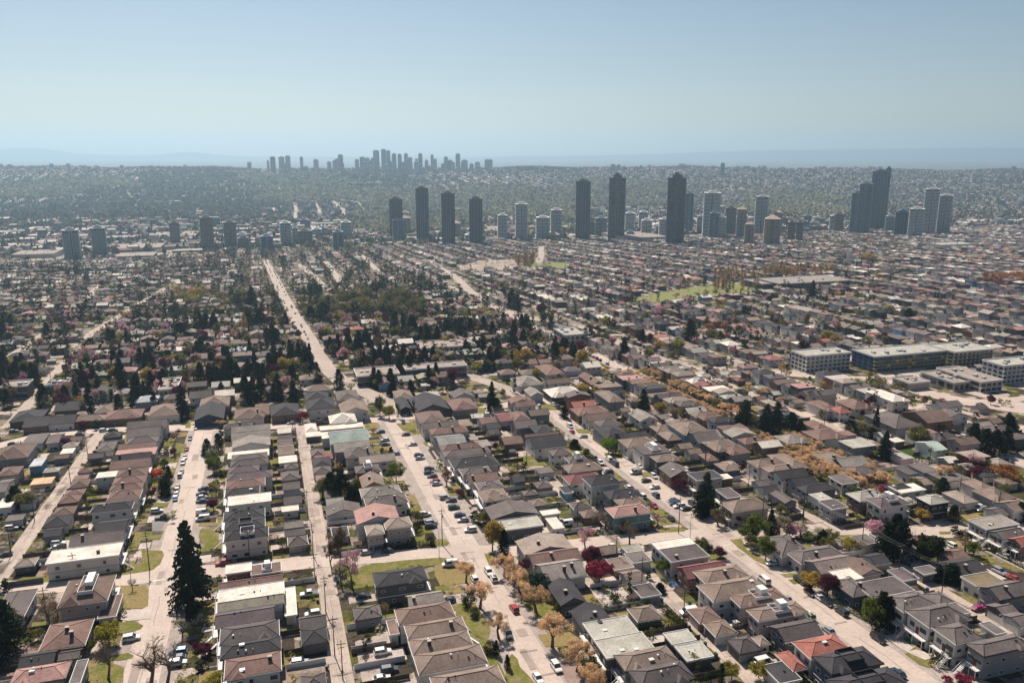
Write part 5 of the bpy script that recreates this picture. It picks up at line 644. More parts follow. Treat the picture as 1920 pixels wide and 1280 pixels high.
# yards: front gardens, back gardens, hedges and fences for the nearest lots
FENCES = []
for q in ind:
    if dist(q) > 480: continue
    u0, u1, v0, v1 = q[:4]; cu = (u0+u1)/2; us = nearest(S_STREETS, cu); s = 1 if us > cu else -1
    r = random.Random(int(u0*10+v0*77)); e = u1 if s > 0 else u0; far_ = us-s*(8.2)
    if abs(far_-e) < 25 and (far_-e)*s > 1.5 and 130 < v0 and v0 < vend(us)-3:
        m1 = (e+far_)/2
        for a_, b_ in ((e+s*.3, m1), (m1, far_)):
            k = r.choice(('lawn', 'lawn', 'dry', 'soil', 'pave', 'lawn', 'path', 'none'))
            if k != 'none':
                x0, x1 = sorted((a_, b_))
                quadpatch(k, x0+.1, x1-.1, v0+.4, v0+(v1-v0)*r.choice((1, .6, .8)), .08)
    ul = nearest(S_LANES, cu); s2 = 1 if ul > cu else -1; e2 = u1 if s2 > 0 else u0; L = abs(ul-s2*10.5-e2)
    if 3 < L < 24 and v0 < vend(ul)-3:
        x0, x1 = sorted((e2+s2*.4, ul-s2*11))
        if (ul-s2*11-e2)*s2 > 2:
            m_ = x0+(x1-x0)*r.uniform(.3, .7)
            for a_, b_ in ((x0, m_), (m_, x1)):
                k = r.choice(('lawn', 'pave', 'dry', 'soil', 'path', 'gravel', 'none'))
                if k != 'none': quadpatch(k, a_, b_, v0+.3, v1-.3, .08)
        x0, x1 = sorted((e2+s2*1, ul-s2*3.4))
        FENCES.append((x0, x1, v0-.35, r))
def wornmat(nm, c1, c2):
    m, n, b, o = newmat('surface_'+nm); g = N(n, "ShaderNodeNewGeometry"); tx = N(n, "ShaderNodeTexNoise"); tx.inputs['Scale'].default_value = .28; tx.inputs['Detail'].default_value = 7; tx.inputs['Roughness'].default_value = .65
    n.links.new(g.outputs['Position'], tx.inputs['Vector']); r = N(n, "ShaderNodeMapRange"); r.inputs[1].default_value = .42; r.inputs[2].default_value = .68; n.links.new(tx.outputs[0], r.inputs[0])
    mx = N(n, "ShaderNodeMix", data_type='RGBA'); n.links.new(r.outputs[0], mx.inputs[0]); mx.inputs[6].default_value = (*c1, 1); mx.inputs[7].default_value = (*c2, 1)
    c = noisecol(n, mx.outputs[2], .3, 1.8); n.links.new(c, b.inputs['Base Color']); b.inputs['Roughness'].default_value = .95; b.inputs['Specular IOR Level'].default_value = .1; return m
for k, mb in PMB.items():
    nm, c = PM[k]; amt = .35 if k in ('lawn', 'dry', 'field', 'fieldy', 'soil', 'dirtf') else .14
    tag(mb.build(nm, wornmat(nm, c, (.23, .175, .09) if nm != 'artificial_turf' else c) if k in ('lawn', 'field', 'dry') else mat('surface_'+nm, c, .92, amt, .25 if mb.V[0][1] < 900 else .03, 1.8, .15)), kind='structure')
nf = 0
for x0, x1, v, r in FENCES:
    if nf >= 150 or x1-x0 < 3 or v < 140: continue
    m = MB(); n_ = max(2, int((x1-x0)/2.4)); hh = r.uniform(1.4, 1.9); g0 = gz(x0, v)
    for i in range(n_):
        a_ = x0+(x1-x0)*i/n_; b_ = x0+(x1-x0)*(i+1)/n_; m.box(a_+.06-x0, b_-.06-x0, -.03, .03, .05, hh); m.box(a_-.06-x0, a_+.06-x0, -.06, .06, -.3, hh+.12)
    nf += 1
    wc = r.choice((M_FENCE, M_FENCE, M_WHITE, wallm('gd')))
    tag(m.build('fence', wc, None, (x0, v, g0)), uniq({'white_trim': 'white picket'}.get(wc.name, 'dark') + ' backyard fence between neighbouring lots', (x0+x1)/2, v), 'fence', 'fences between the back yards')
rb = random.Random(12); ns = nb_ = 0
for x0, x1, v, r in FENCES:
    if x1-x0 < 7 or v > 430 or v < 140: continue
    u = rb.uniform(x0+2, x1-2)
    if rb.random() < .4 and not blocked(u-1.4, u+1.4, v+1, v+3.4, .1, ('lawn', 'pave')):
        wk = rb.choice(('w', 'g', 'b', 'gd', 'lb', 'br')); h_ = 2.1
        o = root('garden_shed', u, v+2.2, uniq('small %s garden shed by a fence' % WNAME[wk].replace(' ', '-'), u, v+2), 'shed', 'garden sheds in back yards')
        m = MB(); m.box(-1.3, 1.3, -1, 1, -.4, h_); [m.face([(sx, -1, h_), (sx, 1, h_), (sx, 0, h_+.62)]) for sx in (-1.3, 1.3)]; m.build('wall', wallm(wk), o)
        m = MB(); m.face([(-1.5, -1.2, h_-.05), (1.5, -1.2, h_-.05), (1.5, 0, h_+.7), (-1.5, 0, h_+.7)]); m.face([(1.5, 1.2, h_-.05), (-1.5, 1.2, h_-.05), (-1.5, 0, h_+.7), (1.5, 0, h_+.7)]); m.build('roof', roofm(rb.choice(('g', 'd', 'b', 'lg', 'cr'))), o)
        m = MB(); m.box(-.4, .4, -1.06, -1.003, 0, 1.8); m.build('door', M_WHITE if wk != 'w' else M_DARK, o); occupy(u-1.4, u+1.4, v+1.1, v+3.3)
for ul in (11, 109, 188, -90):
    v = 150
    while v < 425:
        v += rb.uniform(4, 13); s = rb.choice((-1, 1)); u = ul+s*3.5
        if not inview(u, v) or abs(v-(236-.19*(u-109))) < 10: continue
        c = rb.choice(('dark green', 'blue', 'black')); o = root('wheelie_bin', u, v, uniq('%s wheelie bin beside the lane' % c, u, v), 'bin', 'bins along the back lanes', rb.uniform(-.3, .3))
        mm = mat('bin_'+c, {'dark green': (.02, .07, .04), 'blue': (.03, .10, .25), 'black': (.03, .03, .03)}[c], .5, .05)
        m = MB(); m.prism([(-.32, -.35), (.32, -.35), (.32, .35), (-.32, .35)], 0, 1.0); m.build('body', mm, o)
        m = MB(); m.box(-.36, .36, -.42, .38, 1.003, 1.08); m.build('lid', mm, o)
# ---------------------------------------------------------------- trees
def leaf_tris(rng, C, n, size, flat=0.0, zs=1.0):
    """n random triangles around each centre row (x,y,z,r) of C -> V,F arrays"""
    idx = rng.integers(0, len(C), n); c = C[idx]
    d = rng.normal(size=(n, 3)); d /= np.linalg.norm(d, axis=1)[:, None]
    rr_ = rng.random(n)**.45
    p = c[:, :3] + d*(c[:, 3]*rr_)[:, None]*np.array([1, 1, zs])
    a = rng.normal(size=(n, 3)); a -= (a*d).sum(1)[:, None]*d*.6; a /= np.linalg.norm(a, axis=1)[:, None]
    b = np.cross(d, a)+rng.normal(size=(n, 3))*.35
    s = size*(.6+.8*rng.random(n))[:, None]; k = np.array([1, 1, zs])
    V = np.stack([p-a*s*k, p+a*s*k*.8+b*s*k*.5, p+b*s*k], 1).reshape(-1, 3)
    return V
def skeleton(rng, h, r, levels, spread=.9, start=.25, tw=.02):
    mb = MB(); tips = []
    def go(p, d, L, rad, lv):
        e = p+d*L; mb.beam(p, e, rad, 0, 5 if lv < 2 else 3, rad*.65)
        if lv >= levels: tips.append(e); return
        k = rng.integers(2, 4)+(1 if lv == 0 else 0)
        for i in range(k):
            nd = d + rng.normal(size=3)*spread*np.array([1, 1, .45]); nd[2] = abs(nd[2])*.8+.12; nd /= np.linalg.norm(nd)
            go(e if i else p+d*L*.85, nd, L*rng.uniform(.62, .85), rad*.6, lv+1)
    go(np.zeros(3), np.array([0, 0, 1.0]), start, tw, 0)
    return mb, tips
def mesh_from(V, name, m):
    n = len(V)//3; me = bpy.data.meshes.new(name); me.vertices.add(n*3); me.vertices.foreach_set('co', V.astype(np.float32).ravel())
    me.loops.add(n*3); me.loops.foreach_set('vertex_index', np.arange(n*3, dtype=np.int32))
    me.polygons.add(n); me.polygons.foreach_set('loop_start', np.arange(0, n*3, 3, dtype=np.int32))
    me.materials.append(m); me.update(calc_edges=True); return me
SP = {  # colour, shape, leaf count, words
 'fir': ((.046, .056, .032), 'fir', 0, 'dark green fir', 'conifer'), 'pine': ((.022, .034, .018), 'fir', 0, 'open branched pine', 'conifer'),
 'cedar': ((.016, .026, .012), 'cone', 3600, 'dense blackish cedar', 'conifer'), 'column': ((.02, .03, .012), 'col', 1500, 'narrow clipped evergreen', 'conifer'),
 'ball': ((.045, .055, .015), 'ball', 1600, 'round clipped bush', 'bush'), 'blue': ((.04, .075, .055), 'ball', 3000, 'blue green spruce', 'conifer'),
 'lime': ((.30, .27, .05), 'crown', 2400, 'yellow green tree', 'tree'), 'gold': ((.40, .28, .08), 'crown', 2800, 'golden leafed tree', 'tree'),
 'green': ((.12, .15, .035), 'crown', 2600, 'fresh green tree', 'tree'), 'green2': ((.045, .06, .02), 'crown', 3600, 'deep green leafy tree', 'tree'), 'green3': ((.17, .27, .03), 'crown', 2600, 'bright green tree', 'tree'),
 'olive': ((.165, .155, .058), 'crown', 2200, 'olive green tree', 'tree'), 'tan': ((.28, .20, .11), 'airy', 1200, 'tan budding tree', 'tree'), 'pale': ((.36, .33, .22), 'airy', 1100, 'pale budding tree', 'tree'),
 'blush': ((.52, .31, .34), 'airy', 1700, 'pale pink blossom tree', 'blossom tree'), 'pink': ((.56, .31, .38), 'crown', 2400, 'bright pink blossom tree', 'blossom tree'),
 'plum': ((.11, .028, .05), 'crown', 2400, 'dark purple plum tree', 'plum tree'), 'magenta': ((.22, .035, .065), 'crown', 2600, 'crimson leafed tree', 'plum tree'), 'red': ((.55, .09, .07), 'crown', 2200, 'scarlet leafed tree', 'plum tree'),
 'apricot': ((.63, .43, .26), 'vase', 5200, 'apricot blossoming street tree', 'street tree'), 'rust': ((.36, .17, .08), 'crown', 1800, 'rust coloured tree', 'street tree'),
 'brown': ((.14, .105, .06), 'airy', 2600, 'brownish budding tree', 'tree'), 'brownred': ((.17, .065, .05), 'airy', 1700, 'reddish budding tree', 'tree'),
 'poplar': ((.32, .21, .09), 'col', 1300, 'slim golden poplar', 'poplar'), 'bare': ((.16, .115, .09), 'bare', 0, 'bare branched tree', 'bare tree')}
TM = {}
def tree_protos(kd, var):
    key = (kd, var)
    if key in TM: return TM[key]
    c, shape, n, wd, cat = SP[kd]; rng = np.random.default_rng(abs(hash(kd)) % 1000 if False else sum(map(ord, kd))*7+var); m = leafmat('leaf_'+kd, c, .35, .12 if cat == 'conifer' or kd == 'ball' else .45)
    tr = MB(); crown = None
    if shape == 'fir':
        tr.beam((0, 0, -.02), (0, 0, .96), .03, 0, 7, .006); Vs = []
        nw = 34 if kd == 'fir' else 18
        for i in range(nw):
            z = .08+.9*i/nw+rng.uniform(-.01, .01); R_ = (1-z)**.78*(.7+.5*rng.random())*min(1, .55+z*2.2)+.04; nb = 13 if z < .6 else 8
            for j in range(nb):
                if rng.random() < .3: continue
                an = rng.random()*6.283; L = R_*rng.uniform(.65, 1.1); dx, dy = math.cos(an), math.sin(an); K = 12 if L > .35 else 6
                t = (np.arange(K)+rng.random(K))/K*L; w_ = .050*(1.15-t/L*.6)
                zz = z-.07*t/.9-.05*t*t+.012*rng.normal(size=K)
                px_ = dx*t; py_ = dy*t
                for q in range(K):
                    for sgn in (-1, 1):
                        ox, oy = -dy*sgn*w_[q]*1.7, dx*sgn*w_[q]*1.7
                        Vs += [(px_[q]-dx*.05, py_[q]-dy*.05, zz[q]+.006), (px_[q]+dx*.07, py_[q]+dy*.07, zz[q]-.004), (px_[q]+ox+dx*.03, py_[q]+oy+dy*.03, zz[q]-.022-.02*rng.random())]
        Vv = np.array(Vs)
        if kd == 'pine': Vv[:, 0] *= 1.0
        crown = mesh_from(Vv, 'crown', m); bm_ = M_BARK
    elif shape in ('cone', 'col', 'ball', 'crown'):
        K = {'cone': 46, 'col': 30, 'ball': 26, 'crown': 22}[shape]; Cc = []
        for i in range(K):
            if shape == 'cone':
                z = .08+.86*(i+.5)/K; R_ = .92*(1-z)**.62; an = i*2.4+rng.random(); q = R_*rng.uniform(.35, .72); Cc.append((math.cos(an)*q, math.sin(an)*q, z-.03, max(.10, R_*.5)))
            elif shape == 'col':
                z = .06+.86*(i+.5)/K; R_ = min(1, (1-z)*2.6)*min(1, .5+z*2); an = i*2.4; q = R_*.42; Cc.append((math.cos(an)*q, math.sin(an)*q, z, R_*.6))
            elif shape == 'ball':
                d = rng.normal(size=3); d /= np.linalg.norm(d); q = .62; Cc.append((d[0]*q, d[1]*q, .5+d[2]*.30, .40))
            else:
                d = rng.normal(size=3); d /= np.linalg.norm(d); d[2] = d[2]*.8+.1; q = rng.uniform(.45, .74); Cc.append((d[0]*q, d[1]*q, .60+d[2]*q*.42, rng.uniform(.24, .38)))
        Cc = np.array(Cc); zs = {'cone': .30, 'col': .16, 'ball': .62, 'crown': .55}[shape]
        V = leaf_tris(rng, Cc, n, {'cone': .075, 'col': .14, 'ball': .085, 'crown': .085}[shape], 0, zs); V[:, 2] = np.maximum(V[:, 2], .01)
        if shape == 'cone': V[:, 2] = V[:, 2]*.98
        crown = mesh_from(V, 'crown', m)
        if shape == 'crown': sk, tips = skeleton(rng, 1, 1, 2, .7, .3, .06); tr = sk; bm_ = M_BARKL
        else: tr.beam((0, 0, -.03), (0, 0, .8), .05, 0, 6, .01); bm_ = M_BARK
        if shape == 'crown':
            for i in range(len(tr.V)): x, y, z = tr.V[i]; tr.V[i] = (x, y, z*.75)
    else:
        lv = {'airy': 4, 'vase': 4, 'bare': 6}[shape]; sk, tips = skeleton(rng, 1, 1, lv, {'airy': .75, 'vase': 1.05, 'bare': .85}[shape], .24 if shape != 'bare' else .2, .035)
        A_ = np.array(sk.V); mr = np.percentile(np.hypot(A_[:, 0], A_[:, 1]), 97); mz = np.percentile(A_[:, 2], 99)
        k1 = .85/mr; k2 = .95/mz; cx, cy = A_[:, 0].mean(), A_[:, 1].mean()
        def T(p): return ((p[0]-cx*min(1, p[2]*3))*k1, (p[1]-cy*min(1, p[2]*3))*k1, p[2]*k2)
        sk.V = [T(p) for p in sk.V]; tr = sk; bm_ = M_BARKL
        if n:
            tp = np.array([T(t) for t in tips]); Cc = np.concatenate([tp, np.full((len(tp), 1), .17 if shape == 'airy' else .19)], 1)
            crown = mesh_from(leaf_tris(rng, Cc, n, .05 if shape == 'airy' else .040, 0, .62), 'crown', m)
        else:  # fine twigs make the crown of a bare tree
            tp = np.array([T(t) for t in tips]); Cc = np.concatenate([tp, np.full((len(tp), 1), .14)], 1)
            V = leaf_tris(rng, Cc, 1500, .07, 0, 1.0).reshape(-1, 3, 3); V[:, 1] = V[:, 0]+(V[:, 1]-V[:, 0])*.06
            crown = mesh_from(V.reshape(-1, 3), 'crown', m)
    TM[key] = (tr.mesh('trunk', bm_), crown); return TM[key]
GRP = {'conifer': 'dark evergreens rising between the houses', 'bush': 'clipped round bushes in the gardens', 'tree': 'leafy trees in the gardens', 'blossom tree': 'pink blossom trees among the houses',
       'plum tree': 'purple and red leafed trees', 'street tree': 'orange toned street trees', 'poplar': 'slim poplars in rows', 'bare tree': 'bare trees by the road'}
def put_tree(u, v, kd, h, r, seed):
    wd, cat = SP[kd][3:5]; tm, cm = tree_protos(kd, seed % 3)
    sz = ('tall ' if h > 11 else 'small ' if h < 4.5 else '')
    nm = {'conifer': 'conifer_tree', 'bush': 'garden_bush', 'bare tree': 'bare_tree', 'poplar': 'poplar_tree', 'blossom tree': 'blossom_tree', 'plum tree': 'plum_tree', 'street tree': 'street_tree'}.get(cat, 'leafy_tree')
    o = root(nm, u, v, uniq(sz+wd, u, v), cat, GRP[cat], rz=(seed*2.39996) % 6.283)
    for nme, d in (('trunk', tm), ('crown', cm)):
        c = link(nme, d, o); c.scale = (r, r, h)
    return o
def mass_tree(acc, u, v, kd, h, r, rng, n=46):
    c = SP[kd][0]; z = gz(u, v); sh = SP[kd][1]
    if sh in ('fir', 'cone', 'col'):
        K = 8; zz = np.linspace(.12, .92, K); R_ = (1-zz)*.8+.12 if sh != 'col' else np.full(K, .8)
        C = np.stack([rng.normal(size=K)*.15*R_*r, rng.normal(size=K)*.15*R_*r, zz*h, R_*r*.8], 1)
        V = leaf_tris(rng, C, n, r*.34 if sh != 'col' else r*.5, 0, min(1.5, h*.16/(r*.8)))
    else:
        C = np.array([[*(rng.normal(size=2)*r*.35), h*rng.uniform(.45, .75), r*.55] for _ in range(7)])
        V = leaf_tris(rng, C, n, r*.27, 0, .75)
    V[:, 2] = np.maximum(V[:, 2], 0.1); V += np.array([u, v, z])
    acc[0].append(V); acc[1].append(np.repeat(np.array([cj(c, random, .2)]), len(V), 0))
def flush_mass(acc, name, label, cat, trans=.25):
    V = np.concatenate(acc[0]); me = mesh_from(V, name, attrmat('mass_leaf', .9, .25, .5, trans)); C = np.concatenate(acc[1])
    at = me.color_attributes.new("col", 'FLOAT_COLOR', 'POINT'); at.data.foreach_set("color", np.concatenate([C, np.ones((len(C), 1))], 1).astype(np.float32).ravel())
    tag(link(name, me), label, cat, kind='stuff')
T_ALL = [(u, v, k, h, r) for u, v, k, h, r in TREES]
for quad, n, k, h0, h1 in CLUSTERS:
    n = int(n*(2.3 if k in ('cedar', 'fir', 'brown', 'olive') and quad[0][0] < 250 else 1.5 if k not in ('blush', 'pink', 'rust', 'poplar') else 2.6))
    for i in range(n):
        a_, b_ = rnd.random(), rnd.random(); q = quad
        x = (q[0][0]*(1-a_)+q[1][0]*a_)*(1-b_)+(q[3][0]*(1-a_)+q[2][0]*a_)*b_; y = (q[0][1]*(1-a_)+q[1][1]*a_)*(1-b_)+(q[3][1]*(1-a_)+q[2][1]*a_)*b_
        h_ = rnd.uniform(h0, h1); sh = SP[k][1]; r_ = h_*{'fir': .33, 'cone': .40, 'col': .2, 'ball': .5}.get(sh, rnd.uniform(.45, .6))
        T_ALL.append((x, y, k, h_, r_))
# background planting on every block
for i in range(14000):
    v = 300+1650*rnd.random()**.85; u = rnd.uniform(-.75, .66)*v*1.0+st*v*.9
    if not inview(u, v) or (u > 230 and rnd.random() < .35): continue
    far_ = v > 480
    k = rnd.choice(['cedar']*7+['fir']*8+['olive']*5+['brown']*3+['tan']*3+['gold']*2+['lime']*2+['blush']*4+['plum']*2+['pale']*3+['pink']) if far_ else rnd.choice(['olive', 'plum', 'tan', 'ball', 'ball', 'cedar', 'green', 'gold', 'pale', 'column'])
    h_ = rnd.uniform(5, 12) if far_ else rnd.uniform(2, 4.5)
    if k in ('fir', 'cedar') and far_: h_ *= 1.5 if u < 260 else 1.25
    r_ = h_*{'fir': .33, 'cedar': .38, 'column': .2}.get(k, .5)
    if (blocked(u-1, u+1, v-1, v+1, .3, ('field', 'dirtf', 'lawn', 'pave')) if v < 480 else blocked(u-.1, u+.1, v-.1, v+.1, -2.6, ('field', 'dirtf', 'lawn'))): continue
    T_ALL.append((u, v, k, h_, r_))
    if v > 480 and u < 260 and k in ('fir', 'cedar'):
        for _ in range(rnd.choice((0, 1, 2, 3))): T_ALL.append((u+rnd.uniform(-9, 9), v+rnd.uniform(-9, 9), k, h_*rnd.uniform(.8, 1.2), r_*rnd.uniform(.8, 1.2)))
for v in range(250, 560, 5):
    for s in (-1, 1):
        if rnd.random() < (.9 if v < 420 else .6): T_ALL.append((230+s*6.5+rnd.uniform(-.5, .5), v+rnd.uniform(-1.5, 1.5), rnd.choice(('apricot', 'apricot', 'apricot', 'olive')), rnd.uniform(4.6, 6), rnd.uniform(4, 5.2)))
def onroad(u, v, pad):
    for a, b, c, d, hw in NEARSEG(u, v):
        L2 = (c-a)**2+(d-b)**2; q = max(0, min(1, ((u-a)*(c-a)+(v-b)*(d-b))/L2))
        if math.hypot(u-a-q*(c-a), v-b-q*(d-b)) < hw+pad: return True
    return False
T_ALL = [t for t in T_ALL if inview(t[0], t[1], 3) and not (t[1] > 470 and onroad(t[0], t[1], min(t[4]*.6, 3)))]
T_ALL.sort(key=lambda t: math.hypot(t[0], t[1])/(t[3]*t[4])**.5)
CAP = {'conifer': 280, 'tree': 280, 'blossom tree': 120, 'plum tree': 90, 'street tree': 210, 'bush': 80, 'poplar': 70, 'bare tree': 40}
cnt = {}; tacc = ([], []); rng0 = np.random.default_rng(4); indt = []
for t in T_ALL:
    c = SP[t[2]][4]; cnt[c] = cnt.get(c, 0)+1
    if cnt[c] <= CAP[c] and math.hypot(t[0], t[1]) < 1500: indt.append(t)
    else: mass_tree(tacc, *t, rng0, 70 if t[1] < 1000 else 40)
indt.sort(key=lambda t: math.hypot(t[0], t[1]))
for i, t in enumerate(indt): put_tree(*t, i)
flush_mass(tacc, 'distant_trees', 'mixed dark and budding trees scattered over the distant slope', 'trees')
print('trees', len(indt), len(T_ALL))
# low shrubs and planting everywhere in the near gardens
sacc = ([], []); rs = random.Random(9); rngs = np.random.default_rng(8)
for i in range(5200):
    v = rs.uniform(135, 470); u = rs.uniform(-.62, .70)*v+st*v*.9
    if not inview(u, v, 2) or blocked(u-.5, u+.5, v-.5, v+.5, .2, ('lawn', 'dry', 'pave')): continue
    k = rs.choice(('cedar', 'cedar', 'ball', 'ball', 'olive', 'olive', 'green', 'tan', 'plum', 'lime', 'pale', 'brown')); r_ = rs.uniform(.6, 1.7)
    mass_tree(sacc, u, v, k if k not in ('cedar',) else 'ball', r_*1.3, r_, rngs, 44)
flush_mass(sacc, 'garden_shrubs', 'low mixed shrubs and planting in the front and back gardens', 'shrubs', .15)

# hedges
M_HEDGE = leafmat('leaf_hedge', (.04, .055, .014), .4, .15)
for i, (a_, b_, c_, d_, h_) in enumerate(HEDGES):
    L = math.hypot(c_-a_, d_-b_); n_ = max(2, int(L/1.1)); C = np.array([[a_+(c_-a_)*t, b_+(d_-b_)*t, gz(a_, b_)+h_*z, .85] for t in np.linspace(0, 1, n_) for z in (.3, .75)])
    V = leaf_tris(np.random.default_rng(i), C, int(n_*150), .22, 0, max(.5, h_*.34)); 
    V -= np.array([a_, b_, gz(a_, b_)])
    me = mesh_from(V, 'hedge', M_HEDGE)
    tag(link('hedge', me, None, (a_, b_, gz(a_, b_))), uniq('%s dark clipped hedge' % ('tall' if h_ > 2.5 else 'low'), a_, b_), 'hedge', 'garden hedges')

# ---------------------------------------------------------------- cars
CC = {'white': (.68, .66, .64), 'silver': (.40, .40, .41), 'grey': (.10, .105, .11), 'black': (.018, .018, .02), 'navy': (.03, .045, .075), 'blue': (.20, .30, .42), 'red': (.35, .02, .025), 'magenta': (.35, .02, .14), 'green': (.03, .08, .06)}
def paint(k):
    if 'paint_'+k in MATS: return MATS['paint_'+k]
    m, n, b, o = newmat('paint_'+k); b.inputs['Base Color'].default_value = (*CC[k], 1); b.inputs['Roughness'].default_value = .28; b.inputs['Coat Weight'].default_value = .6
    if k in ('silver', 'grey', 'blue'): b.inputs['Metallic'].default_value = .45
    MATS['paint_'+k] = m; return m
M_TYRE = mat('tyre', (.015, .015, .016), .9, .1); M_LAMP = mat('lamp_lens', (.7, .68, .62), .2, .02); M_TAIL = mat('tail_lens', (.3, .01, .01), .3, .02)
CARDIM = {'sedan': (4.6, 1.8, 1.42), 'suv': (4.7, 1.9, 1.72), 'van': (5.3, 2.0, 2.1), 'pickup': (5.6, 2.0, 1.82)}
def loft(mb, secs, m=0):
    """secs: list of rings (same count)"""
    k = len(secs[0]); n = len(mb.V)
    for s in secs: mb.V.extend(s)
    for i in range(len(secs)-1):
        for j in range(k):
            q = (j+1) % k; mb.F.append((n+i*k+j, n+i*k+q, n+(i+1)*k+q, n+(i+1)*k+j)); mb.M.append(m); mb.C.append(None)
    mb.F.append(tuple(n+j for j in reversed(range(k)))); mb.M.append(m); mb.C.append(None)
    mb.F.append(tuple(n+(len(secs)-1)*k+j for j in range(k))); mb.M.append(m); mb.C.append(None)
def ring(x, w_, z0, z1, r=.12):
    h = w_/2; return [(x, -h, z0), (x, h, z0), (x, h, z1-r), (x, h-r, z1), (x, -h+r, z1), (x, -h, z1-r)]
CP = {}
def car_meshes(ty, col):
    if (ty, col) in CP: return CP[ty, col]
    L, W, Hh = CARDIM[ty]; l = L/2; b = MB(); g = MB()
    bel = {'sedan': .86, 'suv': .98, 'van': 1.15, 'pickup': 1.0}[ty]
    prof = {'sedan': [(-l, .5, .74), (-l+.25, .3, bel), (l-1.3, .28, bel), (l-.25, .3, .72), (l, .45, .6)],
            'suv': [(-l, .5, .9), (-l+.2, .3, bel), (l-1.2, .3, bel), (l-.2, .35, .84), (l, .5, .72)],
            'van': [(-l, .45, 1.1), (-l+.12, .32, bel), (l-.9, .32, bel), (l-.2, .35, .9), (l, .5, .75)],
            'pickup': [(-l, .55, 1.0), (-l+.1, .4, bel), (l-1.4, .4, bel), (l-.15, .4, .92), (l, .5, .8)]}[ty]
    loft(b, [ring(x, W*(.94 if abs(x) > l-.1 else 1), z0, z1) for x, z0, z1 in prof])
    cab = {'sedan': (-l+.35, -l+1.05, l-2.0, l-1.25), 'suv': (-l+.12, -l+.4, l-1.9, l-1.15), 'van': (-l+.06, -l+.2, l-1.5, l-.85), 'pickup': (-.9, -.75, l-2.1, l-1.4)}[ty]
    x0, x1, x2, x3 = cab
    loft(g, [ring(x0, W*.93, bel-.04, bel+.02, .01), ring(x1, W*.84, bel-.04, Hh-.07, .06), ring(x2, W*.84, bel-.04, Hh-.07, .06), ring(x3, W*.93, bel-.04, bel+.02, .01)])
    b.box(x1+.02, x2-.02, -W*.40, W*.40, Hh-.09, Hh, 0)
    for x in ((x1, x2, (x1+x2)/2) if ty != 'pickup' else (x1, x2)):      # pillars
        for s in (-1, 1): b.beam((x, s*W*.41, Hh-.06), (x+(.0 if x not in (x1, x2) else (x3-x2)*.95 if x == x2 else (x0-x1)*.95), s*W*.47, bel), .05)
    if ty == 'van': b.box(x1, x1+2.0, -W*.44, W*.44, bel, Hh-.05, 0)
    if ty == 'pickup':
        g2 = MB(); b.box(-l+.15, -.95, -W*.42, W*.42, bel-.02, bel+.012, 1)
    wh = []
    for sx in (-l+.85, l-.9):
        for s in (-1, 1):
            m = MB(); m.beam((sx, s*(W/2-.2), .33), (sx, s*(W/2+.02), .33), .35, 0, 12); m.beam((sx, s*(W/2+.02), .33), (sx, s*(W/2+.035), .33), .2, 1, 8); wh.append(m.mesh('wheel', [M_TYRE, mat('alloy', (.45, .45, .46), .35, .05)]))
    hl = []
    for s in (-1, 1): m = MB(); m.box(l-.12, l+.015, s*W*.36-.2, s*W*.36+.2, .58, .72, bottom=True); hl.append(m.mesh('headlight', M_LAMP))
    CP[ty, col] = (b.mesh('body', [paint(col), M_DARK]), g.mesh('cabin_glass', M_GLASS), wh, hl); return CP[ty, col]
def put_car(u, v, ty, col, dr, near=True, flip=False):
    b, g, wh, hl = car_meshes(ty, col)
    rz = (R(90) if dr == 'v' else 0)+(math.pi if flip else 0)+R(rnd.uniform(-3, 3))
    o = root('parked_car' if ty != 'pickup' else 'pickup_truck', u, v, uniq('%s %s parked %s' % (col, {'suv': 'tall estate car', 'sedan': 'saloon car', 'van': 'van', 'pickup': 'pickup'}[ty], 'at kerb' if dr == 'v' else 'side-on'), u, v),
             'van' if ty == 'van' else 'pickup truck' if ty == 'pickup' else 'car', 'vehicles parked on the streets and pads', rz, gz(u, v)+.13)
    o.rotation_euler[0 if dr == 'u' else 1] = 0
    if dr == 'v': o.rotation_euler = (0, S if not flip else -S, rz)
    link('body', b, o); link('cabin_glass', g, o)
    if near:
        for w_ in wh: link('wheel', w_, o)
        for w_ in hl: link('headlight', w_, o)
ncar = 0; carpos = []
for u, v, ty, col, dr in CARS:
    put_car(u, v, ty, col, dr, True, rnd.random() < .5); ncar += 1; carpos.append((u, v))
cl = ['white']*5+['silver']*4+['grey']*3+['black']*5+['navy']*3+['red', 'blue']
for us in S_STREETS:
    if us < -150 or us > 700: continue
    v = 150
    while v < min(vend(us), 720)-6:
        for s in (-1, 1):
            pr = .5 if us in (147, 230, 314) else .22
            if us in (-38, 59) and v < 400: pr = .0
            u = us+s*4.6
            if rnd.random() < pr*.6 and inview(u, v) and abs(v-(236-0.19*(us-109))) > 12 and all(abs(u-a) > 3.5 or abs(v-b) > 6 for a, b in carpos) and ncar < 265:
                put_car(u, v, rnd.choice(('sedan', 'suv', 'suv', 'sedan', 'van')), rnd.choice(cl), 'v', v < 330, s > 0); ncar += 1; carpos.append((u, v))
        v += 6.6
fc = MB(); rc_ = random.Random(3)
for us in S_STREETS+[30]:
    for i in range(70):
        v = rc_.uniform(600, 1900); u = us+rc_.choice((-1, 1))*rc_.uniform(1.5, 4)
        if us == 30: u = 45-.029*v+rc_.choice((-1, 1))*3
        if inview(u, v): z = gz(u, v)+.1; c = CC[rc_.choice(cl)]; fc.box(u-.9, u+.9, v-2.2, v+2.2, z, z+.85, 0, c); fc.box(u-.8, u+.8, v-1.3, v+1, z+.85, z+1.4, 0, (.05, .06, .07))
tag(fc.build('distant_cars', attrmat('car_mass', .4, .05, 1)), 'tiny cars on the streets of the distant slope', 'cars', kind='stuff')

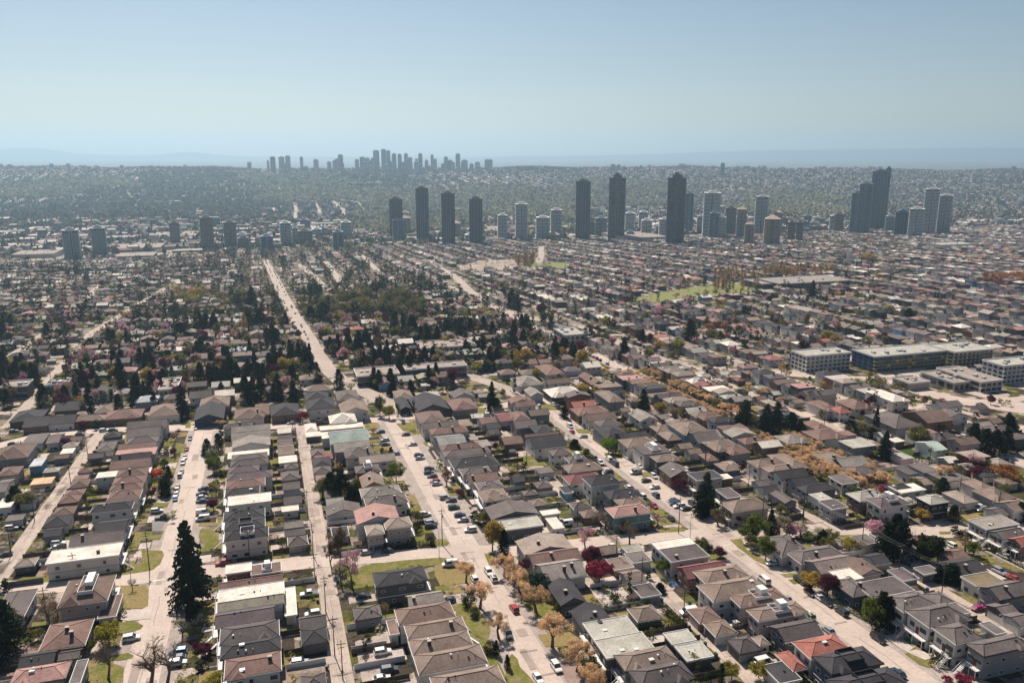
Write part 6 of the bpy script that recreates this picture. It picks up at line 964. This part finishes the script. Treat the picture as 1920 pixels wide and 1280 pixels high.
# ---------------------------------------------------------------- poles and wires
PL = []
def put_pole(u, v, h, ty):
    z = gz(u, v); m = MB(); m.beam((0, 0, -.5), (0, 0, h), .17 if ty == 'w' else .10, 0, 8, .10 if ty == 'w' else .06)
    if ty == 'w':
        o = root('utility_pole', u, v, uniq('dark wooden utility pole with crossarm', u, v), 'utility pole', 'utility poles along the lanes')
        m.build('pole', M_WOOD, o); c = MB(); c.box(-1.2, 1.2, -.07, .07, h-1.1, h-.95, bottom=True); c.box(-.8, .8, -.07, .07, h-2.1, h-1.98, bottom=True); c.build('crossarm', M_WOOD, o)
        for x in (-1.1, -.5, .5, 1.1): c = MB(); c.beam((x, 0, h-.95), (x, 0, h-.75), .05, 0, 6); c.build('insulator', M_WHITE, o)
        if h > 11: c = MB(); c.beam((.35, 0, h-3.4), (.35, 0, h-2.5), .24, 0, 8); c.build('transformer', mat('transformer', (.3, .3, .3)), o)
        PL.append((u, v, h, z))
    else:
        o = root('street_lamp', u, v, uniq('slim street lamp on a pale pole', u, v), 'street lamp', 'street lamps'); mm = mat('galvanised', (.25, .24, .23), .5)
        m.build('pole', mm, o); c = MB(); c.beam((0, 0, h-.1), (1.8, 0, h+.35), .05, 0, 6); c.build('arm', mm, o); c = MB(); c.box(1.6, 2.3, -.16, .16, h+.28, h+.42, bottom=True); c.build('lamp_head', mm, o)
for u, v, h, ty in POLES: put_pole(u, v, h, ty)
for ul, off in ((11, -3.6), (109, 3.4), (188, 3.4), (272, -3), (-90, 3)):
    for v in range(262, 430, 34):
        u = ul+off
        if inview(u, v) and all(math.hypot(u-a[0], v-a[1]) > 14 for a in PL): put_pole(u, v+rnd.uniform(-4, 4), 10.5, 'w')
for us in (-140, 230, 314, 398, 482):
    for v in range(500, 900, 45):
        if inview(us-6, v): put_pole(us-6, v, 10.5, 'w')
for lane in (11, 109, 188, -90, 272):
    c = sorted([p for p in PL if abs(p[0]-lane) < 8 and p[1] < 460], key=lambda p: p[1])
    for k, (p, q) in enumerate(zip(c[:-1], c[1:])):
        if math.hypot(p[0]-q[0], p[1]-q[1]) > 55: continue
        m = MB(); z0 = p[3]
        for dx in (-1.1, -.5, .5, 1.1):
            last = None
            for i in range(7):
                t = i/6; pt = ((q[0]-p[0])*t+dx, (q[1]-p[1])*t, (p[2]-.75)*(1-t)+(q[3]-p[3]+q[2]-.75)*t-.9*4*t*(1-t))
                if last: m.beam(last, pt, .022, 0, 3)
                last = pt
        tag(m.build('power_line', M_DARK, None, (p[0], p[1], z0)), uniq('thin black power lines strung between two poles', p[0], p[1]), 'power line', 'power lines over the lanes')

# ---------------------------------------------------------------- mid-distance blocks
BN = {'white': ('white walled mid-rise block with ribbon windows', wallm('w'), roofm('lf')), 'blue': ('long unfinished block wrapped in blue', mat('wrap_blue', (.07, .12, .21), .7, .3, .3), roofm('lf')),
      'yellow': ('tan framed mid-rise block under construction', mat('sheath', (.42, .37, .27), .8, .2, .3), roofm('lf')), 'low': ('low commercial building with a pale flat roof', wallm('pg'), roofm('lt')),
      'dark': ('long low apartment block with dark walls', wallm('gd'), roofm('lt')), 'blue2': ('low apartment block with pale blue walls', wallm('lb'), roofm('lt')), 'school': ('flat roofed school building', wallm('b'), roofm('lg'))}
for i, (u0, u1, v0, v1, h, fl, sty) in enumerate(BLOCKS):
    d, wm, rm = BN[sty]; a, b = (u1-u0)/2, max(4, (v1-v0)/2); cu, cv = (u0+u1)/2, (v0+v1)/2; r = random.Random(i)
    o = root('apartment_building' if fl > 1 else 'commercial_building', cu, cv, uniq(d, cu, cv), 'apartment building' if fl > 1 else 'building', 'larger flat roofed buildings', z=gz(cu, v0))
    m = MB(); m.box(-a, a, -b, b, -3, h); m.build('wall', wm, o)
    m = MB(); m.box(-a-.3, a+.3, -b-.3, b+.3, h+.002, h+.5); m.build('roof', rm, o)
    m = MB(); m.box(-a-.35, a+.35, -b-.35, -b-.05, h+.1, h+1.1); m.box(-a-.35, a+.35, b+.05, b+.35, h+.1, h+1.1); m.box(-a-.35, -a-.05, -b-.04, b+.04, h+.1, h+1.1); m.box(a+.05, a+.35, -b-.04, b+.04, h+.1, h+1.1); m.build('parapet', M_WHITE, o)
    fh = h/fl; trim = {'blue': mat('yellow_frame', (.5, .38, .1), .7), 'yellow': M_DARK}.get(sty, M_WHITE)
    nwin = max(4, int(2*a/3.4))
    if h*a > 30 and cv < 1200:
        for k in range(fl):
            for j in range(min(nwin, 24)):
                x = -a+2*a*(j+.5)/min(nwin, 24); w2 = a/min(nwin, 24)*r.uniform(.55, .75)
                q = MB(); q.box(x-w2, x+w2, -b-.08, -b-.003, k*fh+.7, k*fh+fh*.8, bottom=True); q.build('window', M_GLASS if sty != 'blue' or r.random() < .82 else trim, o)
            for j in range(4):
                y = -b+2*b*(j+.5)/4; s = -1
                q = MB(); q.box(-a-.08, -a-.003, y-b*.16, y+b*.16, k*fh+.7, k*fh+fh*.8, bottom=True); q.build('window', M_GLASS, o)
            if fl > 1:
                q = MB(); q.box(-a-.9, a*.98, -b-1.0, -b-.085, k*fh-.12, k*fh+.12, bottom=True); q.build('floor_ledge', trim, o)
    for j in range(r.randint(3, 6)):
        x, y = r.uniform(-.8, .8)*a, r.uniform(-.6, .6)*b; q = MB(); q.box(x-1.2, x+1.2, y-1, y+1, h+.5, h+r.uniform(1.2, 2.2)); q.build('rooftop_unit', mat('hvac', (.4, .4, .4), .5), o)
# white peaked canopy roof by the towers
tc = (1000, 1925); 
def tent(u, v, L, wd):
    o = root('peaked_canopy', u, v, 'white tent-like canopy roof with one sharp peak at the foot of the dark towers', 'canopy'); m = MB(); nx = 24
    for i in range(nx):
        for s in (-1, 1):
            P_ = []
            for k in (i, i+1):
                x = -L+2*L*k/nx; t = abs(x+L*.25)/L; z = 5+11*math.exp(-t*14)+2.5*math.exp(-((x-L*.5)/L*5)**2); P_.append((x, z))
            m.face([(P_[0][0], s*wd, 3.5), (P_[1][0], s*wd, 3.5), (P_[1][0], 0, P_[1][1]), (P_[0][0], 0, P_[0][1])])
    m.build('roof', mat('canopy_white', (.82, .76, .68), .6, .04), o)
    for i in range(6):
        x = -L+2*L*(i+.5)/6; q = MB(); q.beam((x, -wd*.9, -2), (x, -wd*.9, 4), .4); q.build('column', M_CONC, o)
    return o
# ---------------------------------------------------------------- towers
def tstyle(s):
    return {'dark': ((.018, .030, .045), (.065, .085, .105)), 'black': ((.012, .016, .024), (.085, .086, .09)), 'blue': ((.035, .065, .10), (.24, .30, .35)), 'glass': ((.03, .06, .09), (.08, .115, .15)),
            'pale': ((.07, .11, .14), (.70, .70, .68)), 'curve': ((.06, .09, .12), (.36, .40, .42)), 'brown': ((.07, .065, .06), (.20, .185, .165)), 'beige': ((.12, .11, .10), (.40, .34, .29)), 'tanb': ((.05, .05, .05), (.27, .21, .17)), 'strip': ((.06, .08, .10), (.68, .68, .66)), 'haze': ((.17, .215, .26), (.34, .39, .43))}[s]  # haze style: distance haze painted into the ridge towers' glass and slab colours
TN = {'dark': 'dark glass high-rise', 'black': 'near black high-rise with stepped crown', 'blue': 'blue grey high-rise', 'glass': 'very tall smooth blue glass tower', 'pale': 'pale banded high-rise', 'curve': 'glass tower with curved top', 'brown': 'grey brown slab tower',
      'beige': 'beige balconied tower', 'tanb': 'squat tan and dark tower', 'strip': 'high-rise with white striped balconies'}
def tower_mat(k, glass):
    nm = 'tower_'+k
    if nm in MATS: return MATS[nm]
    m, n, b, o = newmat(nm); g = N(n, "ShaderNodeNewGeometry"); vo = N(n, "ShaderNodeTexVoronoi"); vo.inputs['Scale'].default_value = .28; n.links.new(g.outputs['Position'], vo.inputs['Vector'])
    sp = N(n, "ShaderNodeSeparateColor"); n.links.new(vo.outputs['Color'], sp.inputs[0]); mr = N(n, "ShaderNodeMapRange"); mr.inputs[3].default_value = .6; mr.inputs[4].default_value = 1.5; n.links.new(sp.outputs[0], mr.inputs[0])
    mx = N(n, "ShaderNodeVectorMath", operation='SCALE'); mx.inputs[0].default_value = glass; n.links.new(mr.outputs[0], mx.inputs['Scale']); n.links.new(mx.outputs[0], b.inputs['Base Color'])
    b.inputs['Roughness'].default_value = .16; b.inputs['Specular IOR Level'].default_value = .5; MATS[nm] = m; return m
def plan(a, b, c):
    return [(-a+c, -b), (a-c, -b), (a, -b+c), (a, b-c), (a-c, b), (-a+c, b), (-a, b-c), (-a, -b+c)]
TSEEN = {}
def put_tower(u, v, w_, h, sty, seed, far_=False):
    r = random.Random(seed); a = w_/2*.94; b = a*r.uniform(.85, 1.05); gl, sl = tstyle(sty)
    lat = (u*ct-v*st)/(u*st+v*ct); az = math.atan2(u, v)
    pos = 'at the far left' if lat < -.45 else 'left' if lat < -.2 else 'left of centre' if lat < -.02 else 'right of centre' if lat < .2 else 'right' if lat < .4 else 'at the far right'
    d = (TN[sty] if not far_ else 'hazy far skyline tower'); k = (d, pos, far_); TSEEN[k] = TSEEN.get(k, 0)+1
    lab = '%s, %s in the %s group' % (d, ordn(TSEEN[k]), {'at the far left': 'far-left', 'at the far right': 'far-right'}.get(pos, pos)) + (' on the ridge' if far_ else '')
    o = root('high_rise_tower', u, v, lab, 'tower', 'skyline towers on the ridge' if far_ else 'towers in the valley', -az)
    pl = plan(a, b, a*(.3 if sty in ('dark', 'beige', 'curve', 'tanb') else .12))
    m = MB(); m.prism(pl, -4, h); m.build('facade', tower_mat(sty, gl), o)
    q = MB(); fh = 3.6 if not far_ else 7; n_ = int(h/fh); po = .9
    if sty in ('glass',): n_ = int(h/14); fh = 14
    for i in range(1, n_):
        z = i*fh; t = .35 if sty in ('dark', 'blue', 'glass') else 1.0
        rg = [(x*(1+po/a), y*(1+po/b)) for x, y in pl]
        if sty in ('pale', 'strip', 'beige', 'brown', 'curve') : 
            for sgn in (-1, 1): q.box(sgn*a*.55-a*.36, sgn*a*.55+a*.36, -b-1.3, -b+.5, z, z+t, bottom=True)
            q.box(-a-1.1, -a+.5, -b*.7, b*.7, z, z+t, bottom=True); q.box(a-.5, a+1.1, -b*.7, b*.7, z, z+t, bottom=True)
        else: q.prism([(x*(1+.5/a), y*(1+.5/b)) for x, y in pl], z, z+t, bottom=True)
    q.build('balconies', mat('slab_'+sty, sl, .8, .06), o)
    q = MB()
    if sty in ('pale', 'strip', 'curve', 'brown', 'blue', 'dark', 'glass', 'black'):
        for x in (-.7, -.3, .0, .35, .75) if sty in ('glass', 'dark') else (-.93, -.12, .12, .93): q.box(x*a-.35, x*a+.35, -b-.9, -b+.4, -2, h*.99)
        if q.V: q.build('fins', mat('fin_'+sty, tuple(min(.7, x*1.9) for x in sl) if sty in ('dark', 'glass', 'black') else sl), o)
    q = MB(); 
    if sty == 'beige': zt = h+a*.55; n0 = len(q.V); q.face([(-a, -b, h), (a, -b, h), (0, 0, zt)]); q.face([(a, -b, h), (a, b, h), (0, 0, zt)]); q.face([(a, b, h), (-a, b, h), (0, 0, zt)]); q.face([(-a, b, h), (-a, -b, h), (0, 0, zt)])
    else:
        q.prism(plan(a*1.04, b*1.04, a*.2), h+.01, h+1.5); q.box(-a*.55, a*.55, -b*.5, b*.5, h+1.5, h+(8 if sty == 'black' else 5)); q.box(-a*.3, a*.2, -b*.3, b*.3, h+5, h+(13 if sty == 'black' else 6.5))
    q.build('crown', mat('crown_'+sty, tuple(x*.9 for x in (sl if sty not in ('beige',) else (.5, .36, .28))), .8), o)
    if not far_ and h > 50:
        q = MB(); q.box(-a*1.5, a*1.5, -b*1.4, b*1.4, -5, 7); q.build('podium', wallm('g'), o)
for i, (u, v, w_, h, sty) in enumerate(TOWERS): put_tower(u, v, w_, h, sty, i)
rt = random.Random(77)
for i in range(80):
    v = rt.uniform(1900, 2350); f_ = v/ct; l = (rt.uniform(-.02, .50) if i < 64 else rt.uniform(-.45, -.05))*v*1.05; u = ct*l+st*v*1.05; v2 = -st*l+ct*v*1.05
    if v2 < 1850 or any(math.hypot(u-a[0], v2-a[1]) < 34 for a in TOWERS): continue
    put_tower(u, v2, rt.uniform(20, 34), rt.uniform(16, 58) if i % 3 else rt.uniform(10, 22), rt.choice(('pale', 'beige', 'brown', 'blue', 'curve', 'tanb')), i+200)
for i in range(44):
    x_ = rt.choice((rt.gauss(745, 60), rt.gauss(860, 50), rt.uniform(470, 960), rt.uniform(1100, 1500))); f_ = rt.uniform(5150, 5450); l = (x_-960)/1538*f_*1.0
    FARTOWERS.append((ct*l+st*f_, -st*l+ct*f_, rt.uniform(20, 36), rt.choice((rt.uniform(18, 40), rt.uniform(40, 85))) if x_ < 1000 else rt.uniform(16, 30)))
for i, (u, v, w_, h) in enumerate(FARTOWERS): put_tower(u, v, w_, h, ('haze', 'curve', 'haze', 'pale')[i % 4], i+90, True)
tent(1005, 1900, 78, 16)

# ---------------------------------------------------------------- far valley and ridge: masses of roofs and trees
WOODS = [([(-810.0, 2929.0), (-610.0, 2808.0), (-436.0, 2815.0), (-489.0, 3324.0), (-604.0, 3958.0), (-884.0, 4129.0), (-1124.0, 4109.0), (-976.0, 3473.0)], 'dark'), ([(-628.0, 3178.0), (-322.0, 3007.0), (-32.0, 2996.0), (-8.0, 3854.0), (-37.0, 4586.0), (-493.0, 4765.0), (-929.0, 4795.0), (-826.0, 4088.0)], 'dark'), ([(-606.0, 4705.0), (-371.0, 4569.0), (-146.0, 4583.0), (-120.0, 5014.0), (-172.0, 5654.0), (-496.0, 6272.0), (-726.0, 5724.0), (-691.0, 5139.0)], 'dark'), ([(1468.0, 5164.0), (1657.0, 4798.0), (2013.0, 4930.0), (4415.0, 10581.0), (5551.0, 13602.0), (5871.0, 17010.0), (4002.0, 14075.0), (3036.0, 11003.0)], 'dark'), ([(410.0, 4545.0), (592.0, 4385.0), (807.0, 4452.0), (911.0, 4810.0), (997.0, 5489.0), (779.0, 5735.0), (500.0, 5492.0), (409.0, 4923.0)], 'dark'), ([(-166.0, 2843.0), (-80.0, 2750.0), (3.0, 2792.0), (29.0, 3244.0), (10.0, 3778.0), (-106.0, 3899.0), (-217.0, 3832.0), (-214.0, 3318.0)], 'dark'), ([(-1197.0, 4386.0), (-857.0, 4217.0), (-545.0, 4195.0), (-561.0, 4591.0), (-648.0, 5066.0), (-1057.0, 5272.0), (-1428.0, 5285.0), (-1343.0, 4839.0)], 'olive'), ([(-37.0, 4007.0), (318.0, 3826.0), (686.0, 3794.0), (783.0, 4142.0), (820.0, 4525.0), (399.0, 4743.0), (-37.0, 4768.0), (-68.0, 4376.0)], 'olive'), ([(400.0, 3144.0), (743.0, 2947.0), (1130.0, 2921.0), (1387.0, 3507.0), (1545.0, 4001.0), (1075.0, 4256.0), (553.0, 4305.0), (455.0, 3792.0)], 'olive'), ([(1259.0, 3388.0), (1468.0, 3248.0), (1733.0, 3236.0), (1984.0, 3644.0), (2176.0, 4075.0), (1936.0, 4296.0), (1593.0, 4291.0), (1392.0, 3842.0)], 'olive'), ([(227.0, 2265.0), (375.0, 2172.0), (539.0, 2169.0), (649.0, 2527.0), (755.0, 3035.0), (560.0, 3223.0), (321.0, 3168.0), (247.0, 2650.0)], 'olive'), ([(1692.0, 2657.0), (1826.0, 2534.0), (2057.0, 2546.0), (2493.0, 3050.0), (2783.0, 3461.0), (2605.0, 3631.0), (2291.0, 3611.0), (2002.0, 3200.0)], 'olive'), ([(-458.0, 4831.0), (-23.0, 4686.0), (418.0, 4620.0), (476.0, 4841.0), (469.0, 5158.0), (-22.0, 5550.0), (-500.0, 5329.0), (-512.0, 5064.0)], 'olive'), ([(730.0, 2179.0), (770.0, 2113.0), (845.0, 2139.0), (1099.0, 2724.0), (1385.0, 3516.0), (1320.0, 3626.0), (1193.0, 3566.0), (907.0, 2783.0)], 'olive'), ([(1210.0, 1507.0), (1270.0, 1411.0), (1402.0, 1401.0), (1546.0, 1527.0), (1693.0, 1695.0), (1662.0, 1852.0), (1471.0, 1835.0), (1315.0, 1663.0)], 'dark')]
def inwood(u, v):
    u += 60*math.sin(v*.013)+45*math.sin(u*.021+v*.008); v += 110*math.sin(u*.009+1)+60*math.sin(u*.023)
    for q, k in WOODS:
        if inpoly(u, v, q): return k
    return None
rf_ = np.random.default_rng(21); fm = MB(); r6 = random.Random(6)
def fnoise(u, v): return math.sin(u*.0031+1.3*math.sin(v*.0023))+math.sin(v*.0041+u*.0012+2)+.6*math.sin(u*.011)*math.sin(v*.009)
def iswood(n_, f, lat):
    if f > 4950: return n_ > 1.25
    if lat < -.05: return n_ > (.1 if 2900 < f < 4700 else .9)
    return n_ > (.55 if 2700 < f < 3800 and lat < .2 else 1.35)
for i in range(19000):
    f = 1750+4200*r6.random()**.75; l = r6.uniform(-.68, .68)*f; u = ct*l+st*f; v = -st*l+ct*f
    if v < 1960: continue
    lat = l/f; n_ = fnoise(u, v)
    wood = iswood(n_, f, lat)
    if (wood or inwood(u, v)) and (r6.random() < .74 or math.sin(u*.017)*math.sin(v*.006) < -.2): continue
    if f > 2400: u = 46*round(u/46)+r6.uniform(-5, 5)+14*math.sin(v/260)
    c = ROOF[r6.choice(RW)] if r6.random() < .75 else (.56, .50, .44); z = gz(u, v)
    big = f < 2900 and r6.random() < .3
    a_, b_, h_ = (r6.uniform(12, 38), r6.uniform(8, 20), r6.uniform(6, 10)) if big else (r6.uniform(4, 9), r6.uniform(4, 7), r6.uniform(4, 8))
    if r6.random() < .03: a_, b_, h_ = 11, 9, r6.uniform(14, 30)
    wc = WALL[r6.choice(WW)]
    fm.box(u-a_, u+a_, v-b_, v+b_, z-3, z+h_, 0, wc); fm.face([(u-a_-.5, v-b_-.5, z+h_+.05), (u+a_+.5, v-b_-.5, z+h_+.05), (u+a_*.8, v, z+h_+2), (u-a_*.8, v, z+h_+2)], 0, c)
    fm.face([(u+a_+.5, v+b_, z+h_), (u-a_-.5, v+b_, z+h_), (u-a_*.8, v, z+h_+2), (u+a_*.8, v, z+h_+2)], 0, c)
tag(fm.build('valley_buildings', attrmat('mass_house')), 'countless small buildings spread over the hazy valley and ridge', 'buildings', kind='stuff')
fr = MB()
for k in range(-60, 110):
    x0 = 23+46*k
    if k % 2: continue
    v = 2300
    while v < 5600:
        L = r6.uniform(150, 600)
        if r6.random() < .6: 
            pts = [(x0+14*math.sin(q/260), q) for q in np.arange(v, min(v+L, 5650), 40)]
            for (a, b), (c, d) in zip(pts[:-1], pts[1:]):
                f_ = st*a+ct*b; l_ = ct*a-st*b
                if abs(l_) < .68*f_ and f_ < 5650 and not inwood(a, b): fr.face([(a-6, b, gz(a-6, b)+.5), (a+6, b, gz(a+6, b)+.5), (c+6, d, gz(c+6, d)+.5), (c-6, d, gz(c-6, d)+.5)])
        v += L+40
for j in range(12):
    v = 2350+290*j
    for k in range(-70, 130):
        a = k*40
        if (math.sin(k*.13+j*2.1) > -.2) and not inwood(a, v):
            f_ = st*a+ct*v
            if abs(ct*a-st*v) < .68*f_ and f_ < 5600: fr.face([(p, q, gz(p, q)+.55) for p, q in ((a, v-7), (a+40, v-7), (a+40, v+9), (a, v+9))])
tag(fr.build('far_valley_street', M_FARST), kind='structure')
Vs, Cs = [], []
NT = 85000
for i in range(NT):
    f = 1700+5200*r6.random()**.85; l = r6.uniform(-.69, .69)*f; u = ct*l+st*f; v = -st*l+ct*f
    if v < 1950: continue
    if r6.random() < .5 and not inwood(u, v): continue
    n_ = fnoise(u, v); lat = l/f; wood = iswood(n_, f, lat)
    iw = inwood(u, v)
    if iw: n_ = .2 if iw == 'dark' else 1.5
    elif not wood and r6.random() < .2: continue
    k = r6.random(); con = (k < .45) if n_ < 1.0 else (k < .25)
    h_ = r6.uniform(9, 20); r_ = h_*(.3 if con else .55)
    if iw == 'dark' and r6.random() < .25: continue
    if iw == 'dark': con = k < .6
    if iw == 'olive': con = k < .08
    if iw: r_ *= 1.3
    c = cj((.018, .03, .016) if con else (r6.choice([(.05, .055, .03), (.07, .07, .035), (.035, .04, .025)]) if iw == 'dark' else r6.choice([(.15, .14, .065), (.19, .17, .08), (.12, .11, .05)]) if iw == 'olive' else r6.choice([(.08, .075, .04), (.11, .10, .055), (.05, .052, .03), (.17, .14, .095), (.22, .15, .13)])), r6, .25)
    if not iw and f > 2400 and abs((u-14*math.sin(v/260)-23)/92-round((u-14*math.sin(v/260)-23)/92)) < .12: continue
    z = gz(u, v); m_ = 5; an = r6.random()*6.28
    ring_ = [(u+math.cos(an+6.283*j/m_)*r_*r6.uniform(.7, 1.2), v+math.sin(an+6.283*j/m_)*r_*r6.uniform(.7, 1.2), z+h_*(.12 if con else .5)*r6.uniform(.7, 1.2)) for j in range(m_)]
    top = (u+r6.uniform(-1, 1), v, z+h_)
    for j in range(m_):
        p, q = ring_[j], ring_[(j+1) % m_]; Vs += [p, q, top]
        if not con: Vs += [q, p, (u, v, z)]
        Cs += [c]*(3 if con else 6)
me = mesh_from(np.array(Vs), 'valley_woods', attrmat('far_leaf', .95, .2, .02)); at = me.color_attributes.new("col", 'FLOAT_COLOR', 'POINT')
at.data.foreach_set("color", np.concatenate([np.array(Cs), np.ones((len(Cs), 1))], 1).astype(np.float32).ravel())
tag(link('valley_woods', me), 'far-off woods and street trees across the valley and ridge', 'woods', kind='stuff')

# ---------------------------------------------------------------- mountains
def range_(name, F, segs, seed, amp, base, thick):
    r = random.Random(seed); n_ = 160; V = []; Fc = []
    ph = [r.uniform(0, 6) for _ in range(8)]
    for i in range(n_+1):
        lt = -.75+1.5*i/n_; x_ = 960+1500*lt
        y = 0
        for px_, hh, wd in segs: y += hh*math.exp(-((x_-px_)/wd)**2)
        y += amp*sum(math.sin(lt*(9*1.9**k)+ph[k])/(1.6**k) for k in range(6))
        y = max(y, -2)
        for j, (df, k) in enumerate(((-thick, 0), (-thick*.5, .55), (0, 1), (thick, 0))):
            f = F+df; l = lt*f; z = 120+(y+base)*F/1500*k+(gz(st*26000, ct*26000)-120-8)*(1-k)
            V.append((ct*l+st*f, -st*l+ct*f, z))
    for i in range(n_):
        for j in range(3): a = i*4+j; Fc.append((a, a+4, a+5, a+1))
    me = bpy.data.meshes.new(name); me.from_pydata(V, [], Fc); me.materials.append(mat('mountain_rock', (.05, .06, .05), .95, .3, .0006)); me.update()
    tag(link(name, me), kind='structure')
range_('mountains', 24500, [(70, 15, 80), (370, 7, 60), (230, 3, 200), (1450, 11, 240), (1850, 17, 260), (900, 2, 300)], 2, .7, -1, 1500)

# ---------------------------------------------------------------- haze
hz = MB(); hz.box(-17500, 17500, -400, 26600, -110, 620, bottom=True)
ho = hz.build('haze', None); ho.rotation_euler = (0, 0, -TH); tag(ho, kind='stuff')
hm = bpy.data.materials.new('haze_air'); hm.use_nodes = True; n = hm.node_tree; n.nodes.clear()
o_ = n.nodes.new("ShaderNodeOutputMaterial"); pv = n.nodes.new("ShaderNodeVolumePrincipled"); n.links.new(pv.outputs[0], o_.inputs['Volume'])
pv.inputs['Color'].default_value = (.53, .775, .985, 1); pv.inputs['Density'].default_value = 8.4e-5; pv.inputs['Anisotropy'].default_value = .42
ho.data.materials.clear(); ho.data.materials.append(hm)
for nme in [m for m in bpy.data.materials]: pass
